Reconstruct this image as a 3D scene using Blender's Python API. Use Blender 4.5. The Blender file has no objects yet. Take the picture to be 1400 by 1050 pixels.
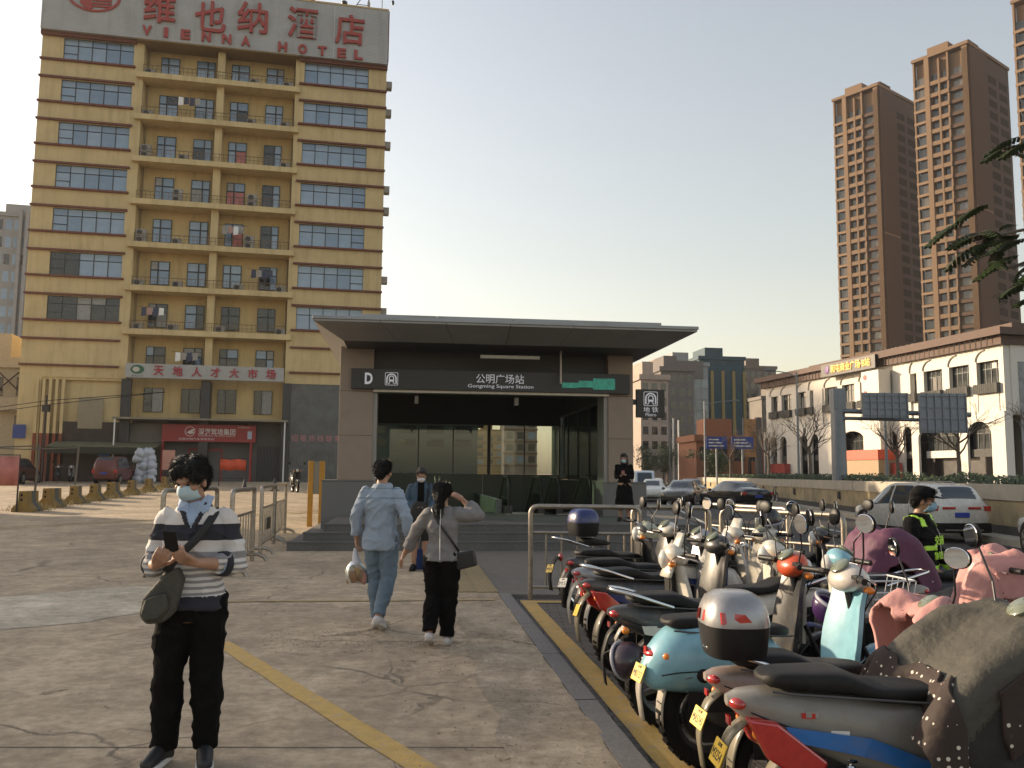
import bpy, bmesh, math, random
from mathutils import Vector as V, Matrix, noise
random.seed(7)
PI = math.pi; R = math.radians
sc = bpy.context.scene
COL = sc.collection
# ---------------------------------------------------------------- camera
F = 1180.0; HORIZON = 648.0; ROLL = R(.5); EYE = 1.62
th = math.atan((HORIZON - 525) / F)
fw = V((0, math.cos(th), math.sin(th))); u0 = V((0, -math.sin(th), math.cos(th))); r0 = V((1, 0, 0))
rt = r0 * math.cos(ROLL) + u0 * math.sin(ROLL); up = u0 * math.cos(ROLL) - r0 * math.sin(ROLL)
cam = bpy.data.cameras.new('camera'); cam_o = bpy.data.objects.new('camera', cam); COL.objects.link(cam_o)
cam.sensor_width = 36; cam.lens = 36 * F / 1400; cam.clip_start = .05; cam.clip_end = 6000
cam_o.matrix_world = Matrix(((rt.x, up.x, -fw.x, 0), (rt.y, up.y, -fw.y, 0), (rt.z, up.z, -fw.z, EYE), (0, 0, 0, 1)))
sc.camera = cam_o
# ---------------------------------------------------------------- sky, sun, exposure
SUN_EL, SUN_AZ = R(15), R(-62)
w = bpy.data.worlds.new('World'); sc.world = w; w.use_nodes = True
nt = w.node_tree; bg = nt.nodes['Background']
sky = nt.nodes.new('ShaderNodeTexSky'); sky.sky_type = 'NISHITA'; sky.sun_disc = False
sky.sun_elevation = SUN_EL; sky.sun_rotation = SUN_AZ; sky.altitude = 50
sky.air_density = 1.5; sky.dust_density = 1.7; sky.ozone_density = 1.2
hs_ = nt.nodes.new('ShaderNodeHueSaturation'); hs_.inputs['Saturation'].default_value = .66
nt.links.new(sky.outputs[0], hs_.inputs['Color']); wb_ = nt.nodes.new('ShaderNodeMix'); wb_.data_type = 'RGBA'; wb_.blend_type = 'MULTIPLY'; wb_.inputs[0].default_value = 1; wb_.inputs[7].default_value = (1, .915, .89, 1); nt.links.new(hs_.outputs[0], wb_.inputs[6]); nt.links.new(wb_.outputs[2], bg.inputs[0]); bg.inputs[1].default_value = .15
sl = bpy.data.lights.new('sun', 'SUN'); sl.energy = 4.2; sl.angle = R(1.0); sl.color = (1, .79, .54)
so = bpy.data.objects.new('sun', sl); COL.objects.link(so)
sd = V((math.sin(SUN_AZ) * math.cos(SUN_EL), math.cos(SUN_AZ) * math.cos(SUN_EL), math.sin(SUN_EL)))
so.rotation_euler = sd.to_track_quat('Z', 'Y').to_euler()
so.location = (-60, 40, 60)
sc.view_settings.view_transform = 'Standard'; sc.view_settings.look = 'None'
sc.view_settings.gamma = 1; sc.view_settings.exposure = 0.82; sc.view_settings.use_curve_mapping = False
sc.cycles.max_bounces = 8; sc.cycles.use_denoising = True
# ---------------------------------------------------------------- helpers
def gz(x, y):                      # forecourt rises gently towards the hotel
    a = max(0, min(1, (-4.6 - x) / 3.0)); a = a * a * (3 - 2 * a)
    return .018 * max(0, min(y, 75) - 20) * a

MATS = {}
def mat(name, c, rough=.6, metal=0, var=.12, scale=6, bump=0, bscale=80, spec=.5, coat=0, dirt=0, dcol=(.12, .1, .08), tr=0, em=None, alpha=1, wave=None, dscale=1.5, streak=0):
    if name in MATS: return MATS[name]
    m = bpy.data.materials.new(name); m.use_nodes = True; MATS[name] = m
    n = m.node_tree.nodes; L = m.node_tree.links; b = n['Principled BSDF']
    b.inputs['Roughness'].default_value = rough; b.inputs['Metallic'].default_value = metal
    b.inputs['Specular IOR Level'].default_value = spec; b.inputs['Coat Weight'].default_value = coat
    b.inputs['Coat Roughness'].default_value = .12
    b.inputs['Base Color'].default_value = (*c, 1)
    if tr: b.inputs['Transmission Weight'].default_value = tr; b.inputs['IOR'].default_value = 1.1
    if em: b.inputs['Emission Color'].default_value = (*em[0], 1); b.inputs['Emission Strength'].default_value = em[1]
    tc = n.new('ShaderNodeTexCoord'); col = None
    if var:
        t = n.new('ShaderNodeTexNoise'); t.inputs['Scale'].default_value = scale; t.inputs['Detail'].default_value = 6; t.inputs['Roughness'].default_value = .65
        L.new(tc.outputs['Object'], t.inputs['Vector'])
        r = n.new('ShaderNodeValToRGB'); r.color_ramp.elements[0].position = .3; r.color_ramp.elements[1].position = .7
        r.color_ramp.elements[0].color = (*[max(0, x * (1 - var)) for x in c], 1); r.color_ramp.elements[1].color = (*[min(1, x * (1 + var)) for x in c], 1)
        L.new(t.outputs['Fac'], r.inputs['Fac']); col = r.outputs['Color']
        mr = n.new('ShaderNodeMapRange'); mr.inputs['To Min'].default_value = max(0, rough - .1); mr.inputs['To Max'].default_value = min(1, rough + .12)
        L.new(t.outputs['Fac'], mr.inputs['Value']); L.new(mr.outputs[0], b.inputs['Roughness'])
    if dirt:
        t2 = n.new('ShaderNodeTexNoise'); t2.inputs['Scale'].default_value = dscale; t2.inputs['Detail'].default_value = 8; t2.inputs['Roughness'].default_value = .7
        if streak:
            mp_ = n.new('ShaderNodeMapping'); mp_.inputs['Scale'].default_value = (1, 1, streak); L.new(tc.outputs['Object'], mp_.inputs['Vector']); L.new(mp_.outputs[0], t2.inputs['Vector'])
        else: L.new(tc.outputs['Object'], t2.inputs['Vector'])
        r2 = n.new('ShaderNodeValToRGB'); r2.color_ramp.elements[0].position = .48; r2.color_ramp.elements[1].position = .72
        r2.color_ramp.elements[0].color = (0, 0, 0, 1); r2.color_ramp.elements[1].color = (dirt, dirt, dirt, 1)
        L.new(t2.outputs['Fac'], r2.inputs['Fac'])
        mx = n.new('ShaderNodeMix'); mx.data_type = 'RGBA'; L.new(r2.outputs['Color'], mx.inputs[0])
        if col: L.new(col, mx.inputs[6])
        else: mx.inputs[6].default_value = (*c, 1)
        mx.inputs[7].default_value = (*dcol, 1); col = mx.outputs[2]
    if col: L.new(col, b.inputs['Base Color'])
    if bump or wave:
        bp = n.new('ShaderNodeBump'); bp.inputs['Strength'].default_value = bump or wave[1]; bp.inputs['Distance'].default_value = .02
        if wave:
            t3 = n.new('ShaderNodeTexWave'); t3.bands_direction = wave[2]; t3.inputs['Scale'].default_value = wave[0]; t3.inputs['Distortion'].default_value = wave[3] if len(wave) > 3 else 0
            L.new(tc.outputs['Object'], t3.inputs['Vector']); L.new(t3.outputs['Fac'], bp.inputs['Height'])
        else:
            t3 = n.new('ShaderNodeTexNoise'); t3.inputs['Scale'].default_value = bscale; t3.inputs['Detail'].default_value = 4
            L.new(tc.outputs['Object'], t3.inputs['Vector']); L.new(t3.outputs['Fac'], bp.inputs['Height'])
        L.new(bp.outputs[0], b.inputs['Normal'])
    return m

class M:
    def __init__(s): s.v = []; s.f = []
    def add(s, vs, fs):
        k = len(s.v); s.v += [tuple(p) for p in vs]; s.f += [tuple(i + k for i in f) for f in fs]; return s
    def box(s, x0, x1, y0, y1, z0, z1):
        return s.add([(x0, y0, z0), (x1, y0, z0), (x1, y1, z0), (x0, y1, z0), (x0, y0, z1), (x1, y0, z1), (x1, y1, z1), (x0, y1, z1)],
                     [(3, 2, 1, 0), (4, 5, 6, 7), (0, 1, 5, 4), (1, 2, 6, 5), (2, 3, 7, 6), (3, 0, 4, 7)])
    def boxm(s, size, mx):
        k = len(s.v); x, y, z = [a / 2 for a in size]; s.box(-x, x, -y, y, -z, z)
        s.v[k:] = [tuple(mx @ V(p)) for p in s.v[k:]]; return s
    def quad(s, *p): return s.add(p, [tuple(range(len(p)))])
    def loft(s, rings, cap=True, closed=True):
        n = len(rings[0]); vs = [p for r in rings for p in r]; fs = []
        for i in range(len(rings) - 1):
            for j in range(n if closed else n - 1):
                a = i * n + j; b = i * n + (j + 1) % n; fs.append((a, b, b + n, a + n))
        if cap and closed: fs.append(tuple(reversed(range(n)))); fs.append(tuple(range((len(rings) - 1) * n, len(rings) * n)))
        return s.add(vs, fs)
    def tube(s, pts, r, n=8, sx=1, cap=True):
        pts = [V(p) for p in pts]; rs = r if isinstance(r, (list, tuple)) else [r] * len(pts); rings = []; a = None
        for i, p in enumerate(pts):
            t = (pts[min(i + 1, len(pts) - 1)] - pts[max(i - 1, 0)])
            if t.length < 1e-9: t = V((0, 0, 1))
            t.normalize()
            if a is None: a = t.orthogonal().normalized() if abs(t.z) > .99 else t.cross(V((0, 0, 1))).normalized()
            a = a - t * a.dot(t)
            a = t.orthogonal().normalized() if a.length < 1e-6 else a.normalized()
            b = t.cross(a)
            rings.append([p + (a * math.cos(2 * PI * j / n) * sx + b * math.sin(2 * PI * j / n)) * rs[i] for j in range(n)])
        return s.loft(rings, cap)
    def cyl(s, p0, p1, r0, r1=None, n=12): return s.tube([p0, p1], [r0, r0 if r1 is None else r1], n)
    def lathe(s, prof, o=(0, 0, 0), ax='z', n=20, cap=True):
        rings = []
        for r, h in prof:
            ring = []
            for j in range(n):
                a = 2 * PI * j / n; c, d = r * math.cos(a), r * math.sin(a)
                p = (c, d, h) if ax == 'z' else ((c, h, -d) if ax == 'y' else (h, c, d))
                ring.append((p[0] + o[0], p[1] + o[1], p[2] + o[2]))
            rings.append(ring)
        return s.loft(rings, cap)
    def ell(s, c, r, nu=14, nv=9, mx=None):
        rings = []
        for i in range(1, nv):
            t = PI * i / nv; rings.append([V((r[0] * math.sin(t) * math.cos(2 * PI * j / nu), r[1] * math.sin(t) * math.sin(2 * PI * j / nu), -r[2] * math.cos(t))) for j in range(nu)])
        rings = [[(mx @ p if mx else p) + V(c) for p in q] for q in rings]
        k = len(s.v); s.loft(rings, False)
        lo = V((0, 0, -r[2])); hi = V((0, 0, r[2]))
        if mx: lo = mx @ lo; hi = mx @ hi
        s.v += [tuple(lo + V(c)), tuple(hi + V(c))]; a = len(s.v) - 2; m = k + (nv - 2) * nu
        for j in range(nu): s.f += [(a, k + (j + 1) % nu, k + j), (a + 1, m + j, m + (j + 1) % nu)]
        return s
    def prism(s, poly, a, b, ax='y'):
        def P(p, t): return (p[0], t, p[1]) if ax == 'y' else ((t, p[0], p[1]) if ax == 'x' else (p[0], p[1], t))
        n = len(poly); ar = sum(poly[i][0] * poly[(i + 1) % n][1] - poly[(i + 1) % n][0] * poly[i][1] for i in range(n))
        if (ar > 0) == (ax == 'y'): poly = poly[::-1]
        return s.loft([[P(p, a) for p in poly], [P(p, b) for p in poly]])
    def torus(s, c, Rr, r, ax='y', n=24, m=8, sy=1):
        return s.lathe_closed([(Rr + r * math.cos(2 * PI * k / m), r * sy * math.sin(2 * PI * k / m)) for k in range(m)], c, ax, n)
    def lathe_closed(s, prof, o, ax, n):
        m = len(prof); vs = []; fs = []
        for j in range(n):
            a = 2 * PI * j / n
            for r, h in prof:
                c, d = r * math.cos(a), r * math.sin(a); p = (c, d, h) if ax == 'z' else ((c, h, -d) if ax == 'y' else (h, c, d))
                vs.append((p[0] + o[0], p[1] + o[1], p[2] + o[2]))
        for j in range(n):
            for k in range(m):
                a = j * m + k; b = j * m + (k + 1) % m; c = ((j + 1) % n) * m + (k + 1) % m; d = ((j + 1) % n) * m + k; fs.append((a, d, c, b))
        return s.add(vs, fs)
    def xf(s, mx):
        s.v = [tuple(mx @ V(p)) for p in s.v]; return s
    def mesh(s, name, m, smooth=None):
        me = bpy.data.meshes.new(name); me.from_pydata(s.v, [], s.f)
        if m: me.materials.append(m)
        if smooth:
            me.polygons.foreach_set('use_smooth', [True] * len(me.polygons)); me.update(); me.set_sharp_from_angle(angle=R(smooth))
        me.update(); return me
    def build(s, name, m, parent=None, smooth=None, bevel=0, loc=None):
        o = bpy.data.objects.new(name, s.mesh(name, m, smooth)); COL.objects.link(o)
        if parent: o.parent = parent
        if loc: o.location = loc
        if bevel:
            b = o.modifiers.new('bevel', 'BEVEL'); b.width = bevel; b.segments = 2; b.limit_method = 'ANGLE'; b.angle_limit = R(40)
        return o

def inst(name, me, parent=None, loc=(0, 0, 0), rot=(0, 0, 0), scale=None):
    o = bpy.data.objects.new(name, me); COL.objects.link(o); o.parent = parent; o.location = loc; o.rotation_euler = rot
    if scale: o.scale = scale
    return o
def tag(o, label, cat, group=None):
    o['label'] = label; o['category'] = cat
    if group: o['group'] = group
    return o
def thing(name, label, cat, loc=(0, 0, 0), rz=0, group=None):
    o = bpy.data.objects.new(name, None); COL.objects.link(o); o.location = loc; o.rotation_euler = (0, 0, R(rz)); o.empty_display_size = .2
    return tag(o, label, cat, group)
def struct(o): o['kind'] = 'structure'; return o
def stuff(o): o['kind'] = 'stuff'; return o
def copy_tree(o, parent=None):
    c = o.copy(); COL.objects.link(c); c.parent = parent
    for ch in o.children: copy_tree(ch, c)
    return c
def text(name, body, size, m, parent=None, loc=(0, 0, 0), rot=(PI / 2, 0, 0), ext=.01, off=0, align='CENTER', fit=None, spacing=1, bev=0):
    cu = bpy.data.curves.new('t', 'FONT'); cu.body = body; cu.size = size; cu.extrude = ext; cu.offset = off; cu.align_x = align; cu.align_y = 'CENTER'; cu.space_character = spacing; cu.resolution_u = 3
    t = bpy.data.objects.new('t', cu); COL.objects.link(t)
    dg = bpy.context.evaluated_depsgraph_get(); me = bpy.data.meshes.new_from_object(t.evaluated_get(dg)); bpy.data.objects.remove(t)
    me.materials.clear(); me.materials.append(m)
    if fit:
        xs = [v.co.x for v in me.vertices]; ys = [v.co.y for v in me.vertices]
        if xs:
            sx = fit[0] / max(1e-6, max(xs) - min(xs)); sy = fit[1] / max(1e-6, max(ys) - min(ys)); cx = (max(xs) + min(xs)) / 2; cy = (max(ys) + min(ys)) / 2
            for v in me.vertices: v.co.x = (v.co.x - cx) * sx; v.co.y = (v.co.y - cy) * sy
    return inst(name, me, parent, loc, rot)
def arc(cx, cy, r, a0, a1, n): return [(cx + r * math.cos(R(a0 + (a1 - a0) * i / n)), cy + r * math.sin(R(a0 + (a1 - a0) * i / n))) for i in range(n + 1)]
def rail(pts, r=.06, n=5):         # round the corners of a polyline
    pts = [V(p) for p in pts]; out = [pts[0]]
    for a, b, c in zip(pts, pts[1:], pts[2:]):
        d1 = (a - b); d2 = (c - b); k = min(r, d1.length * .49, d2.length * .49); p = b + d1.normalized() * k; q = b + d2.normalized() * k
        for i in range(n + 1):
            t = i / n; out.append((1 - t) ** 2 * p + 2 * t * (1 - t) * b + t * t * q)
    out.append(pts[-1]); return out
def se(n, a, b, e=2.5):            # superellipse outline
    o = []
    for i in range(n):
        t = 2 * PI * i / n; c, s = math.cos(t), math.sin(t)
        o.append((a * math.copysign(abs(c) ** (2 / e), c), b * math.copysign(abs(s) ** (2 / e), s)))
    return o
def lerp(a, b, t): return a + (b - a) * t
def cat_interp(keys, x):           # smooth interpolation of rows keyed by first value
    n = len(keys)
    for i in range(n - 1):
        if keys[i][0] <= x <= keys[i + 1][0] + 1e-9:
            k0 = keys[max(i - 1, 0)]; k1 = keys[i]; k2 = keys[i + 1]; k3 = keys[min(i + 2, n - 1)]
            d = k2[0] - k1[0]; t = (x - k1[0]) / d if d else 0; out = []
            for j in range(1, len(k1)):
                m1 = (k2[j] - k0[j]) / max(1e-6, k2[0] - k0[0]) * d; m2 = (k3[j] - k1[j]) / max(1e-6, k3[0] - k1[0]) * d
                t2 = t * t; t3 = t2 * t
                out.append((2 * t3 - 3 * t2 + 1) * k1[j] + (t3 - 2 * t2 + t) * m1 + (-2 * t3 + 3 * t2) * k2[j] + (t3 - t2) * m2)
            return out
    return list(keys[-1][1:] if x > keys[0][0] else keys[0][1:])
# ---------------------------------------------------------------- shared materials
steel = mat('brushed steel', (.36, .32, .27), .42, .9, .2, 14, dirt=.3, dcol=(.12, .09, .06), dscale=5)
chrome = mat('chrome', (.75, .75, .75), .12, 1, 0)
black = mat('black plastic', (.01, .01, .011), .5, 0, .2, 30, spec=.3)
rubber = mat('tyre rubber', (.009, .0085, .0085), .85, 0, .25, 40, .3, 200, spec=.2, dirt=.22, dcol=(.09, .08, .065), dscale=6)
dkmetal = mat('dark metal', (.05, .05, .055), .4, .8, .2, 20)
glassdk = mat('dark window glass', (.03, .04, .05), .06, 0, 0, spec=.9)
mirror = mat('mirror glass', (.9, .9, .9), .03, 1, 0)
white = mat('white paint', (.75, .74, .71), .4, 0, .06, 5, dirt=.12)
yplate = mat('yellow plate', (.75, .5, .04), .45, 0, .1, 20)
redlens = mat('red lens', (.42, .02, .015), .15, 0, .15, 30, spec=.8, coat=.6)
amber = mat('amber lens', (.75, .22, .02), .2, 0, .1, 20, spec=.8)
# ================================================================ ground, road, parking
def concrete(name, base, crack=1.0, lightpatch=.25, scale=.45, rough=.85):
    m = bpy.data.materials.new(name); m.use_nodes = True; n = m.node_tree.nodes; L = m.node_tree.links; b = n['Principled BSDF']
    tc = n.new('ShaderNodeTexCoord')
    def nz(s, d=8, r=.65, dist=0):
        t = n.new('ShaderNodeTexNoise'); t.inputs['Scale'].default_value = s; t.inputs['Detail'].default_value = d; t.inputs['Roughness'].default_value = r; t.inputs['Distortion'].default_value = dist
        L.new(tc.outputs['Object'], t.inputs['Vector']); return t
    def ramp(src, p0, p1, c0, c1):
        r = n.new('ShaderNodeValToRGB'); r.color_ramp.elements[0].position = p0; r.color_ramp.elements[1].position = p1
        r.color_ramp.elements[0].color = (*c0, 1); r.color_ramp.elements[1].color = (*c1, 1); L.new(src, r.inputs['Fac']); return r.outputs['Color']
    def mixc(f, a, c, mode='MIX', fac=None):
        x = n.new('ShaderNodeMix'); x.data_type = 'RGBA'; x.blend_type = mode
        if fac is None: L.new(f, x.inputs[0])
        else: x.inputs[0].default_value = fac
        L.new(a, x.inputs[6]); L.new(c, x.inputs[7]); return x.outputs[2]
    big = nz(scale, 6, .6, .8); fine = nz(9, 10, .75); spk = nz(120, 3, .6); mid = nz(2.2, 9, .7, .4)
    c = ramp(big.outputs['Fac'], .3, .72, [x * .72 for x in base], [min(1, x * (1 + lightpatch)) for x in base])
    c = mixc(None, c, ramp(mid.outputs['Fac'], .32, .7, (.55, .53, .5), (1.22, 1.21, 1.19)), 'MULTIPLY', .75)
    c = mixc(None, c, ramp(fine.outputs['Fac'], .3, .7, (.5, .49, .47), (1.3, 1.3, 1.3)), 'MULTIPLY', .75)
    c = mixc(None, c, ramp(spk.outputs['Fac'], .35, .65, (.7, .7, .7), (1.15, 1.15, 1.15)), 'MULTIPLY', .5)
    hgt = None
    if crack:
        wn = n.new('ShaderNodeTexNoise'); wn.inputs['Scale'].default_value = .9; wn.inputs['Detail'].default_value = 7; L.new(tc.outputs['Object'], wn.inputs['Vector'])
        ad = n.new('ShaderNodeVectorMath'); ad.operation = 'MULTIPLY_ADD'; ad.inputs[1].default_value = (1.1, 1.1, 0); L.new(wn.outputs['Color'], ad.inputs[0]); L.new(tc.outputs['Object'], ad.inputs[2])
        vo = n.new('ShaderNodeTexVoronoi'); vo.feature = 'DISTANCE_TO_EDGE'; vo.inputs['Scale'].default_value = .42; L.new(ad.outputs[0], vo.inputs['Vector'])
        gate = ramp(nz(.55, 3).outputs['Fac'], .44, .6, (0, 0, 0), (1, 1, 1))
        cr = ramp(vo.outputs['Distance'], .0012, .007, (1, 1, 1), (0, 0, 0))
        mu = n.new('ShaderNodeMath'); mu.operation = 'MULTIPLY'; L.new(cr, mu.inputs[0]); L.new(gate, mu.inputs[1])
        dk = n.new('ShaderNodeRGB'); dk.outputs[0].default_value = (*[x * .35 for x in base], 1)
        c = mixc(mu.outputs[0], c, dk.outputs[0])
        # spalled broken patches
        sp = ramp(nz(1.3, 12, .85, 1.8).outputs['Fac'], .6, .66, (0, 0, 0), (1, 1, 1)); dk2 = n.new('ShaderNodeRGB'); dk2.outputs[0].default_value = (*[x * .7 for x in base], 1)
        c = mixc(sp, c, dk2.outputs[0]); hgt = (mu.outputs[0], sp)
    L.new(c, b.inputs['Base Color']); b.inputs['Roughness'].default_value = rough; b.inputs['Specular IOR Level'].default_value = .3
    bp = n.new('ShaderNodeBump'); bp.inputs['Strength'].default_value = .5; bp.inputs['Distance'].default_value = .012; L.new(fine.outputs['Fac'], bp.inputs['Height'])
    last = bp
    if hgt:
        for h in hgt:
            b2 = n.new('ShaderNodeBump'); b2.invert = True; b2.inputs['Strength'].default_value = .9; b2.inputs['Distance'].default_value = .015
            L.new(h, b2.inputs['Height']); L.new(last.outputs[0], b2.inputs['Normal']); last = b2
    L.new(last.outputs[0], b.inputs['Normal']); return m
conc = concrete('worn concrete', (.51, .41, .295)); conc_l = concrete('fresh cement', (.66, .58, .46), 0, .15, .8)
conc_e = concrete('edge cement', (.47, .39, .29), 1, .2, .9)
asph = concrete('asphalt', (.075, .07, .066), 0, .3, .3, .8); dirtm = concrete('dry soil', (.14, .12, .09), 0)
def xk(y): return -.14 + (11.73 - y) * .1142
def sheet(name, f, xs, ys, z, m):   # grid sheet; f maps (u,y)->x
    q = M(); nx = len(xs)
    vs = []
    for y in ys:
        for u in xs:
            x = f(u, y); vs.append((x, y, z(x, y)))
    q.add(vs, [(j * nx + i, j * nx + i + 1, (j + 1) * nx + i + 1, (j + 1) * nx + i) for j in range(len(ys) - 1) for i in range(nx - 1)])
    return struct(q.build(name, m, smooth=60))
rng = lambda a, b, n: [a + (b - a) * i / n for i in range(n + 1)]
sheet('ground', lambda u, y: u, [-1500, -80, 80, 1500], [-400, -60, 120, 2500], lambda x, y: -.16, dirtm)
us = [-80, -60, -40, -30, -22, -16, -12] + rng(-10, -4.6, 9) + [-3, -1.5, 0]
def plz(u, y): return lerp(-80, xk(min(y, 30)), (u + 80) / 80) if u > -4.7 else u
sheet('plaza', lambda u, y: u if u < -4 else lerp(-4, xk(min(y, 30)), (u + 4) / 4), us, rng(-8, 20, 14) + rng(24, 90, 16), gz, conc)
sheet('road', lambda u, y: u, [-6, 4, 20, 45], rng(-20, 220, 12), lambda x, y: -.1, asph)
def xroad(y): return 4.7 + (y - 14) * .1
sheet('pavement', lambda u, y: lerp(xk(y) + .002, xroad(y), u), rng(0, 1, 6), [11.95, 13, 15, 18, 22, 26, 40], lambda x, y: -.004, mat('grey paving', (.15, .135, .115), .8, 0, .2, 5, .4, 60, dirt=.4))
kerbm = mat('granite kerb', (.19, .18, .17), .7, 0, .22, 30, .3, 120, dirt=.35)
q = M(); q.add([(xk(11.95), 11.95, -.1), (xroad(11.95), 11.95, -.1), (xroad(11.95), 11.95, -.004), (xk(11.95), 11.95, -.004)], [(0, 1, 2, 3)]); q.add([(xroad(y), y, z) for y in (11.95, 40) for z in (-.1, -.004)], [(0, 2, 3, 1)])
struct(q.build('pavement_edge', kerbm))
pm = bpy.data.materials.new('brick pavers'); pm.use_nodes = True
n_ = pm.node_tree.nodes; L_ = pm.node_tree.links; b_ = n_['Principled BSDF']; br = n_.new('ShaderNodeTexBrick'); tc_ = n_.new('ShaderNodeTexCoord'); L_.new(tc_.outputs['Object'], br.inputs['Vector'])
br.inputs['Scale'].default_value = 1; br.inputs['Brick Width'].default_value = .24; br.inputs['Row Height'].default_value = .12; br.inputs['Mortar Size'].default_value = .006
br.inputs['Color1'].default_value = (.11, .1, .09, 1); br.inputs['Color2'].default_value = (.16, .14, .12, 1); br.inputs['Mortar'].default_value = (.03, .028, .026, 1)
L_.new(br.outputs['Color'], b_.inputs['Base Color']); b_.inputs['Roughness'].default_value = .8; bp_ = n_.new('ShaderNodeBump'); bp_.inputs['Distance'].default_value = .01; bp_.invert = True; L_.new(br.outputs['Fac'], bp_.inputs['Height']); L_.new(bp_.outputs[0], b_.inputs['Normal'])
sheet('parking_strip', lambda u, y: lerp(xk(y) + .16, 8.2, u), [0, .3, .6, 1], [-4, 2, 6, 9, 11.94], lambda x, y: -.06, pm)
# kerb stones, one by one, and the raw cement edge beside them
kr = struct(bpy.data.objects.new('kerb', None)); COL.objects.link(kr)
kd = V((-.1134, .9935, 0)); ka = math.atan2(kd.y, kd.x)
kst = M().box(0, .79, -.08, .08, -.12, .006).mesh('kerb_stone', kerbm)
for i in range(19):
    y = -3.1 + i * .8 * .9935; inst('kerb_stone', kst, kr, (xk(y) + .085, y, random.uniform(-.004, .004)), (random.uniform(-.008, .008), 0, ka + random.uniform(-.006, .006)))
def strip(name, pts, wdt, m, z=.005, jit=0, segs=24):
    q = M(); vs = []; P = [V((*p, 0)) for p in pts]
    for a, b in zip(P, P[1:]):
        d = (b - a).normalized(); nn = V((-d.y, d.x, 0))
        for i in range(segs + 1):
            p = a.lerp(b, i / segs)
            for s_ in (1, -1):
                w_ = wdt / 2 + (noise.noise((p * 2.3) + V((0, 0, s_ * 9))) * jit); e = p + nn * s_ * w_; vs.append((e.x, e.y, gz(e.x, e.y) + z))
    q.add(vs, [(2 * i, 2 * i + 1, 2 * i + 3, 2 * i + 2) for i in range(len(vs) // 2 - 1)]); return struct(q.build(name, m))
def wornpaint(name, c, under, amt=.5):
    m = mat(name, c, .75, 0, .15, 9, .4, 70); n = m.node_tree.nodes; L = m.node_tree.links; b = n['Principled BSDF']
    src = b.inputs['Base Color'].links[0].from_socket; tc = n.new('ShaderNodeTexCoord'); t = n.new('ShaderNodeTexNoise'); t.inputs['Scale'].default_value = 11; t.inputs['Detail'].default_value = 9; t.inputs['Roughness'].default_value = .8
    L.new(tc.outputs['Object'], t.inputs['Vector']); r = n.new('ShaderNodeValToRGB'); r.color_ramp.elements[0].position = amt; r.color_ramp.elements[1].position = amt + .1; L.new(t.outputs['Fac'], r.inputs['Fac'])
    x = n.new('ShaderNodeMix'); x.data_type = 'RGBA'; L.new(r.outputs['Color'], x.inputs[0]); L.new(src, x.inputs[6]); x.inputs[7].default_value = (*under, 1); L.new(x.outputs[2], b.inputs['Base Color']); return m
ylw = wornpaint('yellow line paint', (.55, .36, .11), (.42, .34, .25), .53); ylf = wornpaint('faded yellow paint', (.42, .3, .13), (.3, .26, .2), .5)
strip('edge_cement', [(xk(11) - .32, 11), (xk(2) - .32, 2)], .62, conc_e, .004, .09, 40)
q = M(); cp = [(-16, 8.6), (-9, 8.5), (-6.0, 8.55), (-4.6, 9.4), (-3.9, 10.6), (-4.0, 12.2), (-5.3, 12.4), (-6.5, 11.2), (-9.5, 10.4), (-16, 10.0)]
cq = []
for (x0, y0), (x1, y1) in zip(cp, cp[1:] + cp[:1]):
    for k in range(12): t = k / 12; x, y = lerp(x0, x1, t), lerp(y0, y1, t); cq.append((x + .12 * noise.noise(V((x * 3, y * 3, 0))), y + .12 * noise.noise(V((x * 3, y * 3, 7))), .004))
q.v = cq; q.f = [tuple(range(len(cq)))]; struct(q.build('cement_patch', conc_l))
strip('yellow_line', [(-2.75, 8.42), (-.35, 4.75)], .17, ylw, .006, .015)
strip('yellow_line', [(-4.6, 10.9), (-.2, 11.35)], .1, ylf, .008, .02)
strip('yellow_line', [(-14, 22.6), (-7, 31), (-2.5, 60)], .14, ylf, .006); strip('yellow_line', [(-14.4, 22.9), (-7.4, 31.3), (-2.9, 60)], .14, ylf, .006)
strip('yellow_line', [(xk(11.55) + .36, 11.55), (xk(2.5) + .36, 2.5)], .2, ylw, -.052, .012)
strip('yellow_line', [(xk(11.6) + .26, 11.62), (5.2, 11.62)], .18, ylw, -.05, .012)
lanew = wornpaint('white lane paint', (.55, .54, .5), (.08, .08, .08), .55)
for i in range(7): strip('lane_marking', [(9.2 + i * .55, 14 + i * 6.5), (9.45 + i * .55, 17 + i * 6.5)], .14, lanew, -.092, 0, 2)
strip('lane_marking', [(xroad(14) + .3, 14), (xroad(60) + 1, 60)], .14, lanew, -.092, 0, 2)
strip('lane_marking', [(12.2, 12), (15.9, 52)], .14, ylf, -.092, 0, 2)
# tactile tiles in front of the railing
tp = struct(bpy.data.objects.new('tactile_paving', None)); COL.objects.link(tp); tq = M().box(-.145, .145, -.145, .145, 0, .012)
for k in range(4): tq.box(-.13, .13, -.115 + k * .067, -.085 + k * .067, .012, .017)
tme = tq.mesh('tactile_tile', mat('tactile yellow', (.3, .23, .12), .75, 0, .2, 8, dirt=.3))
for i in range(14):
    for j in range(2): inst('tile', tme, tp, (-.62 - i * .035 + j * .3, 12.2 + i * .3, .0), (0, 0, ka))
jnt = mat('joint filler', (.19, .155, .115), .9, 0, .4, 8)
for a_, b_ in (((-16, 13.6), (-.3, 13.35)), ((-16, 4.9), (.62, 5.35)), ((-16, 18.6), (-5, 18.4)), ((-30, 26), (-6.4, 25.2)), ((-30, 34), (-6.4, 33))): strip('slab_joint', [a_, b_], .016, jnt, .003, .007, 60)
q = M(); rn = random.Random(12)
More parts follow.
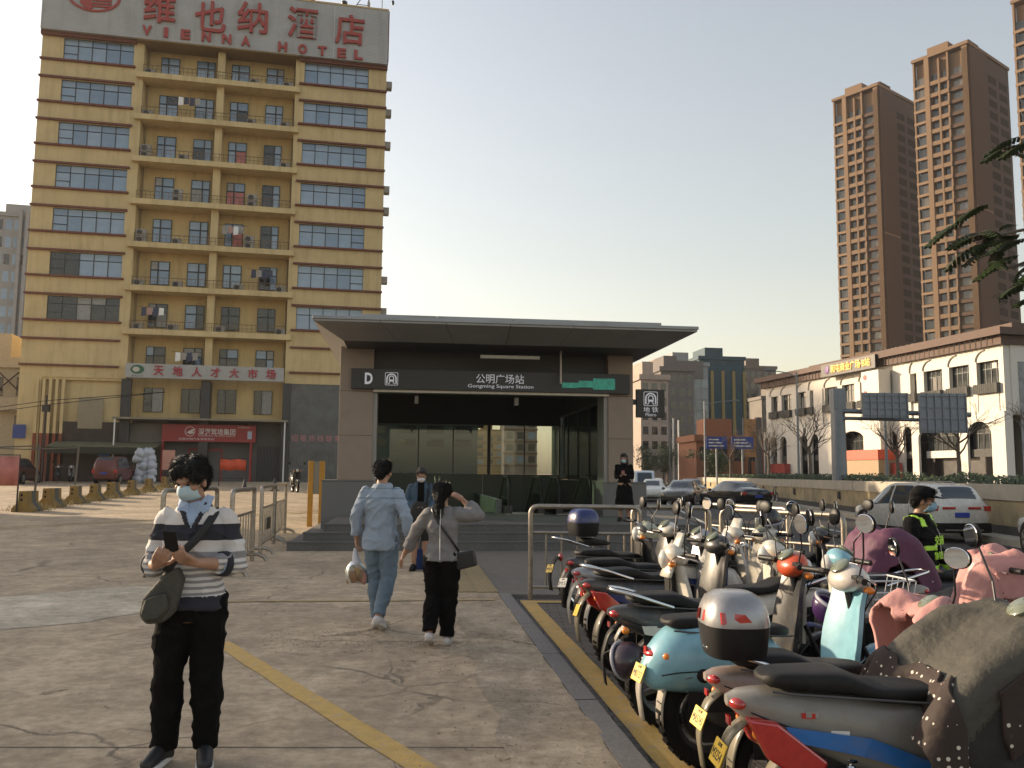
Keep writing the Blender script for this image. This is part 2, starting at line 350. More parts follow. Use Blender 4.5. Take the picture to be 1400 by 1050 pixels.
for k in range(1500):
    t_ = rn.random()
    if rn.random() < .5: x, y = xk(11.5 - 8.5 * t_) - abs(rn.gauss(.0, .55)) - .02, 11.5 - 8.5 * t_
    else: x, y = -2.4 + 2.6 * t_, 8.55 + rn.gauss(0, .3)
    s_ = rn.uniform(.003, .011); a = rn.random() * 6; c_, d_ = math.cos(a) * s_, math.sin(a) * s_; q.add([(x + c_, y + d_, .004), (x - d_, y + c_, .004), (x - c_, y - d_, .004), (x + d_, y - c_, .004), (x + c_ * .2, y + d_ * .3, .004 + s_ * .9)], [(0, 1, 4), (1, 2, 4), (2, 3, 4), (3, 0, 4)])
stuff(tag(q.build('loose_gravel', conc_e), 'loose grit and small stones scattered over the broken concrete', 'gravel'))
# pothole-like broken slab edge: real lip
lip = M()
for k in range(46):
    x = -2.2 + k * .05; y = 8.55 + .12 * noise.noise(V((k * .22, 1, 0))) + .05 * noise.noise(V((k * .9, 4, 0)))
    lip.v += [(x, y, .003), (x, y + .05, .016 + .006 * noise.noise(V((k * .7, 0, 3)))), (x, y + .22, .002)]
for k in range(45):
    for j in range(2): a = k * 3 + j; lip.f.append((a, a + 3, a + 4, a + 1))
struct(lip.build('broken_slab_edge', conc, smooth=30))
# ================================================================ hotel
HA = 12; hd = V((math.cos(R(HA)), math.sin(R(HA)), 0)); HO = V((-22.86, 66, 0)) - hd * 13.7
hotel = thing('hotel_building', 'tall yellow hotel block with red ledges, blue window bands and central balconies', 'building', HO, HA)
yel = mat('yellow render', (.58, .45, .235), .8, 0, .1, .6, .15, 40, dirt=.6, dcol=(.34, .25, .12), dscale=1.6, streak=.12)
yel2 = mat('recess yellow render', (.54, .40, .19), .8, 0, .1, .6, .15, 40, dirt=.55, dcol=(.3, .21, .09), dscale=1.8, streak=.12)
redl = mat('brown red ledge', (.155, .05, .032), .7, 0, .25, 3, dirt=.3)
frm = mat('window frame', (.03, .037, .042), .4, .3, .1, 10)
bl = [mat('blue pane %d' % i, c, .08, 0, .12, 1.2, spec=.8) for i, c in enumerate([(.22, .31, .42), (.165, .25, .36), (.25, .34, .45)])]
pdark = mat('unlit pane', (.018, .022, .026), .1, 0, .3, 2, spec=.7); pcurt = mat('curtained pane', (.26, .26, .25), .3, 0, .25, 4)
SH = 3.37; ZW0, ZW1 = 29.68, 31.46; BASE = .6
q = M()
for x0, x1, wx0, wx1 in ((0, 7.35, 1.53, 6.6), (18.9, 26.2, 19.6, 24.74)):
    q.box(x0, x1, .34, 13.5, BASE, 35.3)                      # core behind the windows
    q.box(x0, wx0, 0, .34, 8.5 if x0 else .6, 35.3); q.box(wx1, x1, 0, .34, 8.5, 35.3)
    zt = 35.3
    for k in range(-1, 6):
        z0, z1 = ZW0 - k * SH, ZW1 - k * SH; q.box(wx0, wx1, .001, .34, z1, zt); zt = z0
    q.box(wx0, wx1, .001, .34, 8.5, zt)
q.box(7.35, 18.9, 1.3, 13.5, BASE, 35.3)
q.build('wall', yel, hotel)
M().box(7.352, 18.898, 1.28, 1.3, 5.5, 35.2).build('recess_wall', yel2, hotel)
M().box(-.02, 26.22, -.02, 13.6, 35.3, 35.5).build('roof', mat('roof concrete', (.3, .27, .22), .9), hotel)
for x0, x1 in ((-.06, 6.78), (19.22, 26.26)):
    for k in range(-1, 8):
        for z in (ZW1 + .04 - k * SH, ZW0 - .16 - k * SH):
            if k == -1 and z > 34: M().box(x0, x1, -.3, 0, z - .05, z + .35).build('ledge', redl, hotel)
            elif z > 9: M().box(x0, x1, -.22, 0, z, z + .14).build('ledge', redl, hotel)
pane_cache = {}
def pane(w_, h_, m):
    k = (round(w_, 3), round(h_, 3), m.name)
    if k not in pane_cache: pane_cache[k] = M().box(-w_ / 2, w_ / 2, -.008, .008, -h_ / 2, h_ / 2).mesh('pane', m)
    return pane_cache[k]
def window(parent, x0, x1, z0, z1, y, cols, rows, m, t=.05, pick=None, flip=0, name='window'):
    t = max(t, .055)
    q = M(); xs = [lerp(x0, x1, c) for c in cols]; zs = [lerp(z0, z1, c) for c in rows]
    for i, x in enumerate(xs): q.box(x - t / 2 + (t / 2 if i == 0 else 0), x + t / 2 - (t / 2 if i == len(xs) - 1 else 0), y - .05, y + .05, z0, z1)
    for i, z in enumerate(zs): q.box(x0 + .002, x1 - .002, y - .045, y + .045, max(z - t / 2, z0 + .001), min(z + t / 2, z1 - .001))
    w_ = q.build(name, frm, parent)
    for i in range(len(xs) - 1):
        for j in range(len(zs) - 1):
            mm = pick(i, j) if pick else m
            inst('pane', pane(xs[i + 1] - xs[i] - t * .6, zs[j + 1] - zs[j] - t * .6, mm), w_, ((xs[i] + xs[i + 1]) / 2, y, (zs[j] + zs[j + 1]) / 2), (random.gauss(0, .006), 0, random.gauss(0, .008)))
    return w_
C5 = [0, .2, .4, .6, .8, 1]
for k in range(-1, 6):
    z0, z1 = ZW0 - k * SH + .02, ZW1 - k * SH
    def pk(i, j):
        if k == 4 and i < 2: return pdark
        if k == 5: return random.choice([pdark, pdark, bl[0], pcurt]) if i < 4 else pdark
        return random.choice(bl) if random.random() > .04 else pcurt
    w1_ = window(hotel, 1.53, 6.6, z0, z1, .17, C5, [0, .68, 1], None, pick=pk)
    M().box(1.55, 2.52, .105, .12, z0 + .5, z0 + .55).build('sash_bar', frm, w1_)
    w2_ = window(hotel, 19.6, 24.74, z0, z1, .17, C5, [0, .66, 1], None, pick=lambda i, j: random.choice(bl))
    M().box(23.72, 24.7, .105, .12, z0 + .5, z0 + .55).build('sash_bar', frm, w2_)
BX = [(8.42, 9.82), (11.13, 12.53), (13.82, 15.21), (16.56, 17.93)]
navy_ = mat('laundry navy', (.05, .06, .1), .9); mat('pink board_', (.4, .25, .22), .9); acb = mat('air conditioner casing', (.3, .28, .25), .6, 0, .15, 5, dirt=.5); acf = mat('fan grille', (.05, .05, .05), .6)
def air_con(parent, x, y, z):
    a = M().box(x - .38, x + .38, y - .15, y + .15, z, z + .52).build('air_conditioner', acb, parent)
    g = M(); g.lathe([(.19, 0), (.2, -.02)], (x - .1, y - .15, z + .26), 'y', 14)
    for k in range(4): g.box(x - .3, x + .1, y - .185, y - .172, z + .1 + k * .1, z + .115 + k * .1)
    g.build('fan_grille', acf, a)
for k in range(-1, 8):
    zb = 29.54 - k * SH if k > -1 else 33.0
    if k == 7: zb = 6.12
    h_ = 1.86 if k > -1 else 1.55
    for i, (a, b) in enumerate(BX):
        def pb(ii, j):
            if (k, i, ii, j) in ((2, 2, 0, 0), (2, 2, 1, 0), (3, 2, 1, 0), (1, 2, 1, 0)): return mat('red poster pane', (.42, .13, .12), .4, 0, .5, 2.5)
            if k >= 5: return random.choice([pdark, pdark, bl[1], pcurt])
            if k >= 1 and i == 3 and ii == 0: return pdark
            return random.choice(bl) if random.random() > .1 else random.choice([pcurt, pdark])
        if k == 7: window(hotel, a, b, zb, zb + h_, 1.2, [0, .42, 1], [0, 1], None, .05, pb)
        else: window(hotel, a, b, zb, zb + h_, 1.2, [0, .4 if i % 2 == 0 else .6, 1], [0, .62, 1], None, .1, pb)
    if k < 7:
        zs = 32.1 - (k + 1) * SH
        if zs > 9.2:
            M().box(6.95, 19.28, -.42, 1.29, zs, zs + .42).build('balcony_slab', yel, hotel)
        q = M(); zr = zs + .42
        q.box(7.36, 18.89, -.3, -.26, zr + .62, zr + .66); q.box(7.36, 18.89, -.29, -.27, zr + .34, zr + .36)
        for j in range(36): q.box(7.4 + j * .328, 7.425 + j * .328, -.29, -.27, zr, zr + .62)
        q.build('railing', mat('rusty railing', (.16, .11, .06), .7, .3, .3, 4), hotel)
        for xx, n_ac in {-1: [(7.8, 1), (15.7, 1), (18.3, 1)], 0: [(7.8, 1), (15.6, 1), (18.2, 1)], 1: [(7.8, 2), (10.6, 1), (18.3, 1)], 2: [(10.3, 2), (15.9, 2)], 3: [(7.8, 2), (10.4, 1), (15.8, 2)], 4: [(7.8, 1), (10.6, 1), (15.1, 1), (18.3, 1)], 5: [(7.9, 1), (10.4, 1), (13.9, 1), (18.4, 1)], 6: [(10.1, 1)]}[k]:
            for j in range(n_ac): air_con(hotel, xx, .25, zr + .02 + j * .56)
M().box(12.86, 13.41, .1, 1.28, 8.5, 35.2).build('pillar', yel, hotel)
for x in (7.5, 12.7, 18.75):
    q = M(); q.cyl((x, 1.2, 9.5), (x, 1.2, 35), .055, n=8); q.build('drain_pipe', mat('stained pipe', (.28, .22, .13), .7, 0, .3, .6), hotel)
for x, k in ((9.0, 5), (14.6, 3), (10.9, 0), (16.9, 4), (11.6, 6)):
    z_ = 32.1 - (k + 1) * SH + .42; q = M(); q.tube([(x - 1.1, -.2, z_ + 1.75), (x, -.2, z_ + 1.68), (x + 1.1, -.2, z_ + 1.75)], .012, 4); ln = q.build('clothes_line', dkmetal, hotel)
    for i in range(4): a = x - .8 + i * .42; M().add([(a, -.21, z_ + 1.7), (a + .34, -.2, z_ + 1.69), (a + .36, -.24, z_ + 1.05 + .1 * (i % 2)), (a - .03, -.19, z_ + 1.0 + .1 * (i % 2))], [(0, 1, 2, 3)]).build('laundry', random.choice([white, navy_, MATS['pink board_'], acb]), ln)
# lower storeys
dkst = mat('dark stone cladding', (.035, .035, .037), .4, 0, .2, 4); shut = mat('grey shutter', (.13, .125, .12), .6, .3, .1, 3, 0, wave=(6, .5, 'Z'))
brnd = mat('dark brown render', (.06, .045, .038), .85, 0, .3, 1.5); pinkp = mat('pink print', (.5, .2, .22), .6)
for x0, x1 in ((7.05, 7.75), (12.75, 13.4), (18.8, 19.36)): M().box(x0, x1, -.1, 1.2 if x0 == 12.75 else .2, .6, 8.5).build('stone_column', dkst, hotel)
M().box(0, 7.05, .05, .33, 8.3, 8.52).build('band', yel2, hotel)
M().box(2.86, 7.0, .0, .3, .6, 5.2).build('dark_wall', brnd, hotel)
M().box(4.15, 5.85, -.04, -.002, 4.7, 7.0).build('grey_panel', mat('dusty grey panel', (.3, .25, .17), .8, dirt=.3), hotel)
for k in range(5):
    x = 1.2 + k * .44; M().box(x, x + .2, -.18, .03, 4.3, 8.3).build('pilaster', yel, hotel); M().box(x, x + .2, -.182, .03, .8, 4.3).build('pilaster', mat('red pilaster paint', (.22, .06, .03), .8, 0, .25, 3), hotel)
M().box(1.15, 7, .02, .3, .6, 4.3).build('dark_wall', brnd, hotel)
M().box(7.75, 18.8, .9, 1.27, .6, 5.45).build('shop_wall', shut, hotel)
M().box(7.3, 10.2, .55, .9, .6, 5.2).build('shop_shutter', mat('shop grey panel', (.16, .15, .13), .7), hotel)
M().box(6.8, 19.3, -1.4, .85, 5.42, 5.55).build('shop_canopy', mat('canopy sheet', (.26, .22, .16), .7, 0, .2, 2), hotel)
for x in (7.0, 19.1): M().cyl((x, -1.3, .7), (x, -1.3, 5.42), .05).build('canopy_post', white, hotel)
q = M()
for k in range(16): q.box(16.98 + k * .11, 17.03 + k * .11, .84, .9, .7, 3.6)
q.build('shop_grille', dkmetal, hotel)
q = M(); q.box(11.9, 12.0, .8, .9, .8, 3.3); q.box(14.3, 14.4, .8, .9, .8, 3.3); q.box(11.9, 14.4, .8, .9, 3.2, 3.35); q.box(13.1, 13.2, .82, .9, .8, 3.2)
q.build('shop_door', mat('red door frame', (.3, .03, .025), .5), hotel)
q = M(); q.box(19.38, 26.2, .06, .33, .6, 8.5); gl_ = q.build('glass_front', mat('ribbed grey glazing', (.09, .095, .095), .35, 0, .35, 1.2, 0, wave=(2.2, .9, 'X', .6), dirt=.4, dscale=.7), hotel)
for i, ch in enumerate('招租热线联系电话'): text('lettering', ch, .62, pinkp, gl_, (19.8 + i * .66, .04, 4.25), ext=.004, fit=(.5, .5))
for x, z in ((26.2, 33.6), (26.2, 31.2), (26.2, 28.4), (26.2, 24.6), (26.2, 22.8), (26.2, 17), (26.2, 14.4)): M().box(x, x + .5, .5, 1.2, z, z + .55).build('air_conditioner', acb, hotel)
# rooftop sign: corrugated boards, red characters
hs = thing('rooftop_sign', 'large pale corrugated rooftop sign with red hotel characters on yellow block', 'sign', HO, HA)
bm_ = mat('corrugated sign sheet', (.38, .38, .37), .55, .1, .1, .5, 0, wave=(2.6, .45, 'Z', .15), dirt=.4, dcol=(.2, .18, .15), dscale=1.2, streak=.15)
for i in range(6): M().box(i * 4.37 + .004, (i + 1) * 4.37 - .004, -.62, -.32, 35.1, 39.72).build('board', bm_, hs)
M().box(-.02, 26.24, -.66, -.3, 39.72, 39.85).build('top_trim', yel2, hs); M().box(26.2, 26.3, -.6, 3, 35.4, 39.7).build('side_trim', redl, hs)
M().box(6.8, 19.2, -.6, 1.2, 34.98, 35.1).build('soffit', mat('sign soffit', (.2, .13, .05), .8), hs)
lred = mat('red sign letters', (.33, .045, .035), .5, 0, .1, 3)
for ch, x, z in zip('维也纳酒店', (8.45, 12.25, 15.45, 19.35, 23.1), (37.75, 37.45, 37.75, 37.8, 37.65)): text('character', ch, 2.6, lred, hs, (x, -.72, z), ext=.09, off=.035, fit=(2.35, 2.55))
for ch, x in zip('VIENNA', (7.6, 9.0, 10.45, 12.0, 13.55, 15.0)): text('letter', ch, .8, lred, hs, (x, -.7, 35.75), ext=.06, off=.035, fit=(.7 if ch != 'I' else .3, .8))
for ch, x in zip('HOTEL', (17.85, 19.4, 20.95, 22.5, 23.85)): text('letter', ch, .8, lred, hs, (x, -.7, 35.6), ext=.06, off=.035, fit=(.7, .8))
q = M()                                                        # oval emblem: ring with a hand and a fan of lines
E0 = (3.65, 38.15)
for k in range(40):
    a0, a1 = 2 * PI * k / 40, 2 * PI * (k + 1) / 40
    p = [(E0[0] + rx * math.cos(a), E0[1] + rz * math.sin(a)) for rx, rz in ((1.95, 1.35), (1.75, 1.2)) for a in (a0, a1)]
    q.add([(x, -.72, z) for x, z in p] + [(x, -.62, z) for x, z in p], [(0, 1, 3, 2), (0, 1, 5, 4), (2, 3, 7, 6)])
q.prism([(2.4, 39.2), (2.9, 39.3), (3.0, 38.0), (3.5, 37.7), (3.6, 37.1), (3.3, 36.85), (2.7, 37.4), (2.6, 38.1)], -.72, -.62)
for k in range(7): q.prism([(3.55, 37.2 + k * .24), (4.9, 37.25 + k * .24), (4.95, 37.4 + k * .24), (3.6, 37.33 + k * .24)], -.71, -.62)
q.build('emblem', lred, hs)
for x in (17.4, 20.0, 22.6): M().lathe([(.02, 0), (.22, .03), (.26, .2), (.2, .3)], (x, -.5, 39.85)).build('flood_lamp', dkmetal, hs)
an = thing('antenna_mast', 'thin lattice antenna mast on the right end of the hotel roof', 'antenna', HO + hd * 24.6 + V((0, 0, 0)), HA)
q = M(); q.cyl((0, .5, 35.5), (0, .5, 42.5), .06); q.cyl((-1.4, .5, 39.85), (0, .5, 42.2), .035); q.cyl((-1, .5, 40.6), (0, .5, 40.6), .03); q.build('mast', dkmetal, an)
M().box(-.12, .12, .3, .5, 40, 40.8).build('panel_antenna', acb, an); M().box(-.12, .12, .3, .5, 41.4, 42.2).build('panel_antenna', acb, an); M().box(-.3, .05, .2, .5, 39.85, 40.3).build('equipment_box', white, an)
q = M(); q.tube(rail([(1.1, .3, 39.8), (1.1, .3, 41.4), (2.0, .3, 41.3)], .1), .03); q.build('arm', dkmetal, an); M().ell((2.0, .3, 41.0), (.12, .12, .22)).build('dome_camera', dkmetal, an)
# banner sign over the second floor
bs = thing('job_market_sign', 'long pale sign with seven red characters and green oval emblem across yellow block', 'sign', HO, HA)
for i in range(4): M().box(7.42 + i * 2.86, 7.42 + (i + 1) * 2.86 - .006, -.75, -.5, 8.55, 9.62).build('panel', mat('pale sign panel', (.36, .36, .345), .5, 0, .06, 1, dirt=.15), bs)
for i, ch in enumerate('天地人才大市场'): text('character', ch, .8, mat('crimson sign letters', (.36, .03, .05), .5), bs, (9.75 + i * 1.36, -.8, 9.12 - i * .004), ext=.03, off=.015, fit=(.72, .74))
gm = mat('dark green emblem', (.03, .12, .07), .5); q = M(); q.lathe([(.4, 0), (.42, .03)], (0, 0, 0), 'y', 28); q.xf(Matrix.Translation((8.25, -.79, 9.17)) @ Matrix.Diagonal((1.15, 1, .8, 1))); em = q.build('emblem', gm, bs)
q = M(); q.lathe([(.22, 0), (.23, .02)], (0, 0, 0), 'y', 24); q.xf(Matrix.Translation((8.17, -.8, 9.17)) @ Matrix.Diagonal((1.1, 1, .85, 1))); q.build('emblem_eye', mat('cream', (.5, .46, .38), .6), em)
text('caption', '天地人才', .2, gm, bs, (8.25, -.76, 8.68), ext=.004, fit=(.8, .13))
# red driving school sign
rs = thing('driving_school_sign', 'red shop sign with white lettering on the hotel ground floor', 'sign', HO, HA)
M().box(10.1, 16.9, -.2, .5, 3.85, 5.15).build('board', mat('red sign board', (.28, .025, .025), .45, 0, .08, 1), rs)
wl = mat('white lettering', (.6, .58, .56), .5); text('characters', '深港驾培集团', .6, wl, rs, (14.05, -.21, 4.62), ext=.006, off=.006, fit=(2.7, .5))
text('caption', 'SHENGANG DRIVING GROUP', .14, wl, rs, (14.05, -.21, 4.3), ext=.004, fit=(2.7, .09)); text('caption', '全国文明汽车驾驶学校', .2, wl, rs, (12.6, -.21, 4.05), ext=.004, fit=(2.6, .17)); text('caption', '公明报名处', .14, wl, rs, (16, -.21, 4.98), ext=.004, fit=(.9, .11))
q = M(); q.lathe_closed([(.33, 0), (.37, 0), (.37, .01), (.33, .01)], (12.1, -.215, 4.62), 'y', 26); q.prism([(11.85, 4.55), (12.2, 4.75), (12.55, 4.85), (12.3, 4.65), (12.4, 4.5), (12.1, 4.42)], -.215, -.205); q.build('logo', wl, rs)
q = M(); q.box(16.3, 16.62, -.212, -.2, 4.1, 4.7); q.build('portrait_panel', mat('pale blue print', (.35, .4, .5), .5), rs)
M().box(10.1, 10.25, -.15, .5, .85, 3.85).build('side_frame', MATS['red door frame'], rs); M().box(16.5, 16.65, -.15, .5, .85, 3.85).build('side_frame', MATS['red door frame'], rs)
# ================================================================ metro entrance
def glass_mat(name, tint, gl=.14, rough=.03, dirt=.25):
    m = bpy.data.materials.new(name); m.use_nodes = True; n = m.node_tree.nodes; L = m.node_tree.links; n.remove(n['Principled BSDF']); out = n['Material Output']
    t = n.new('ShaderNodeBsdfTransparent'); t.inputs[0].default_value = (*tint, 1); g = n.new('ShaderNodeBsdfGlossy'); g.inputs['Roughness'].default_value = rough; g.inputs['Color'].default_value = (.9, .95, .92, 1)
    fr = n.new('ShaderNodeFresnel'); fr.inputs[0].default_value = 1.5; ad = n.new('ShaderNodeMath'); ad.inputs[1].default_value = gl * .5; L.new(fr.outputs[0], ad.inputs[0])
    mx = n.new('ShaderNodeMixShader'); L.new(ad.outputs[0], mx.inputs[0]); L.new(t.outputs[0], mx.inputs[1]); L.new(g.outputs[0], mx.inputs[2])
    d = n.new('ShaderNodeBsdfDiffuse'); d.inputs[0].default_value = (.2, .2, .18, 1); tc = n.new('ShaderNodeTexCoord'); nz = n.new('ShaderNodeTexNoise'); nz.inputs['Scale'].default_value = 1.4; nz.inputs['Detail'].default_value = 7; L.new(tc.outputs['Object'], nz.inputs['Vector'])
    r = n.new('ShaderNodeMapRange'); r.inputs['From Min'].default_value = .4; r.inputs['From Max'].default_value = .75; r.inputs['To Max'].default_value = dirt; L.new(nz.outputs['Fac'], r.inputs['Value'])
    m2 = n.new('ShaderNodeMixShader'); L.new(r.outputs[0], m2.inputs[0]); L.new(mx.outputs[0], m2.inputs[1]); L.new(d.outputs[0], m2.inputs[2]); L.new(m2.outputs[0], out.inputs['Surface']); MATS[name] = m; return m
gclear = glass_mat('clear glazing', (.74, .8, .77), .02, .03, .03); gside = glass_mat('green side glazing', (.42, .54, .48), .2, .04, .1)
MO = V((-4.88, 22.4, 0)); MA = 7
metro = thing('metro_entrance', 'grey metro station entrance with flat overhanging canopy, granite plinths and glass sides', 'metro entrance', MO, MA)
gran = mat('speckled granite', (.155, .15, .145), .6, 0, .35, 60, .1, 90, dirt=.2); grand = mat('granite steps', (.12, .115, .11), .7, 0, .22, 25, .15, 90, dirt=.45, dcol=(.06, .055, .05), dscale=.9)
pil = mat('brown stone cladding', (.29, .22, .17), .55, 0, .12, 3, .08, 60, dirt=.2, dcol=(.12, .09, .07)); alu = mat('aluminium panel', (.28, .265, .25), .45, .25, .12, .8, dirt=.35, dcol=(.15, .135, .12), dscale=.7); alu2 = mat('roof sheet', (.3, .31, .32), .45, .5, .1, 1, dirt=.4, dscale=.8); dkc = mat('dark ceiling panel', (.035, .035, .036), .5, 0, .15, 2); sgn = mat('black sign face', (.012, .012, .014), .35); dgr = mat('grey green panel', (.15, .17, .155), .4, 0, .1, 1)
# steps: each tread its own slabs
PZ = .515
for i, (x0, y0, z0, z1, yb) in enumerate(((-.27, -4.37, -.12, .17, 3.4), (.02, -4.05, .17, .343, -3.4), (.42, -3.73, .343, .50, -3.0))):
    st = M().box(x0, 8.75, y0 + .02, yb, z0, z1).build('step', grand, metro)
    for k in range(8):
        a = x0 - .012 + k * (8.77 - x0) / 8; M().box(a, a + (8.77 - x0) / 8 - .006, y0, y0 + .36, z1 - .006, z1 + .014).build('tread_slab', grand, st)
fl = M().box(.42, 8.75, -3.36, 2.6, .17, PZ - .02).build('platform', grand, metro)
pt = M().box(-.008, 1.02, -.008, .57, -.02, .003)
for i in range(8):
    for j in range(9): M().box(.43 + i * 1.04, .43 + i * 1.04 + 1.03, -3.35 + j * .64, -3.35 + j * .64 + .632, PZ - .02, PZ).build('floor_tile', grand, fl)
# plinths and pillars
for x0, x1, p0, p1 in ((0, 1.3, .38, 1.25), (7.4, 8.6, 7.56, 8.25)):
    pl = M().box(x0, x1, 0, 1.1, .0, 1.40).build('plinth', gran, metro, bevel=.008); M().box(x0 - .02, x1 + .02, -.02, 1.12, 1.40, 1.43).build('coping', gran, pl)
    pc = M().box(p0 + .01, p1 - .01, .06, .99, 1.43, 4.92).build('pillar', dkc, metro)
    for k in range(3): M().box(p0, p1, .04, 1.0, 1.432 + k * 1.16, 1.432 + (k + 1) * 1.16 - .008).build('cladding_panel', pil, pc, bevel=.006)
M().box(1.25, 1.36, .1, .9, .5, 3.82).build('jamb', alu, metro); M().box(7.45, 7.56, .1, .9, .5, 3.82).build('jamb', alu, metro)
for sx, x in ((1, .55), (-1, 8.05)):
    M().box(x - .1, x + .1, 1.0, 12, .0, 1.43).build('side_plinth', gran, metro)
    for k in range(6):
        y = 1.05 + k * 1.83; M().box(x - .008, x + .008, y, y + 1.81, 1.44, 3.8).build('glass_pane', gside, metro); M().box(x - .04, x + .04, y - .03, y + .01, 1.43, 3.8).build('mullion', dkmetal, metro)
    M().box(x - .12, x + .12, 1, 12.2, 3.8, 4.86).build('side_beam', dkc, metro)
# canopy: sloped fascia panels, flat soffit, roof edge, upper roof
T = (-.11, 9.31, -2.2, 13.2, 5.2); B = (.55, 8.62, -1.4, 12.4, 4.86)
def facp(a0, a1, b0, b1): return M().add([a0, a1, b1, b0] + [tuple(V(p) + V((0, 0, .05))) for p in (a0, a1, b1, b0)], [(0, 1, 2, 3), (4, 7, 6, 5), (0, 4, 5, 1), (1, 5, 6, 2), (2, 6, 7, 3), (3, 7, 4, 0)])
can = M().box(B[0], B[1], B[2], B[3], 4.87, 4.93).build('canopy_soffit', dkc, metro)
n_p = 6
for k in range(n_p):
    t0, t1 = k / n_p + .0008, (k + 1) / n_p - .0008
    facp((lerp(B[0], B[1], t0), B[2], B[4]), (lerp(B[0], B[1], t1), B[2], B[4]), (lerp(T[0], T[1], t0), T[2], T[4]), (lerp(T[0], T[1], t1), T[2], T[4])).build('fascia_panel', alu, can)
    for X in (0, 1): facp((B[X], lerp(B[2], B[3], t0), B[4]), (B[X], lerp(B[2], B[3], t1), B[4]), (T[X], lerp(T[2], T[3], t0), T[4]), (T[X], lerp(T[2], T[3], t1), T[4])).build('fascia_panel', alu, can)
M().box(T[0] - .03, T[1] + .03, T[2] - .03, T[3], 5.25, 5.33).build('roof_edge', alu2, can, bevel=.01)
for k in range(4): M().box(.9 + k * 1.95, .9 + (k + 1) * 1.95 - .012, -1.2, 12.6, 5.33, 5.58).build('roof_panel', alu2, can)
# sign fascia
M().box(1.1, 7.6, .25, .6, 3.82, 4.87).build('lintel', dkc, metro)
sb = M().box(.68, 8.12, -.14, .24, 3.8, 4.33).build('sign_box', sgn, metro, bevel=.006); M().box(1.25, 7.56, -.05, .3, 3.73, 3.8).build('sign_trim', steel, metro)
sw = mat('sign white', (.62, .62, .66), .4, em=((.8, .8, .9), .12))
text('letter', 'D', .36, sw, sb, (1.13, -.146, 4.07), ext=.004, off=.012, fit=(.2, .3))
def metro_logo(parent, x, y, z, s):
    g = M(); W_ = lambda pts: g.prism([(x + a * s, z + b * s) for a, b in pts], y - .004, y)
    def band(p, q_):
        for k in range(len(p) - 1): W_([p[k], p[k + 1], q_[k + 1], q_[k]])
    def rr(h, r): return [pt for cx, cy, a in ((h - r, h - r, 0), (-h + r, h - r, 90), (-h + r, -h + r, 180), (h - r, -h + r, 270)) for pt in arc(cx, cy, r, a, a + 90, 4)]
    o_, i_ = rr(.5, .1), rr(.46, .08); band(o_ + o_[:1], i_ + i_[:1])
    U = lambda r, b: [(r, b)] + arc(0, .02, r, 0, 180, 12) + [(-r, b)]
    band(U(.4, -.38), U(.3, -.38))
    band([(.2, -.18)] + arc(0, .06, .2, 0, 180, 8) + [(-.2, -.18)], [(.13, -.02)] + arc(0, .06, .13, 0, 180, 8) + [(-.13, -.02)])
    W_([(-.2, -.2), (.2, -.2), (.2, -.06), (-.2, -.06)]); W_([(-.14, -.22), (-.07, -.22), (-.19, -.4), (-.27, -.4)]); W_([(.14, -.22), (.07, -.22), (.19, -.4), (.27, -.4)])
    g.build('metro_emblem', sw, parent)
metro_logo(sb, 1.72, -.141, 4.07, .34)
text('characters', '公明广场站', .3, sw, sb, (4.58, -.146, 4.13), ext=.004, fit=(1.28, .25)); text('lettering', 'Gongming Square Station', .13, sw, sb, (4.6, -.146, 3.92), ext=.003, fit=(1.75, .12))
led = mat('green led panel', (.02, .16, .12), .5, 0, .7, 9, em=((.1, .6, .42), .1))
for x0, x1, z0, z1 in ((6.25, 6.7, 3.93, 4.07), (6.7, 7.1, 3.95, 4.13), (7.1, 7.7, 3.9, 4.2)): M().box(x0, x1, -.158, -.142, z0, z1).build('led_panel', led, sb)
lt = M().box(4.0, 5.55, -.75, -.63, 4.6, 4.68).build('linear_lamp', mat('lamp tube casing', (.5, .47, .4), .5), metro)
for x in (4.3, 5.2): M().cyl((x, -.69, 4.68), (x, -.69, 4.87), .012).build('lamp_rod', dkmetal, lt)
M().cyl((6.15, -.5, 4.87), (6.15, -.5, 4.0), .03).build('conduit', steel, metro)
# interior: back glazing, end wall, ceiling, hanging cameras
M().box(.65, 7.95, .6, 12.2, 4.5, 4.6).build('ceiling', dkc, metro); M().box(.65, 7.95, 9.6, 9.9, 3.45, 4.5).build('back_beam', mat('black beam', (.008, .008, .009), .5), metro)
for k in range(5): M().box(.65 + k * 1.46, .65 + (k + 1) * 1.46 - .01, 9.7, 9.78, -3, 1.6).build('end_panel', dgr, metro)
xs_ = (.65, 2.6, 3.9, 5.25, 6.6, 7.95)
for a, b in zip(xs_, xs_[1:]): M().box(a + .02, b - .02, 9.72, 9.74, 1.62, 3.45).build('glass_pane', gclear, metro)
for i, x in enumerate(xs_): w_ = .06 if i == 3 else .02; M().box(x - w_, x + w_, 9.68, 9.8, 1.6, 3.45).build('mullion', dkmetal, metro)
for x in (2.4, 5.2):
    hc = M().cyl((x, 1.3, 4.5), (x, 1.3, 3.75), .015).build('hanging_camera', steel, metro); M().box(x - .05, x + .05, 1.15, 1.4, 3.55, 3.75).build('camera_body', white, hc)
M().box(3.6, 5.2, 1.4, 1.5, 4.4, 4.46).build('linear_lamp', white, metro)
for k in range(16): M().box(1.3, 4.7, 2.6 + k * .3, 2.93 + k * .3, .2 - (k + 1) * .165 - .3, PZ - (k + 1) * .165).build('stair', grand, metro)
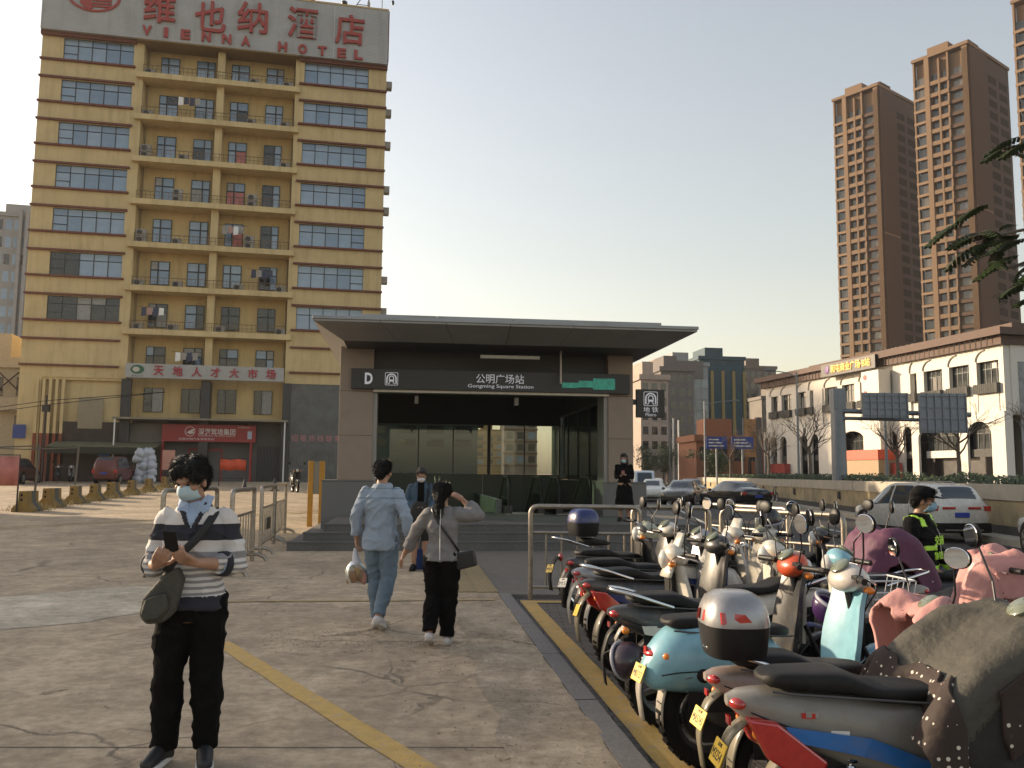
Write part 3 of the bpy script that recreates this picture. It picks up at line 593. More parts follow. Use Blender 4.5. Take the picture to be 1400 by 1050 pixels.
q = M(); q.tube(rail([(3.0, 2.5, PZ), (3.0, 2.5, PZ + 1.0), (3.0, 2.7, PZ + 1.02), (3.0, 7, -1.4)], .12), .025); q.tube(rail([(3.12, 2.5, PZ), (3.12, 2.5, PZ + 1.0), (3.12, 2.7, PZ + 1.02), (3.12, 7, -1.4)], .12), .025); q.build('handrail', steel, metro, smooth=50)
M().box(4.7, 4.85, 1.6, 9.6, -3, .9).build('divider_wall', dgr, metro); M().box(1.18, 1.3, 1.0, 9.6, -3, 1.4).build('divider_wall', dgr, metro)
def escalator(x0, x1, label):
    e = thing('escalator', label, 'escalator', MO, MA, 'escalators inside the metro entrance')
    ex = lambda y: PZ - max(0, (y - 2.0)) * .577
    M().box(x0, x1, .9, 2.0, PZ + .001, PZ + .02).build('landing_plate', steel, e)
    for k in range(12): M().box(x0 + .18, x1 - .18, 2.0 + k * .4, 2.4 + k * .4, ex(2.4 + k * .4) - .6, ex(2.4 + k * .4)).build('step', dkmetal, e)
    for x in (x0 + .08, x1 - .08):
        pr = [(.95, PZ + .02)] + [(1.25 - .3 * math.cos(R(a)), PZ + .72 + .3 * math.sin(R(a))) for a in range(0, 91, 15)] + [(2.2, PZ + 1.02), (6.6, ex(6.6) + .92), (6.6, ex(6.6)), (2.0, PZ + .02)]
        M().prism(pr, x - .01, x + .01, 'x').build('balustrade', gside, e)
        M().box(x - .09, x + .09, .9, 2.2, PZ + .02, PZ + .22).build('skirt', dkmetal, e)
        q = M(); q.tube([(x, p[0], p[1]) for p in pr[:-2]], .04, 8); q.build('handrail', black, e, smooth=60)
    return e
escalator(4.9, 5.95, 'escalator with black handrails nearer the middle of the metro entrance'); escalator(6.3, 7.35, 'escalator with black handrails beside the right pillar of the metro entrance')
# projecting metro sign
ms = thing('metro_blade_sign', 'small black projecting metro sign with white emblem on right pillar', 'sign', MO + V((0, 0, 0)), MA)
f_ = M().box(8.42, 9.22, .3, .42, 3.2, 3.98).build('sign_box', sgn, ms, bevel=.006); M().box(8.2, 8.42, .34, .38, 3.55, 3.7).build('bracket', dkmetal, ms)
metro_logo(f_, 8.82, .298, 3.72, .4); text('characters', '地 铁', .2, sw, f_, (8.82, .292, 3.42), ext=.004, fit=(.42, .15)); text('lettering', 'Metro', .1, sw, f_, (8.82, .292, 3.28), ext=.003, fit=(.3, .09))
# posts beside the steps
yf = thing('yellow_post_frame', 'pair of ochre yellow steel posts beside the granite plinth', 'post', (-5.72, 25.6, gz(-5.72, 25.6)), MA)
ypm = mat('ochre post paint', (.52, .26, .03), .5, 0, .12, 6, dirt=.25)
for x in (-.18, .14): M().box(x - .075, x + .075, -.06, .06, -.1, 1.92).build('post', ypm, yf, bevel=.008)
M().box(-.105, .065, -.04, .04, .95, 1.9).build('notice_plate', mat('plate grey', (.25, .24, .2), .5), yf)
# ================================================================ steel railings beside the scooters
def railing(name, label, a, b, h, nb, group, low=.35, r=.034, plate=False):
    a, b = V((*a, 0)), V((*b, 0)); L_ = (b - a).length; z0 = -.06 if a.x > 0 else gz(a.x, a.y)
    t = thing(name, label, 'railing', (a.x, a.y, z0), math.degrees(math.atan2(b.y - a.y, b.x - a.x)), group)
    q = M(); q.tube(rail([(0, 0, 0), (0, 0, h), (L_, 0, h), (L_, 0, 0)], .11), r, 10); q.build('frame', steel, t, smooth=60)
    q = M(); q.cyl((.03, 0, h - low), (L_ - .03, 0, h - low), r * .6, n=8); q.cyl((.03, 0, .18), (L_ - .03, 0, .18), r * .6, n=8)
    q.build('rail', steel, t, smooth=60)
    for k in range(nb):
        x = L_ * (k + 1) / (nb + 1); M().cyl((x, 0, .18), (x, 0, h - low), .013, n=6).build('baluster', steel, t, smooth=60)
    return t
G1 = 'tubular railings beyond the scooters'
railing('tubular_railing', 'tubular steel railing behind the blue boxed electric bicycle', (.27, 11.78), (1.72, 11.62), 1.25, 6, G1)
railing('tubular_railing', 'middle tubular steel railing behind the white faced scooter', (1.66, 11.85), (2.66, 11.7), 1.25, 4, G1)
railing('tubular_railing', 'nearest tubular steel railing left of the traffic officer', (2.72, 11.25), (3.72, 9.75), 1.25, 7, G1)
railing('tubular_railing', 'far tubular steel railing seen in front of the black sedan', (3.35, 14.9), (4.1, 12.9), 1.2, 5, G1)
# crowd-control barriers along the ramp
def crowd_barrier(label, a, b, h=1.32, plate=False):
    t = railing('crowd_barrier', label, a, b, h, 7, 'steel crowd barriers left of the steps', .42, .038)
    L_ = (V((*b, 0)) - V((*a, 0))).length; t['category'] = 'barrier'
    for x in (0, L_): q = M(); q.tube([(x, -.26, -.01), (x, -.22, .07), (x, -.1, .12), (x, .1, .12), (x, .22, .07), (x, .26, -.01)], .034, 8); q.build('foot', steel, t, smooth=60)
    if plate: M().box(L_ * .38, L_ * .66, -.02, .02, .42, .66).build('sign_plate', black, t)
crowd_barrier('nearest steel crowd barrier right behind the striped jumper man', (-4.35, 13.6), (-4.72, 16.0)); crowd_barrier('steel crowd barrier with a small black plate on its bars', (-4.95, 17.3), (-5.35, 19.7), plate=True)
crowd_barrier('farthest steel crowd barrier beside the ramp by the yellow posts', (-5.5, 20.3), (-5.95, 23.0)); crowd_barrier('steel crowd barrier half hidden behind the head of the striped jumper man', (-5.35, 13.4), (-5.2, 15.4))
# ================================================================ car park in front of the hotel
jm = mat('yellow barrier paint', (.27, .17, .045), .75, 0, .2, 4, .3, 60, dirt=.5, dcol=(.22, .17, .1), dscale=3); jb = mat('grey barrier stripe', (.1, .105, .1), .8, 0, .3, 5)
prof = [(-.42, 0), (-.42, .12), (-.24, .34), (-.17, .42), (-.15, .86), (.15, .86), (.17, .42), (.24, .34), (.42, .12), (.42, 0)]
jme = M().prism(prof, -.55, .55).mesh('body', jm); jst = M().prism([(p[0] * 1.012, p[1] * 1.006) for p in prof], -.1, .3).mesh('stripe', jb); jh = M().lathe([(.045, 0), (.05, -.006)], (0, -.553, 0), 'y', 10).mesh('socket', black)
jp = [(-16.78, 30.29), (-17.36, 32.92), (-17.76, 35.5), (-18.11, 37.9), (-18.57, 40.6), (-19.1, 43.8), (-19.79, 47.5), (-20.62, 51.8), (-21.35, 55.7)]
ord_ = ['leftmost and nearest yellow concrete barrier in the row', 'second yellow concrete barrier from the left', 'third yellow concrete barrier from the left in the row', 'fourth yellow concrete barrier from the left in the row', 'middle yellow concrete barrier, fifth from the left', 'sixth yellow concrete barrier, in front of the red minivan', 'seventh yellow concrete barrier, in front of the white bags', 'yellow concrete barrier below the pink notice board', 'farthest yellow concrete barrier, next to the head of the striped jumper man']
for (x, y), lb in zip(jp, ord_):
    t = thing('concrete_barrier', lb, 'barrier', (x, y, gz(x, y) - .02), 8 + random.uniform(-7, 7), 'yellow concrete barriers edging the car park'); t.scale = (.84, .84, .84)
    inst('body', jme, t); inst('stripe', jst, t); 
    for z in (.5, .7): inst('socket', jh, t, (-.04, 0, z))
# wire fence posts and cable
for (x, y), lb in zip(((-18.2, 33.2), (-20.2, 40.2)), ('leaning grey fence post right of the leftmost yellow barrier', 'grey fence post between the third yellow barrier and the red minivan')):
    t = thing('fence_post', lb, 'post', (x, y, gz(x, y)), 0, 'thin posts in the car park'); M().tube([(0, 0, -.1), (.06, 0, 1.2), (.1, 0, 2.35)], .045, 8).build('post', mat('grey post', (.13, .12, .1), .7), t); q = M(); q.tube([(.1, 0, 2.3), (-2.6, .3, 2.2), (-5, .5, 2.3)], .03, 6); q.build('top_rail', MATS['grey post'], t)
t = thing('utility_pole', 'slim dark pole with wires in front of the red striped hotel corner', 'pole', (-33.3, 61.6, .75)); M().cyl((0, 0, -.1), (0, 0, 6.2), .09, .07).build('pole', brnd, t)
for dz in (0, .3): q = M(); q.tube([(-9, 1, 5.4 + dz), (-4, .6, 5.0 + dz), (0, 0, 5.5 + dz), (8, 1.2, 6.6)], .025, 5); q.build('wire', black, t)
M().box(-.25, .25, -.12, .12, 5, 5.5).build('junction_box', dkmetal, t)
t = thing('tarpaulin_awning', 'sagging green tarpaulin awning over the hotel corner shop', 'awning', HO, HA)
q = M(); nx, ny = 28, 6; vs = []
for j in range(ny + 1):
    for i in range(nx + 1):
        x = 2.8 + 7.35 * i / nx; y = -2.4 + 2.4 * j / ny; vs.append((x, y, 3.25 + .5 * j / ny + .08 * math.cos(2 * PI * i / nx * 4) * (1 - j / ny) + .03 * noise.noise(V((x * 2, y * 2, 0)))))
q.add(vs, [(j * (nx + 1) + i, j * (nx + 1) + i + 1, (j + 1) * (nx + 1) + i + 1, (j + 1) * (nx + 1) + i) for j in range(ny) for i in range(nx)]); tm = mat('green tarpaulin', (.14, .135, .075), .8, 0, .25, 2)
o = q.build('sheet', tm, t, smooth=60); o.modifiers.new('s', 'SOLIDIFY').thickness = .02
q = M(); vs = [(2.8 + 7.35 * i / 28, -2.41 - .01 * (i % 2), z - (.08 if i % 2 else 0) * (z < 3)) for z in (3.28, 2.85) for i in range(29)]; q.add(vs, [(i, i + 1, i + 30, i + 29) for i in range(28)]); q.build('valance', mat('dark valance', (.035, .035, .022), .8), t)
for x in (2.9, 6.4, 10.0): M().cyl((x, -2.35, .65), (x, -2.35, 3.25), .04).build('post', dkmetal, t)
t = thing('white_bag_stack', 'tall stack of bulging white plastic sacks under the tarpaulin awning', 'sacks', (-25.9, 61.5, gz(-25.9, 61.5)))
wb = mat('white sack plastic', (.45, .47, .52), .5, 0, .12, 5, .5, 12)
for k in range(5):
    for j in range(3): q = M(); q.ell((0, 0, 0), (.33, .3, .36), 14, 10); q.v = [tuple(V((p[0] * (1.15 - .25 * (p[2] > .15)), p[1], p[2])) * (1 + .3 * noise.noise(V(p) * 5 + V((k * 3, j * 5, 0))) + .12 * noise.noise(V(p) * 14))) for p in q.v]; q.build('sack', wb, t, 60, loc=(-.46 + j * .46 * (1 - .08 * k) + random.uniform(-.1, .1), random.uniform(-.2, .2), .3 + k * .47 + random.uniform(-.06, .06)))
t = thing('notice_board', 'plain pink notice board standing left of the red shop front', 'board', (-24.6, 62.2, .76), 12); M().box(-.42, .42, -.03, .03, .95, 2.35).build('panel', mat('pink board', (.55, .27, .2), .7), t)
for x in (-.36, .36): M().box(x - .03, x + .03, .0, .05, -.05, .97).build('leg', dkmetal, t)
t = thing('banner_stand', 'bright orange red cloth on a thin frame before the shop front', 'stand', (-18.1, 56.4, .655), 8)
q = M(); vs = [(-.85 + 1.7 * i / 12, .05 * math.sin(i * 1.3), z + .03 * math.sin(i)) for z in (1.05, 1.75) for i in range(13)]; q.add(vs, [(i, i + 1, i + 14, i + 13) for i in range(12)]); o = q.build('cloth', mat('orange red cloth', (.62, .09, .035), .7), t, 60); o.modifiers.new('s', 'SOLIDIFY').thickness = .015
q = M(); q.tube([(-.85, 0, 0), (-.85, 0, 1.8), (.85, 0, 1.8), (.85, 0, 0)], .03, 6); q.build('frame', dkmetal, t); q = M(); q.box(-.8, .8, -.02, .02, .5, .54); q.build('cross_bar', dkmetal, t)
t = thing('banner_stand', 'washed out pink red banner cut off by the left picture edge', 'stand', (-17.6, 29.6, .17), 10)
q = M(); vs = [(-.75 + 1.5 * i / 10, .06 * math.sin(i * 1.7), z) for z in (.9, 1.9) for i in range(11)]; q.add(vs, [(i, i + 1, i + 12, i + 11) for i in range(10)]); o = q.build('cloth', mat('faded red cloth', (.55, .2, .16), .7), t, 60); o.modifiers.new('s', 'SOLIDIFY').thickness = .015
q = M(); q.tube([(-.75, 0, 0), (-.75, 0, 1.95), (.75, 0, 1.95), (.75, 0, 0)], .03, 6); q.build('frame', dkmetal, t)
cm = mat('dark cone', (.05, .05, .05), .7)
for (x, y), lb in zip(((-14.9, 48.6), (-13.6, 50)), ('dark traffic cone left of the pair on the ramp', 'dark traffic cone nearer the parked motorcycle on the ramp')):
    t = thing('traffic_cone', lb, 'cone', (x, y, gz(x, y)), 0, 'dark traffic cones on the ramp'); M().lathe([(.17, .03), (.05, .66), (.03, .7)], n=14).build('cone', cm, t, 40); M().box(-.22, .22, -.22, .22, 0, .03).build('base', black, t)
t = thing('blue_wall_sign', 'small blue plate sign on the left corner of the yellow hotel', 'sign', HO, HA); M().box(-.1, .75, -.3, -.25, 3.9, 4.9).build('plate', mat('blue plate', (.03, .06, .22), .5), t); M().box(.3, .36, -.25, .04, 4.3, 4.4).build('bracket', dkmetal, t)
for k, x in enumerate((6.2, 9.3)):
    t = thing('shop_sign', ['small round blue shop sign under the awning, left one', 'small round blue shop sign under the awning, right one'][k], 'sign', HO, HA, 'blue signs under the awning'); M().lathe([(.42, 0), (.42, .05)], (x, -.6, 2.9), 'y', 20).build('disc', mat('bright blue plate', (.05, .17, .4), .5), t); M().box(x - .03, x + .03, -.6, -.1, 2.85, 2.95).build('bracket', dkmetal, t)
# low dry tufts along the barriers
q = M()
for k in range(2600):
    i = random.randrange(len(jp) - 1); t_ = random.random(); x = lerp(jp[i][0], jp[i + 1][0], t_) + random.gauss(-.15, .35); y = lerp(jp[i][1], jp[i + 1][1], t_); z = gz(x, y); h_ = random.uniform(.08, .3); a = random.random() * 6.3; d = V((math.cos(a), math.sin(a), 0)) * .02; l = V((random.gauss(0, .07), random.gauss(0, .07), h_)); p = V((x, y, z)); q.add([p - d, p + d, p + l], [(0, 1, 2)])
stuff(tag(q.build('dry_grass', mat('dry grass', (.33, .26, .12), .9)), 'dry pale grass growing along the yellow concrete barriers', 'grass'))
# ================================================================ road wall, hedge, trees
def wx(y): return 14.84 + (y - 36.1) * .1
rw = thing('roadside_wall', 'long stained concrete wall with pale coping along the far side of the road', 'wall', (0, 0, 0))
wst = mat('stained wall concrete', (.36, .29, .17), .85, 0, .2, 1.2, .3, 20, dirt=.85, dcol=(.13, .11, .08), dscale=.9); cop = mat('wall coping', (.42, .38, .31), .8, 0, .12, 2, .15, 30, dirt=.3); wdk = mat('dark wall base', (.06, .055, .05), .85, 0, .3, 2)
def seg(y0, y1, xo0, xo1, z0, z1, nm, m, p): return M().add([(wx(y) + x, y, z) for z in (z0, z1) for y, x in ((y0, xo0), (y0, xo1), (y1, xo1), (y1, xo0))], [(0, 1, 2, 3), (7, 6, 5, 4), (0, 4, 5, 1), (1, 5, 6, 2), (2, 6, 7, 3), (3, 7, 4, 0)]).build(nm, m, p)
for k in range(20):
    y0, y1 = 6 + k * 4.6, 6 + (k + 1) * 4.6 - .02; j = random.uniform(-.008, .008)
    seg(y0, y1, j, .3, .32, 1.02, 'wall_panel', wst, rw); seg(y0, y1, -.05 + j, .34, 1.02, 1.45, 'coping_block', cop, rw); seg(y0, y1, -.02, .3, -.02, .32, 'base_block', wdk, rw); seg(y0, y1, -.75, -.02, -.12, .08, 'kerb_block', cop, rw)
    if k % 2: seg(y0 + 2, y0 + 2.35, -.09, -.05, .6, .95, 'drain_spout', wdk, rw)
struct(M().add([(wx(y) + x, y, 1.3) for y in (6, 98) for x in (.28, 5)], [(0, 1, 3, 2)]).build('planter_soil', dirtm)); struct(M().add([(wx(y) + 5, y, z) for y in (6, 98) for z in (-.2, 1.3)], [(0, 1, 3, 2)]).build('planter_back', wdk))
leafm = mat('hedge leaves', (.045, .065, .022), .6, 0, .5, 3); q = M()
for k in range(15000):
    y = 12 + 84 * random.random(); x = wx(y) + random.uniform(.35, 1.7); hmax = .28 + .22 * (.5 + noise.noise(V((x * .9, y * .7, 0)))); z = 1.3 + hmax * random.random() ** .6; a = V((random.gauss(0, 1), random.gauss(0, 1), random.gauss(0, 1))).normalized(); b = a.orthogonal().normalized(); s_ = random.uniform(.04, .09); p = V((x, y, z)); q.add([p - a * s_, p + b * s_ * .6, p + a * s_, p - b * s_ * .6], [(0, 1, 2, 3)])
stuff(tag(q.build('hedge', leafm), 'low dark green hedge along the top of the roadside wall', 'hedge'))
barkm = mat('grey bark', (.12, .095, .075), .85, 0, .3, 4)
def bare_tree(label, x, y, h, seed, z0=1.3, dens=1):
    rn = random.Random(seed); t = thing('bare_tree', label, 'tree', (x, y, z0), 0, 'bare street trees behind the wall'); tr = M(); cr = M()
    tr.tube([(0, 0, -.1), (.03, 0, h * .18), (.0, .04, h * .38)], [h * .024, h * .019, h * .016], 8)
    def br(p, d, l, r, dep):
        q_ = cr; pts = [p]; dd = d.copy()
        for i in range(3): dd = (dd + V((rn.gauss(0, .16), rn.gauss(0, .16), rn.gauss(.06, .1)))).normalized(); pts.append(pts[-1] + dd * l / 3)
        q_.tube(pts, [r, r * .85, r * .7, r * .5], 5 if dep < 3 else 4)
        if dep < 4:
            for k in range(3 if dep < 3 else 3):
                i = rn.choice([1, 2, 3]); a = rn.random() * 2 * PI; o_ = dd.orthogonal().normalized(); o_ = Matrix.Rotation(a, 3, dd) @ o_
                br(pts[i], (dd * .9 + o_ * .75 + V((0, 0, .18))).normalized(), l * rn.uniform(.6, .78), r * .52, dep + 1)
    for k in range(6):
        a = k * 1.05 + rn.random() * .5; br(V((0, .04, h * (.26 + .022 * k))), V((math.cos(a) * .7, math.sin(a) * .7, .8)).normalized(), h * .27, h * .0095, 1)
    tr.build('trunk', barkm, t, 60); cr.build('crown', barkm, t, 60)
bare_tree('bare tree in front of the left end of the white arcade', 19.3, 56, 6.0, 3); bare_tree('bare tree beside the grey sign gantry column', 19.6, 44, 4.6, 5)
bare_tree('bare tree before the wide dark archway of the arcade', 22.2, 43, 5.4, 8); bare_tree('bare tree at the right edge before the arcade side wall', 22.6, 36.5, 4.8, 11); bare_tree('bare tree at the far left end of the white arcade', 19.6, 66, 5.8, 14)
bare_tree('bare tree next to the far street lamp behind the black sedan', 18.7, 74, 5.2, 21)
# ================================================================ white arcade mall
A_ = -77.531
mall = thing('shopping_arcade', 'white three storey shopping building with arched ground floor and brown roof band', 'building', (30, 101.5, 0), A_)
wht = mat('white mall render', (.66, .63, .57), .8, 0, .06, .5, .1, 30, dirt=.18, dcol=(.4, .36, .3), dscale=.5); brn = mat('brown roof band', (.1, .06, .045), .7, 0, .15, 1, 0, wave=(3.5, .35, 'Z')); shop = mat('shop interior dark', (.02, .02, .022), .3, 0, .4, 1); gwin = mat('mall window glass', (.035, .04, .04), .08, 0, .4, .8, spec=.8); plant = mat('window box grey', (.075, .075, .07), .8, 0, .25, 3)
W = 36.4; arches = [(-.55 + 1.0, .9), (2.0, .68), (4.08, .72), (8.32, .72), (10.46, .66), (17.0, 2.1), (21.9, 2.0), (25.25, .55), (29.15, 2.5), (33.8, 1.3)]
arches = [(.35, .5)] + arches[1:]
def arch_wall(x0, x1, z0, z1, holes, y0, y1):      # wall with arched holes built as columns and spandrels
    q = M(); x = x0
    for cx, r in holes:
        a, b = cx - r, cx + r; q.box(x, a, y0, y1, z0, z1); x = b; zs = 6.1 - min(r, 1.1)
        rx, rz = r, min(r, 1.1); n = 14
        for k in range(n):
            t0, t1 = PI - PI * k / n, PI - PI * (k + 1) / n; xa, xb = cx + rx * math.cos(t0), cx + rx * math.cos(t1); za, zb = zs + rz * math.sin(t0), zs + rz * math.sin(t1)
            q.add([(xa, y0, za), (xb, y0, zb), (xb, y0, z1), (xa, y0, z1), (xa, y1, za), (xb, y1, zb), (xb, y1, z1), (xa, y1, z1)], [(0, 1, 2, 3), (0, 4, 5, 1), (3, 2, 6, 7)])
    q.box(x, x1, y0, y1, z0, z1); return q
arch_wall(-.3, 35.6, -.2, 6.75, arches, -.25, -.02).build('arcade_wall', wht, mall)
M().box(-.3, 35.6, 1.2, 1.4, -.2, 6.48).build('shop_front', shop, mall)
for cx, r in arches:
    for k in range(max(1, round(r * 1.4))):
        n_ = max(1, round(r * 1.4)); a = cx - r + .08 + k * (2 * r - .16) / n_; b = a + (2 * r - .16) / n_ - .08
        window(mall, a, b, 3.9, 6.0, .3 if r < 1.5 else .7, [0, .5, 1], [0, .6, 1], gwin, .06, name='arch_window'); M().box(a - .04, b + .04, .1 if r < 1.5 else .5, .35 if r < 1.5 else .75, 3.3, 3.9).build('arch_sill', plant if r < 1.5 else wht, mall)
ups = [(1.18, 2.8), (3.49, 5.6), (7.0, 8.6), (9.33, 10.15), (12.18, 14.44), (15.2, 17.3), (18.2, 20.4), (25.74, 26.42), (27.34, 29.63), (30.47, 32.75), (33.57, 35.9)]
q = M(); x = 0
for a, b in ups: q.box(x, a, 0, .6, 6.5, 11.9); q.box(a, b, .001, .6, 10.8, 11.9); q.box(a, b, .05, .6, 6.5, 8.3); x = b
q.box(x, W, 0, .6, 6.5, 11.9); q.box(-.1, W + .1, .6, 18, 6.5, 11.9); q.box(-.1, W + .1, 2.6, 18, -.2, 6.5); q.build('upper_wall', wht, mall)
for a, b in ups:
    n_ = max(2, round((b - a) / .55)); window(mall, a, b, 8.9, 10.8, .4, [i / n_ for i in range(n_ + 1)], [0, .7, 1], gwin, .05, lambda i, j: random.choice([gwin, gwin, gwin, pcurt]))
    wb_ = M().box(a - .08, b + .08, -.35, .3, 8.25, 9.0).build('window_box', plant, mall)
    for k in range(int((b - a) * 5)): M().box(a + k * .2, a + k * .2 + .05, -.37, -.35, 8.27, 8.98).build('fin', plant, wb_)
    q = M(); cx = (a + b) / 2
    r = min(1.0, (b - a) / 2); q.tube([(cx + r * math.cos(R(t)) - .2, -.05, 10.85 + .85 * math.sin(R(t))) for t in range(90, 181, 10)], .07, 6); q.build('blind_arch', mat('arch trim', (.5, .47, .42), .8), mall, 60)
for a, b in ((24.4, 25.7), (10.2, 11.9)): M().box(a, b, -.12, -.002, 6.6, 10.8).build('blank_panel', wht, mall)
for a, b in ((30.7, 32.7), (33.8, 35.8)):
    sh = M().box(a, b, .0, .04, 6.5, 8.2).build('shutter', wht, mall)
    for k in range(9): M().box(a, b, -.02, 0, 6.55 + k * .18, 6.68 + k * .18).build('slat', wht, sh)
lb_ = M().box(20.65, 23.2, -1.5, -.26, 4.1, 11.45).build('lift_shaft', wht, mall)
for z in (10.9, 9.4): q = M(); q.lathe([(.24, 0), (.24, -.04)], (21.2, -1.5, z), 'y', 14); q.build('red_emblem', lred, lb_)
M().box(18.5, 24.0, -2.4, .4, 3.2, 4.1).build('red_kiosk_roof', mat('orange red kiosk', (.55, .07, .025), .5), mall); M().box(18.6, 23.9, -2.3, .2, 1.3, 3.2).build('kiosk_wall', mat('kiosk beige', (.35, .25, .15), .7), mall)
M().box(14.9, 18.4, -.6, -.26, 2.6, 3.5).build('shop_board', mat('pale board', (.5, .45, .4), .6), mall); M().box(2, 5.5, -1.0, -.3, 2.0, 3.0).build('shop_board', lred, mall); M().box(24.1, 24.7, -1.2, -.5, 1.2, 2.9).build('red_pillar_sign', lred, mall)
M().box(35.6, 36.5, -.25, .5, -.2, 6.75).build('corner_pier', wht, mall); 
for k in range(8): M().box(W + .101, W + .14, 1.2 + k * 2, 3.1 + k * 2, .5, 10.6).build('relief_panel', mat('grey relief panel', (.26, .27, .28), .8, 0, .3, 2, .8, 4), mall)
M().box(-1.2, W + .8, -.9, 18.5, 12.6, 13.15).build('roof_eave', brn, mall); M().box(-.6, W + .3, -.4, 18, 11.9, 12.6).build('roof_band', brn, mall); M().box(9, W + .8, .2, 18.4, 13.15, 13.5).build('upper_eave', brn, mall)
for k in range(60): M().box(.2 + k * .6, .24 + k * .6, -.7, -.66, 11.9, 12.6).build('band_fin', plant, mall)
ss = thing('arcade_sign', 'dark rooftop sign with glowing orange characters on white arcade', 'sign', (30, 101.5, 0), A_); M().box(13.4, 22.3, -1.15, -.92, 11.75, 13.0).build('board', sgn, ss)
org = mat('orange sign letters', (.7, .3, .04), .4, em=((1, .45, .08), .5))
text('characters', '和屯商业广场·B站', .9, org, ss, (18.4, -1.2, 12.4), ext=.03, off=.012, fit=(6.4, .85)); M().ell((14.5, -1.18, 12.4), (.35, .04, .4)).build('logo', mat('violet logo', (.12, .03, .2), .5), ss)
for i in range(9):
    x = 13 + i * .9 + random.uniform(-.3, .3); t = thing('rooftop_tank' if i < 4 else 'rooftop_unit', ['squat steel tank on the arcade roof, first from the left', 'squat steel tank on the arcade roof, second from the left', 'squat steel tank on the arcade roof, third from the left', 'squat steel tank on the arcade roof, fourth from the left', 'grey cooling unit on the arcade roof, first right of the tanks', 'grey cooling unit on the arcade roof, second right of the tanks', 'grey cooling unit on the arcade roof, third right of the tanks', 'grey cooling unit on the arcade roof, fourth right of the tanks', 'grey cooling unit on the arcade roof, fifth right of the tanks'][i], 'tank' if i < 4 else 'unit', Matrix.Rotation(R(A_), 3, 'Z') @ V((x, 5, 0)) + V((30, 101.5, 13.15)), A_, 'plant on the arcade roof')
    if i < 4: M().lathe([(.42, 0), (.45, .05), (.45, 1.2), (.3, 1.4), (.05, 1.45)], n=14).build('tank', steel, t, 40); M().cyl((0, 0, 1.4), (0, 0, 1.6), .08).build('cap', dkmetal, t)
    else: M().box(-.45, .45, -.4, .4, .25, .35).prism([(-.45, .35), (.45, .35), (.45, 1.2), (.1, 1.4), (-.45, .9)], -.4, .4).build('casing', white, t); M().box(-.4, .4, -.35, .35, 0, .25).build('stand', dkmetal, t)
# ================================================================ towers
tan = mat('tower tan render', (.2, .13, .08), .85, 0, .08, .1); tan_shade = mat('tower brown render', (.085, .05, .033), .85, 0, .1, .1); tgl = [mat('tower glass %d' % i, c, .12, 0, .3, .3, spec=.7) for i, c in enumerate([(.025, .028, .03), (.05, .055, .055), (.1, .09, .075)])]; twh = mat('tower pale trim', (.24, .16, .1), .85)  # second render is the tan with end-wall shade put into its colour
FH = 2.85; tdk = mat('shaded tower pane', (.05, .036, .028), .9, spec=.05)  # end-wall panes: matte, with the shade coloured in
def tower(label, x, y, rz, n, wl, wd, top):
    t = thing('apartment_tower', label, 'tower', (x, y, -.2), rz, 'tan apartment towers'); H_ = n * FH + top
    # lit front along local x: side strip | deep balconies | window strip | corner pier ; shaded end along local y at x = wl
    s0, s1, s2, s3 = wl * .22, wl * .31, wl * .66, wl * .9
    q = M(); q.box(.4, wl - .4, 1.0, wd, 0, H_ - .5); q.box(s1, s2, .9, wd - 1, 0, H_ + 1); q.box(s3, wl, 0, wd * .5, 0, H_ - .6); q.build('core', tan, t)
    q = M()
    for a, b in ((0, .35), (s0, s1), (s2 - .4, s2), (s3, wl)): q.box(a, b, -.25 if a == s0 else 0, 1.02, 0, H_ - .02)
    q.box((s1 + s2) / 2 - .2, (s1 + s2) / 2 + .2, -.2, 1.0, 0, H_ - 1); q.build('pier', tan, t)
    q = M(); q.box(wl, wl + .3, .6, wd * .42, 0, H_ - .1); q.box(wl - .1, wl + .1, wd * .42, wd, 0, H_ - .15); q.build('end_wall', tan_shade, t)
    M().box(-.2, wl + .4, -.3, wd + .1, H_, H_ + .7).build('roof_cap', tan, t); M().box(s1 - .2, s2 + .2, -.2, wd - 1, H_ + .7, H_ + 2.2).build('roof_parapet', tan, t); M().box(s2 + .8, wl - .8, 3, 8, H_ + .7, H_ + 2.4).build('roof_house', tan_shade, t)
    def pm_(w_, h_, m): return pane(w_, h_, m)
    bw = (s2 - s1) / 2 - .45
    par = M().box(-bw / 2 - .2, bw / 2 + .2, -.15, .05, -.5, .45).mesh('balcony', tan); slm = M().box(-.1, s0 + .1, -.12, .3, -.3, .3).mesh('spandrel', twh); sl2 = M().box(0, s3 - s2, .1, .6, -.4, .4).mesh('spandrel', tan_shade)
    for k in range(n):
        z = k * FH
        for c in (0, 1):
            cx = s1 + (s2 - s1) * (.25 + .5 * c); inst('window', pm_(bw, FH - 1.0, random.choice(tgl[:2] + tgl)), t, (cx, .75, z + 1.9), (0, 0, random.gauss(0, .05))); inst('balcony', par, t, (cx, 0, z + .5))
        inst('window', pm_(s0 - .3, FH - 1.1, random.choice(tgl)), t, ((s0 + .3) / 2, .45, z + 1.85), (0, 0, random.gauss(0, .06))); inst('spandrel', slm, t, (0, .1, z + .5))
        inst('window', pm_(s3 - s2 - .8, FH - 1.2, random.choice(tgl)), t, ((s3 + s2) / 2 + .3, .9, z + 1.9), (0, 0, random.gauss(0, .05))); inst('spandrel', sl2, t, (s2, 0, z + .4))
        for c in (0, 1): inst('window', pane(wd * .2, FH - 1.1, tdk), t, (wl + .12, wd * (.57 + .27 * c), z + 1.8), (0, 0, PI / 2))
    M().box(wl + .3, wl + .36, .5, wd * .42 + .02, H_ * .62, H_ * .62 + .4).build('end_ledge', twh, t)
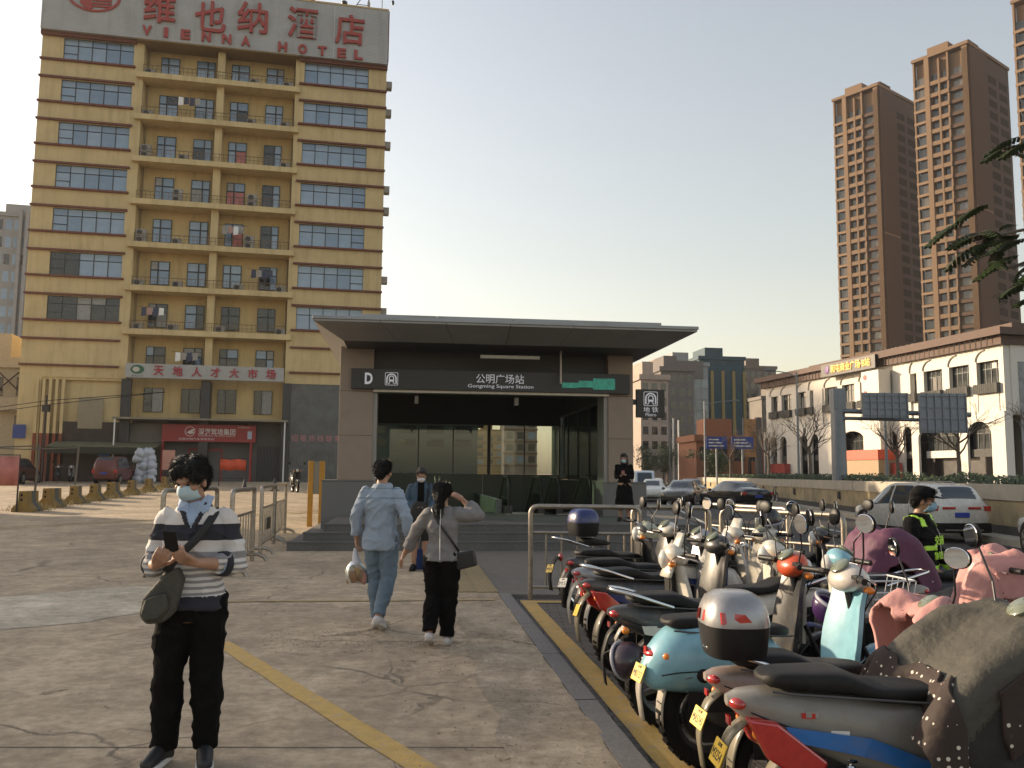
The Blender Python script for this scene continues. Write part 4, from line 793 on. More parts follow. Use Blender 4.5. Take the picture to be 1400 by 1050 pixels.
tower('shorter tan apartment tower, left of the pair behind the arcade', 82.2, 214, -52, 33, 12, 19, 4)
tower('taller tan apartment tower, in the middle behind the arcade', 93, 193, -52, 33, 12.3, 21, 4)
tower('tan apartment tower cut off by the right picture edge', 104.3, 172, -52, 34, 12, 16, 4)
# ================================================================ city behind
def block(name, label, x, y, rz, w_, d, h, cols, rows, wall, glass, ww=.6, wh=.55, z0=-.2, cat='building', grp='far city buildings', roof=True, band=None):
    t = thing(name, label, cat, (x, y, z0), rz, grp); M().box(0, w_, 0, d, 0, h).build('wall', wall, t)
    if roof: M().box(-.3, w_ + .3, -.3, d, h, h + .8).build('parapet', wall, t); M().box(w_ * .2, w_ * .6, 2, d * .7, h + .8, h + 3).build('roof_house', wall, t)
    cw, fh = w_ / cols, (h - 3) / rows
    for i in range(cols):
        for j in range(rows):
            inst('window', pane(cw * ww, fh * wh, random.choice(glass)), t, ((i + .5) * cw, -.02, 3 + (j + .5) * fh), (0, 0, random.gauss(0, .02)))
    if band:
        for j in range(rows): M().box(-.1, w_ + .1, -.12, -.001, 3 + j * fh - .1, 3 + j * fh + .1).build('ledge', band, t)
    return t
cpk = mat('pinkish render', (.36, .3, .26), .85, 0, .12, .3, dirt=.3); cgr = mat('grey facade', (.24, .25, .26), .6, 0, .1, .3); cbl = [mat('blue grey glazing %d' % i, c, .1, 0, .2, .3, spec=.8) for i, c in enumerate([(.09, .13, .17), (.12, .17, .21), (.07, .1, .14)])]; cteal = [mat('teal glazing', (.02, .06, .085), .45, 0, .2, .3, spec=.25)]; cylw = mat('mustard pier', (.26, .2, .08), .8); cbr = mat('brown facade', (.15, .135, .13), .85); cdk = mat('dark grey facade', (.17, .155, .14), .85, 0, .15, .3)
block('apartment_block', 'pinkish apartment block just right of the metro pillar', 19.2, 128, 8, 4.2, 12, 16, 3, 6, cpk, [pdark, tgl[1]])
block('apartment_block', 'dark brown block between the pinkish block and the glass office', 26, 150, 8, 6, 12, 20, 4, 7, cbr, [pdark])
block('office_block', 'grey glass office block with brown rooftop board', 30.9, 170, 8, 8.3, 14, 23.5, 6, 9, cgr, cbl, .9, .8)
M().box(1.2, 7.2, -.4, .2, 21, 24.5).build('roof_board', cbr, bpy.data.objects['office_block']); M().box(-2.2, -.1, 1, 12, 0, 25).build('side_wing', cpk, bpy.data.objects['office_block'])
tb = block('office_block', 'teal glass office block with mustard vertical piers', 41.5, 190, 8, 10.5, 14, 27.5, 5, 9, cteal[0], cteal, .92, .8)
for k in (0, 2, 4, 6, 8): M().box(k * 1.25 + .02, k * 1.25 + .7, -.35, -.05, 0, 25).build('pier', cylw, tb)
block('apartment_block', 'dull grey apartment block right of the teal office', 58.6, 218, 8, 9, 14, 29, 5, 9, cdk, [pdark, tgl[1]]); block('apartment_block', 'lower dull grey apartment block nearest the arcade roof', 61, 210, 8, 12, 14, 20.5, 6, 6, cdk, [pdark])
t = block('shop_building', 'low orange shop building behind the blue road signs', 23.5, 110, 5, 9, 8, 6.2, 4, 1, mat('orange render', (.3, .13, .07), .8), [pdark, tgl[1]], grp='low shops down the street'); 
t = thing('billboard', 'brown framed poster billboard left of the white arcade', 'billboard', (26.9, 100, -.1), 8); M().box(0, 1.45, -.1, .1, 3.9, 8.3).build('panel', mat('poster print', (.4, .22, .1), .6, 0, .6, .7), t); M().box(1.45, 2.1, -.3, .3, 0, 8.5).build('frame', cbr, t); M().box(-.1, 0, -.15, .15, 3.8, 8.4).build('frame_edge', cbr, t); M().box(.5, .8, -.1, .1, 0, 3.9).build('post', dkmetal, t)
# buildings seen through the glass of the metro entrance
for i, (x, y, w_, h, c, lb) in enumerate([(-5.2, 125, 4.2, 7.4, mat('ochre flats', (.42, .3, .14), .85), 'ochre flats seen through the metro glazing, right of centre'), (-1.0, 118, 4.5, 9.5, cpk, 'pinkish flats seen through the metro glazing near the right pillar'), (-8.5, 160, 4, 7.5, cdk, 'dull flats seen through the metro glazing at the centre'), (6.5, 100, 5, 9, MATS['ochre flats'], 'low ochre flats far down the street left of the vehicles')]): block('apartment_block', lb, x, y, 4, w_, 10, h, max(3, round(w_ / 1.3)), max(4, round(h / 2.7)), c, [pdark, tgl[1], bl[0]], band=twh)
block('site_office', 'dark teal cabin seen through the left of the metro glazing', -7.3, 43, 2, 5.6, 4, 4.3, 4, 2, mat('dull teal cladding', (.06, .075, .075), .8, spec=.2), [pdark], grp='things behind the metro entrance')
# grey buildings at the left picture edge
gb = block('office_block', 'pale grey office slab with ribs at the left picture edge', -100, 160, 14, 12, 20, 50, 8, 14, mat('cool grey facade', (.3, .29, .28), .8), [bl[0], pdark, bl[1]], .7, .6, grp='buildings left of the hotel')
for k in (0, 6.0, 7.2, 11.8): M().box(k - .3, k + .3, -1.2, -.1, 0, 51.5).build('rib', MATS['cool grey facade'], gb)
wb2 = block('shop_building', 'low cream building with dark windows left of the hotel', -47, 66, 12, 11.5, 10, 9.0, 3, 2, mat('cream render', (.42, .36, .26), .85), [pdark], .75, .5, z0=.6, grp='buildings left of the hotel'); M().box(-.2, 11.6, -.8, -.05, 5.6, 6.6).build('cream_band', MATS['cream render'], wb2)
q = M()
for k in range(8): q.cyl((k * 1.4, -.5, 7.2), (k * 1.4 + 1.4, -.5, 8.6), .06, n=6); q.cyl((k * 1.4 + 1.4, -.5, 7.2), (k * 1.4, -.5, 8.6), .06, n=6)
q.build('truss', brnd, wb2)
# unseen four storey block, added left of the forecourt to shade the near ground
sb2 = block('terrace_block', 'unseen four storey cream block added to shade the forecourt', -49.5, 3.2, 61.5, 38, 9, 11.9, 14, 4, MATS['cream render'], [bl[0], bl[1], pdark], grp='buildings left of the hotel', roof=False)
# ================================================================ gantry, lamps, signs
t = thing('sign_gantry', 'grey roadside gantry carrying the backs of two traffic signs', 'sign gantry', (15.9, 42, -.1), 0); gg = mat('galvanised grey', (.2, .22, .24), .5, .5, .12, 2)
q = M(); q.lathe([(.36, 0), (.33, 5.9)], n=14); q.build('column', gg, t, 40); M().box(-.3, .3, -.3, .3, 5.0, 6.0).build('column_head', gg, t)
q = M(); q.tube([(0, -.2, 4.9), (6.2, -.5, 4.75)], .12, 10); q.tube([(0, -.2, 4.55), (6.0, -.5, 4.45)], .09, 10); q.build('arm', gg, t, 50)
for x0, x1, z0, z1 in ((.9, 3.1, 4.55, 5.75), (3.6, 5.9, 3.85, 5.75)):
    p_ = M().box(x0, x1, -.75, -.7, z0, z1).build('sign_back', mat('sign back grey', (.24, .26, .3), .6, .2), t)
    for k in range(7): M().box(x0 + .02 + k * (x1 - x0 - .08) / 6, x0 + .07 + k * (x1 - x0 - .08) / 6, -.82, -.751, z0, z1).build('rib', gg, p_)
    for k in range(4): M().box(x0, x1, -.8, -.752, z0 + .1 + k * (z1 - z0 - .25) / 3, z0 + .15 + k * (z1 - z0 - .25) / 3).build('rail', gg, p_)
def lamp(label, x, y, h, arm, z0=-.1):
    t = thing('street_lamp', label, 'street lamp', (x, y, z0), 0, 'street lamps along the road'); M().tube([(0, 0, 0), (0, 0, h)], [.1, .055], 10).build('pole', gg, t, 50)
    q = M(); q.tube([(0, 0, h - .35), (arm * .5, 0, h - .05), (arm, 0, h + .08)], .035, 8); q.build('arm', gg, t, 50); s_ = 1 if arm > 0 else -1
    q = M(); q.ell((arm + s_ * .3, 0, h + .1), (.42, .14, .07)); q.build('lamp_head', gg, t, 60)
lamp('tall street lamp with short arm before the left end of the arcade', 19.9, 60, 8.9, -1.6, 0); lamp('street lamp with long arm to the right behind the black sedan', 17.9, 80, 8.6, 2.6); lamp('small far street lamp left of the glass office', 19.2, 105, 8.2, -1.3); lamp('thin street lamp right of the arcade kiosk', 20.8, 48, 5.2, .6, .3)
for k, (x, y) in enumerate(((22.1, 118), (23.6, 122))): t = thing('white_pole', ['left one of two plain white poles before the glass office', 'right one of two plain white poles before the glass office'][k], 'pole', (x, y, -.1), 0, 'white poles down the street'); M().cyl((0, 0, 0), (0, 0, 9.5), .13, .1).build('pole', white, t, 40); M().box(-.2, .2, -.2, .2, 0, .3).build('base', white, t)
blu = mat('road sign blue', (.02, .05, .25), .5)
for k, (x0, x1) in enumerate(((16.9, 18.7), (19.1, 21.0))):
    t = thing('road_sign', ['left of two blue direction signs over the road', 'right of two blue direction signs over the road'][k], 'road sign', (x0, 75, 0), 0, 'blue direction signs'); p_ = M().box(0, x1 - x0, -.04, .04, 3.95, 5.0).build('panel', blu, t); M().cyl(((x1 - x0) / 2, .1, -.1), ((x1 - x0) / 2, .1, 4.9), .08).build('post', gg, t)
    for j in range(3): M().box(.2, x1 - x0 - .3 - .2 * j, -.05, -.041, 4.15 + j * .27, 4.25 + j * .27).build('white_bar', white, p_)
# ================================================================ leafy branch reaching in at the upper right
lt_ = thing('flame_tree', 'feathery green tree branch hanging in from the right edge', 'tree', (13.5, 16.5, -.1)); lfm = mat('feathery leaves', (.035, .06, .018), .55, 0, .4, 3)
M().tube([(0, 0, 0), (.1, 0, 2.5), (-.2, -.2, 5.5), (-.9, -.5, 8)], [.26, .2, .15, .08], 10).build('trunk', barkm, lt_, 60)
br_ = M(); lf = M(); rn = random.Random(4)
def frond(p, d, L_):
    up_ = V((0, 0, 1)); side = d.cross(up_).normalized(); pts = []
    for i in range(9): t = i / 8; pts.append(p + d * L_ * t + V((0, 0, -.45 * L_ * t * t)))
    br_.tube(pts, .006, 4)
    for i in range(1, 9):
        for s_ in (-1, 1):
            dd = (side * s_ + (pts[i] - pts[i - 1]).normalized() * .5 + V((0, 0, -.35))).normalized(); l2 = L_ * .3 * (1 - abs(i / 8 - .45))
            nn = dd.cross(up_).normalized()
            for k in range(9):
                c = pts[i] + dd * l2 * (k + 1) / 9 + V((0, 0, -.1 * l2 * (k / 9) ** 2))
                for s2 in (-1, 1): e = c + nn * s2 * .075 + dd * .03; lf.add([c, c + nn * s2 * .036 + dd * .026, e, c + nn * s2 * .036 - dd * .012], [(0, 1, 2, 3)])
def limb(pts, r): br_.tube(rail(pts, .5, 4), r, 7)
for tip, n_ in (((8.5, 15.6, 6.0), 20), ((9.2, 15.7, 7.75), 12), ((9.0, 15.3, 5.4), 14), ((10.3, 16.2, 8.3), 8), ((9.6, 15, 5.6), 12)):
    a = V((-.3, -.2, 6.2)); b = V(tip) - V((13.5, 16.5, -.1)); limb([a, a.lerp(b, .5) + V((0, 0, .5)), b], .03)
    for k in range(n_):
        p = b + V((rn.uniform(0, 1.3), rn.gauss(0, .35), rn.gauss(.05, .28))); an_ = rn.gauss(PI, .9); frond(p, V((math.cos(an_), math.sin(an_), rn.uniform(-.2, .25))).normalized(), rn.uniform(.4, .66))
br_.build('branch', barkm, lt_); stuff(lf.build('crown', lfm, lt_))

# leafy street trees far down the road
def leafy_tree(label, x, y, h, seed):
    rn = random.Random(seed); t = thing('leafy_tree', label, 'tree', (x, y, -.1), 0, 'leafy trees far down the road'); M().tube([(0, 0, 0), (.05, 0, h * .3), (0, 0, h * .6)], [.16, .12, .06], 8).build('trunk', barkm, t, 60); q = M()
    cl = [V((rn.gauss(0, h * .17), rn.gauss(0, h * .17), h * rn.uniform(.45, .95))) for _ in range(14)]
    for k in range(1700):
        c = rn.choice(cl); p = c + V((rn.gauss(0, 1), rn.gauss(0, 1), rn.gauss(0, .8))) * h * .075; a = V((rn.gauss(0, 1), rn.gauss(0, 1), rn.gauss(0, 1))).normalized(); b = a.orthogonal().normalized(); s_ = rn.uniform(.07, .16); q.add([p - a * s_, p + b * s_ * .5, p + a * s_, p - b * s_ * .5], [(0, 1, 2, 3)])
    q.build('crown', leafm, t)
for i, (x, y, h, lb) in enumerate(((21.5, 92, 4.2, 'leafy tree under the far street lamp arm'), (17.5, 112, 5.5, 'leafy tree before the pinkish block at the street end'), (20.5, 117, 5, 'leafy tree before the brown block at the street end'), (24.6, 104, 4.5, 'leafy tree in front of the low orange shop'), (22.5, 125, 6.5, 'leafy tree before the grey glass office'))): leafy_tree(lb, x, y, h, 30 + i)
# ================================================================ scooters
def paint(name, c, rough=.32, dirt=.5, metal=0): return mat('paint ' + name, c, rough, metal, .1, 9, 0, spec=.4, coat=.35 if dirt > .2 else .6, dirt=dirt, dcol=(.16, .135, .1), dscale=7)
vinyl = mat('seat vinyl', (.01, .01, .0105), .55, 0, .25, 12, .15, 250, spec=.25, dirt=.22, dcol=(.07, .06, .05), dscale=4)
def dotmat(name, base, dot, scale, rad, rough=.8, rnd=.25):
    m = mat(name, base, rough, 0, .2, 5, .25, 25); n = m.node_tree.nodes; L = m.node_tree.links; b = n['Principled BSDF']; src = b.inputs['Base Color'].links[0].from_socket
    tc = n.new('ShaderNodeTexCoord'); vo = n.new('ShaderNodeTexVoronoi'); vo.inputs['Scale'].default_value = scale; vo.inputs['Randomness'].default_value = rnd; L.new(tc.outputs['Object'], vo.inputs['Vector'])
    lt = n.new('ShaderNodeMath'); lt.operation = 'LESS_THAN'; lt.inputs[1].default_value = rad; L.new(vo.outputs['Distance'], lt.inputs[0]); x = n.new('ShaderNodeMix'); x.data_type = 'RGBA'; L.new(lt.outputs[0], x.inputs[0]); L.new(src, x.inputs[6]); x.inputs[7].default_value = (*dot, 1); L.new(x.outputs[2], b.inputs['Base Color']); return m
def keyloft(keys, n=18, m=16, e=2.6, x0=None, x1=None):
    q = M(); rings = []; a = keys[0][0]; b = keys[-1][0]
    for i in range(m + 1):
        x = lerp(a, b, i / m); zc, hw, hh = cat_interp(keys, x); rings.append([(x, p[0], zc + p[1]) for p in se(n, hw, hh, e)])
    return q.loft(rings)
def wheel(parent, x, r, w_, kind, name='wheel', y=0):
    e = bpy.data.objects.new(name, None); COL.objects.link(e); e.parent = parent; e.location = (x, y, r); e.rotation_euler = (0, random.random() * 6, 0)
    k = (r, w_, kind)
    if k not in WC:
        t = M(); t.lathe_closed([(r * .70, -w_ * .45), (r * .86, -w_ * .5), (r * .96, -w_ * .38), (r, -w_ * .15), (r, w_ * .15), (r * .96, w_ * .38), (r * .86, w_ * .5), (r * .70, w_ * .45)], (0, 0, 0), 'y', 32)
        for j in range(32): a = 2 * PI * j / 32; t.boxm((.012, w_ * .8, .02), Matrix.Rotation(a, 4, 'Y') @ Matrix.Translation((r * .995, 0, 0)))
        g = M(); g.lathe_closed([(r * .62, -w_ * .3), (r * .72, -w_ * .42), (r * .72, w_ * .42), (r * .62, w_ * .3)], (0, 0, 0), 'y', 28); g.lathe([(r * .2, -w_ * .55), (r * .22, 0), (r * .2, w_ * .55)], ax='y', n=14)
        if kind == 'spoke':
            for j in range(24): a = 2 * PI * j / 24; s_ = (1 if j % 2 else -1) * w_ * .3; g.cyl((r * .18 * math.cos(a + .5), s_, r * .18 * math.sin(a + .5)), (r * .66 * math.cos(a), 0, r * .66 * math.sin(a)), .0022, n=4)
        elif kind == 'hub': g.lathe([(r * .5, -w_ * .42), (r * .55, 0), (r * .5, w_ * .42)], ax='y', n=24)
        else:
            for j in range(5): a = 2 * PI * j / 5; g.boxm((r * .5, w_ * .35, .032), Matrix.Rotation(a, 4, 'Y') @ Matrix.Translation((r * .42, 0, 0)))
        WC[k] = (t.mesh('tyre', rubber, 40), g.mesh('rim', chrome if kind == 'spoke' else (dkmetal if kind == 'hub' else mat('alloy rim', (.2, .2, .2), .4, .8, .2, 10, dirt=.4)), 40))
    inst('tyre', WC[k][0], e); inst('rim', WC[k][1], e); return e
WC = {}
plate_txt = mat('plate black', (.03, .03, .03), .6)
def cover(parent, m1, m2, w_=.46, skirt=True, path=None):
    path = path or [(.66, .62), (.74, .86), (.86, 1.03), (.98, 1.09), (1.10, 1.02), (1.19, .84), (1.25, .62), (1.27, .42)]
    def sheet_(rows, m, nm, y0=-1, y1=1, off=0, yo=1):
        q = M(); nv, nu = 48, 80; vs = []; y0 *= 1.3; y1 *= 1.3
        for i in range(nv + 1):
            t = rows[0] + (rows[1] - rows[0]) * i / nv; k = min(int(t), len(path) - 2); f_ = t - k; P0, P1 = V(path[k]), V(path[k + 1]); p = P0.lerp(P1, f_)
            for j in range(nu + 1):
                u = lerp(y0, y1, j / nu); prof = w_ * (1 if t < 3.6 else 1 - .07 * (t - 3.6)); au = abs(u); y = math.copysign(prof * (min(au, 1) + .06 * max(0, au - 1)), u); sl = math.exp(-((au - .8) / .25) ** 2)
                x = p.x + .06 * sl * (1 if t > 3 else -.8) - .08 * min(au, 1) ** 2.2; z = p.y + .03 * sl - .06 * max(0, au - .7) - .75 * max(0, au - .96) * (1 - .1 * t)
                ft = min(1, abs(t - 3.6) / 2.2); fw_ = 9 * u + 2.2 * noise.noise(V((u * 1.3, t * .5, len(parent.name)))) + .5 * t
                nz = noise.noise(V((u * 1.8, t * .7, len(parent.name) * .7))) * .035 + ft * (.022 * math.sin(fw_) + .012 * math.sin(2.3 * fw_ + 1)) + .006 * noise.noise(V((u * 9, t * 3, 4))) + .016 * math.exp(-((t - 3.2 - .5 * math.sin(3 * u)) / .12) ** 2) * au
                vs.append((x + nz + off, (y + nz * .3 * (au > .9)) * yo, z + nz * .6))
        q.add(vs, [(i * (nu + 1) + j, i * (nu + 1) + j + 1, (i + 1) * (nu + 1) + j + 1, (i + 1) * (nu + 1) + j) for i in range(nv) for j in range(nu)])
        o = q.build(nm, m, parent, 70); s_ = o.modifiers.new('s', 'SOLIDIFY'); s_.thickness = .028; return o
    a = sheet_((0.5, 6.2), m1, 'wind_cover', -.86 if skirt else -1, .86 if skirt else 1)
    if skirt: sheet_((5.4, 7.0), qblk, 'cover_skirt', off=.02); sheet_((0.0, 1.25), m2, 'cover_flap', off=-.035, yo=1.05); sheet_((2.0, 5.4), m2, 'cover_side', -1.06, -.8, 0, 1.05); sheet_((.8, 6.6), qblk, 'cover_lining', -1.6, -.84, 0, 1.0)
    return a
G2 = 'scooters parked along the kerb'
def scooter(label, x, y, rz, body, accent=None, style='scooter', box=None, plate='', pcol=None, cov=None, seat=None, rim='alloy', mir='wing', basket=False, light=None, r=.272, dirt=.35, helmet=None, steer=0, name='scooter', nac=None, sc_=1, tail=None, rack=True):
    t = thing(name, label, 'scooter', (x, y, -.06), rz, G2); t.scale = (sc_,) * 3; accent = accent or black; seat = seat or vinyl; WB = 1.26; nac = nac or body
    wheel(t, 0, r, .1, rim, 'rear_wheel'); fwm = wheel(t, WB, r, .09, 'spoke' if rim == 'spoke' else 'alloy', 'front_wheel')
    eb = style == 'ebike'
    # chassis: swing arm, drive unit, shocks, stand
    q = M(); q.box(-.05, .34, -.1, -.07, r - .03, r + .04); q.box(-.05, .34, .07, .1, r - .03, r + .04); q.cyl((0, -.13, r), (0, .13, r), .018, n=8); q.tube([(.3, 0, r), (.5, 0, .3), (.95, 0, .27)], .035, 8); q.build('swing_arm', dkmetal, t)
    q = M(); q.ell((.16, -.11, r + .02), (.24, .05, .1), 16, 8); q.build('drive_casing', dkmetal if style != 'retro' else mat('motor cover grey', (.06, .06, .062), .5, .4, .2, 8), t, 60)
    for s_ in (-1, 1):
        q = M(); q.cyl((.0, s_ * .115, r + .03), (.1, s_ * .115, .56), .012, n=8)
        for k in range(7): q.torus((0, 0, 0), .026, .006, 'z', 12, 5); k0 = len(q.v) - 60; mx = Matrix.Translation(V((.0, s_ * .115, r + .03)).lerp(V((.1, s_ * .115, .56)), .3 + .085 * k)); q.v[k0:] = [tuple(mx @ V(p)) for p in q.v[k0:]]
        q.build('shock_absorber', chrome if s_ < 0 else dkmetal, t, 50)
    q = M(); q.tube(rail([(.38, -.12, .26), (.3, -.2, .0), (.24, -.24, .0)], .02), .012, 6); q.tube(rail([(.38, .12, .26), (.32, .16, .05)], .02), .012, 6); q.build('stand', dkmetal, t)
    # rear fender and mud flap
    q = M(); pr = []
    for k in range(13):
        a = R(78 + k * 9.2); pr.append((r + .035, a))
    for side in (-.06, .06): pass
    vs = [((rr) * math.cos(a), yy, r + rr * math.sin(a)) for rr, a in pr for yy in (-.062, -.03, .03, .062)]
    vs = [(p[0], p[1], p[2] - (.018 if abs(p[1]) > .05 else 0)) for p in vs]; q.add(vs, [(i * 4 + j, i * 4 + j + 1, i * 4 + j + 5, i * 4 + j + 4) for i in range(12) for j in range(3)]); o = q.build('rear_fender', tail or body, t, 60); o.modifiers.new('s', 'SOLIDIFY').thickness = .006
    # bodywork
    if style == 'retro':
        bk = [(-.45, .50, .04, .04), (-.41, .52, .10, .10), (-.26, .57, .175, .17), (-.02, .585, .21, .2), (.22, .55, .2, .2), (.42, .50, .17, .18), (.56, .44, .1, .13)]
        b = keyloft(bk, 22, 18, 2.2).build('tail_body', body, t, 60)
        q = M(); q.ell((-.1, -.185, .52), (.052, .02, .045)); q.build('indicator', black, b, 60)
        q = M(); q.tube([(-.38, -.09, .47), (-.2, -.17, .5), (.1, -.207, .56), (.35, -.185, .6)], .007, 6); q.build('trim_line', mat('trim line grey', (.1, .16, .18), .4), b)
    elif eb:
        b = M().box(-.12, .5, -.05, .05, .40, .50).build('battery_case', body, t, bevel=.015); q = M(); q.tube([(0, 0, r + .02), (.4, 0, .34), (.9, 0, .3), (1.04, 0, .72)], .026, 8); q.tube([(.35, 0, .34), (.3, 0, .72)], .024, 8); q.build('frame_tube', body, t, 60)
    else:
        bk = [(-.45, .695, .03, .018), (-.41, .69, .065, .04), (-.26, .66, .112, .082), (0, .61, .142, .125), (.25, .56, .155, .165), (.45, .5, .148, .2), (.58, .42, .12, .16)]
        b = keyloft(bk, 18, 18, 3.0).build('tail_body', body, t, 50)
        for s_ in (-1, 1):
            q = M(); yy = s_ * .168; q.add([(-.22, s_ * .135, .63), (.15, yy, .60), (.48, s_ * .16, .50), (.5, s_ * .158, .45), (.1, yy, .54), (-.2, s_ * .138, .58)], [(0, 1, 4, 5), (1, 2, 3, 4)]); o = q.build('accent_stripe', accent, b); o.modifiers.new('s', 'SOLIDIFY').thickness = .012
            q = M(); q.add([(.0, s_ * .16, .5), (.5, s_ * .158, .42), (.46, s_ * .15, .3), (.12, s_ * .14, .36)], [(0, 1, 2, 3)]); o = q.build('side_grille', black, b); o.modifiers.new('s', 'SOLIDIFY').thickness = .02
    zs = .77 if style != 'retro' else .75
    sk = [(-.30, zs + .012, .06, .012), (-.27, zs + .012, .10, .026), (-.1, zs + .01, .125, .036), (.06, zs + .008, .135, .038), (.13, zs - .008, .138, .034), (.22, zs - .03, .14, .03), (.38, zs - .035, .125, .032), (.50, zs - .04, .085, .03), (.55, zs - .045, .04, .018)]
    if eb: sk = [(-.02, .80, .05, .02), (.03, .79, .1, .04), (.2, .78, .11, .04), (.35, .77, .07, .03), (.42, .76, .03, .015)]
    sseat = keyloft(sk, 22, 26, 4.2).build('seat', seat, t, 60)
    if not eb: q = M(); q.tube([(sk[1][0] + i * .09, -(.118 if i in (0, 9) else .145), zs - .02 - .004 * i) for i in range(10)], .005, 5); q.build('piping', mat('seat piping', (.07, .07, .07), .6), sseat)
    M().box(.5, .98, -.15, .15, .26, .31).build('footboard', black if style != 'retro' else body, t, bevel=.02)
    # rear rack / grab rail
    if rack:
        q = M(); q.tube(rail([(.02, -.15, zs - .03), (-.3, -.14, zs + .05), (-.44, -.08, zs + .07), (-.44, .08, zs + .07), (-.3, .14, zs + .05), (.02, .15, zs - .03)], .06), .011, 8); q.build('grab_rail', chrome, t, 60)
    # leg shield
    q = M(); rings = []
    for k in range(9):
        z = .30 + .62 * k / 8; xx = .97 + .1 * (k / 8) - .03 * math.sin(PI * k / 8); hw = (.13 + .075 * math.sin(PI * min(1, k / 8 * 1.15) * .8)) if not eb else .045
        rings.append([(xx - .05 * (u * u) * 3, u * hw * 2, z) for u in [-.5 + i / 8 for i in range(9)]] + [(xx - .035 - .05 * (u * u) * 3, u * hw * 2, z) for u in [.5 - i / 8 for i in range(9)]])
    q.loft(rings); sh_ = q.build('leg_shield', body, t, 50)
    if not eb:
        q = M(); q.prism([(-.05, .5), (.05, .5), (.09, .86), (0, .9), (-.09, .86)], 1.04, 1.075, 'x'); q.build('front_panel', accent, sh_, bevel=.008)
    # steering group
    st = bpy.data.objects.new('steering', None); COL.objects.link(st); st.parent = t; st.location = (1.0, 0, 0); st.rotation_euler = (0, 0, R(steer))
    X = lambda p: (p[0] - 1.0, p[1], p[2])
    for s_ in (-1, 1): q = M(); q.cyl(X((WB, s_ * .065, r)), X((1.06, s_ * .065, .62)), .016, n=8); q.build('fork_leg', dkmetal if not eb else chrome, st, 60)
    q = M(); q.cyl(X((1.08, 0, .6)), X((.98, 0, 1.0)), .024, n=10); q.build('steering_column', dkmetal if not eb else white, st, 60)
    q = M(); vs = []
    for k in range(11):
        a = R(25 + k * 13.5); vs += [X((WB + (r + .03) * math.cos(a), yy, r + (r + .03) * math.sin(a) - (.015 if abs(yy) > .05 else 0))) for yy in (-.06, -.03, .03, .06)]
    q.add(vs, [(i * 4 + j, i * 4 + j + 1, i * 4 + j + 5, i * 4 + j + 4) for i in range(10) for j in range(3)]); o = q.build('front_fender', body, st, 60); o.modifiers.new('s', 'SOLIDIFY').thickness = .006
    q = M(); q.tube(rail([X((.90, -.36, 1.0)), X((.96, -.2, 1.0)), X((1.0, -.1, .96)), X((1.0, .1, .96)), X((.96, .2, 1.0)), X((.90, .36, 1.0))], .05), .012, 8); q.build('handlebar', dkmetal if not eb else chrome, st, 60)
    for s_ in (-1, 1):
        q = M(); q.cyl(X((.957, s_ * .2, 1.0)), X((.89, s_ * .365, 1.0)), .018, n=10); q.build('grip', black, st, 60)
        q = M(); q.tube([X((.98, s_ * .17, .995)), X((1.02, s_ * .22, .99)), X((.98, s_ * .34, .985))], .006, 6); q.build('brake_lever', chrome, st)
        if mir:
            hx, hy, hz = (.94, s_ * .33, 1.3) if mir == 'wing' else (.92, s_ * .36, 1.26)
            q = M(); q.tube([X((.96, s_ * .2, 1.01)), X((.97, s_ * .24, 1.12)), X((hx, hy - s_ * .04, hz - .05))], .006, 6); q.build('mirror_stem', dkmetal, st)
            mx = Matrix.Rotation(R(s_ * -14 + random.uniform(-10, 10)), 3, 'Z') @ Matrix.Rotation(R(random.uniform(-14, 4)), 3, 'Y')
            q = M(); ry, rzz = (.085, .052) if mir == 'wing' else (.062, .062); q.ell(X((hx, hy, hz)), (.018, ry, rzz), 18, 10, mx); mh = q.build('mirror_housing', black, st, 60)
            q = M(); q.loft([[V(X((hx, hy, hz))) + mx @ V((-.0195, p[0], p[1])) for p in se(20, ry * .9, rzz * .9, 2.2)], [V(X((hx, hy, hz))) + mx @ V((-.016, p[0], p[1])) for p in se(20, ry * .95, rzz * .95, 2.2)]]); q.build('mirror_glass', mirror, mh)
    if not eb:
        q = M(); q.ell(X((1.0, 0, .985)), (.11, .155, .075), 20, 12, Matrix.Rotation(R(-18), 3, 'Y')); nc = q.build('handlebar_cowl', nac, st, 60)
        q = M(); q.lathe([(.062, 0), (.066, .012), (.058, .02)], (0, 0, 0), 'z', 20); q.xf(Matrix.Translation(X((.955, 0, 1.042))) @ Matrix.Rotation(R(-30), 4, 'Y')); q.build('speedometer', mat('dial glass', (.16, .18, .13), .12, 0, .2, 8, spec=.8), nc, 50)
        q = M(); q.lathe([(.02, .05), (.062, .03), (.075, -.02), (.06, -.05)], (0, 0, 0), 'x', 20); q.xf(Matrix.Translation(X((1.1, 0, .955)))); q.build('headlight', light or mat('headlight lens', (.55, .55, .52), .08, 0, 0, spec=.9, coat=.5), nc, 50)
        for s_ in (-1, 1): q = M(); q.ell(X((1.06, s_ * .15, .93)), (.035, .04, .022), 12, 8); q.build('front_indicator', amber, nc, 60)
        if style == 'shell':
            q = M(); rings = []
            for k in range(8): tt = k / 7; rings.append([X((1.12 - .16 * tt + .02 - .06 * (u * 2) ** 2 * (1 - tt * .3), u * (.34 - .18 * tt), .84 + .30 * tt)) for u in [-.5 + i / 10 for i in range(11)]])
            q.loft(rings, False, False); o = q.build('front_mask', nac, nc, 60); o.modifiers.new('s', 'SOLIDIFY').thickness = .012
    # tail lamp, indicators, plate
    tx = -.43 if style != 'retro' else -.41
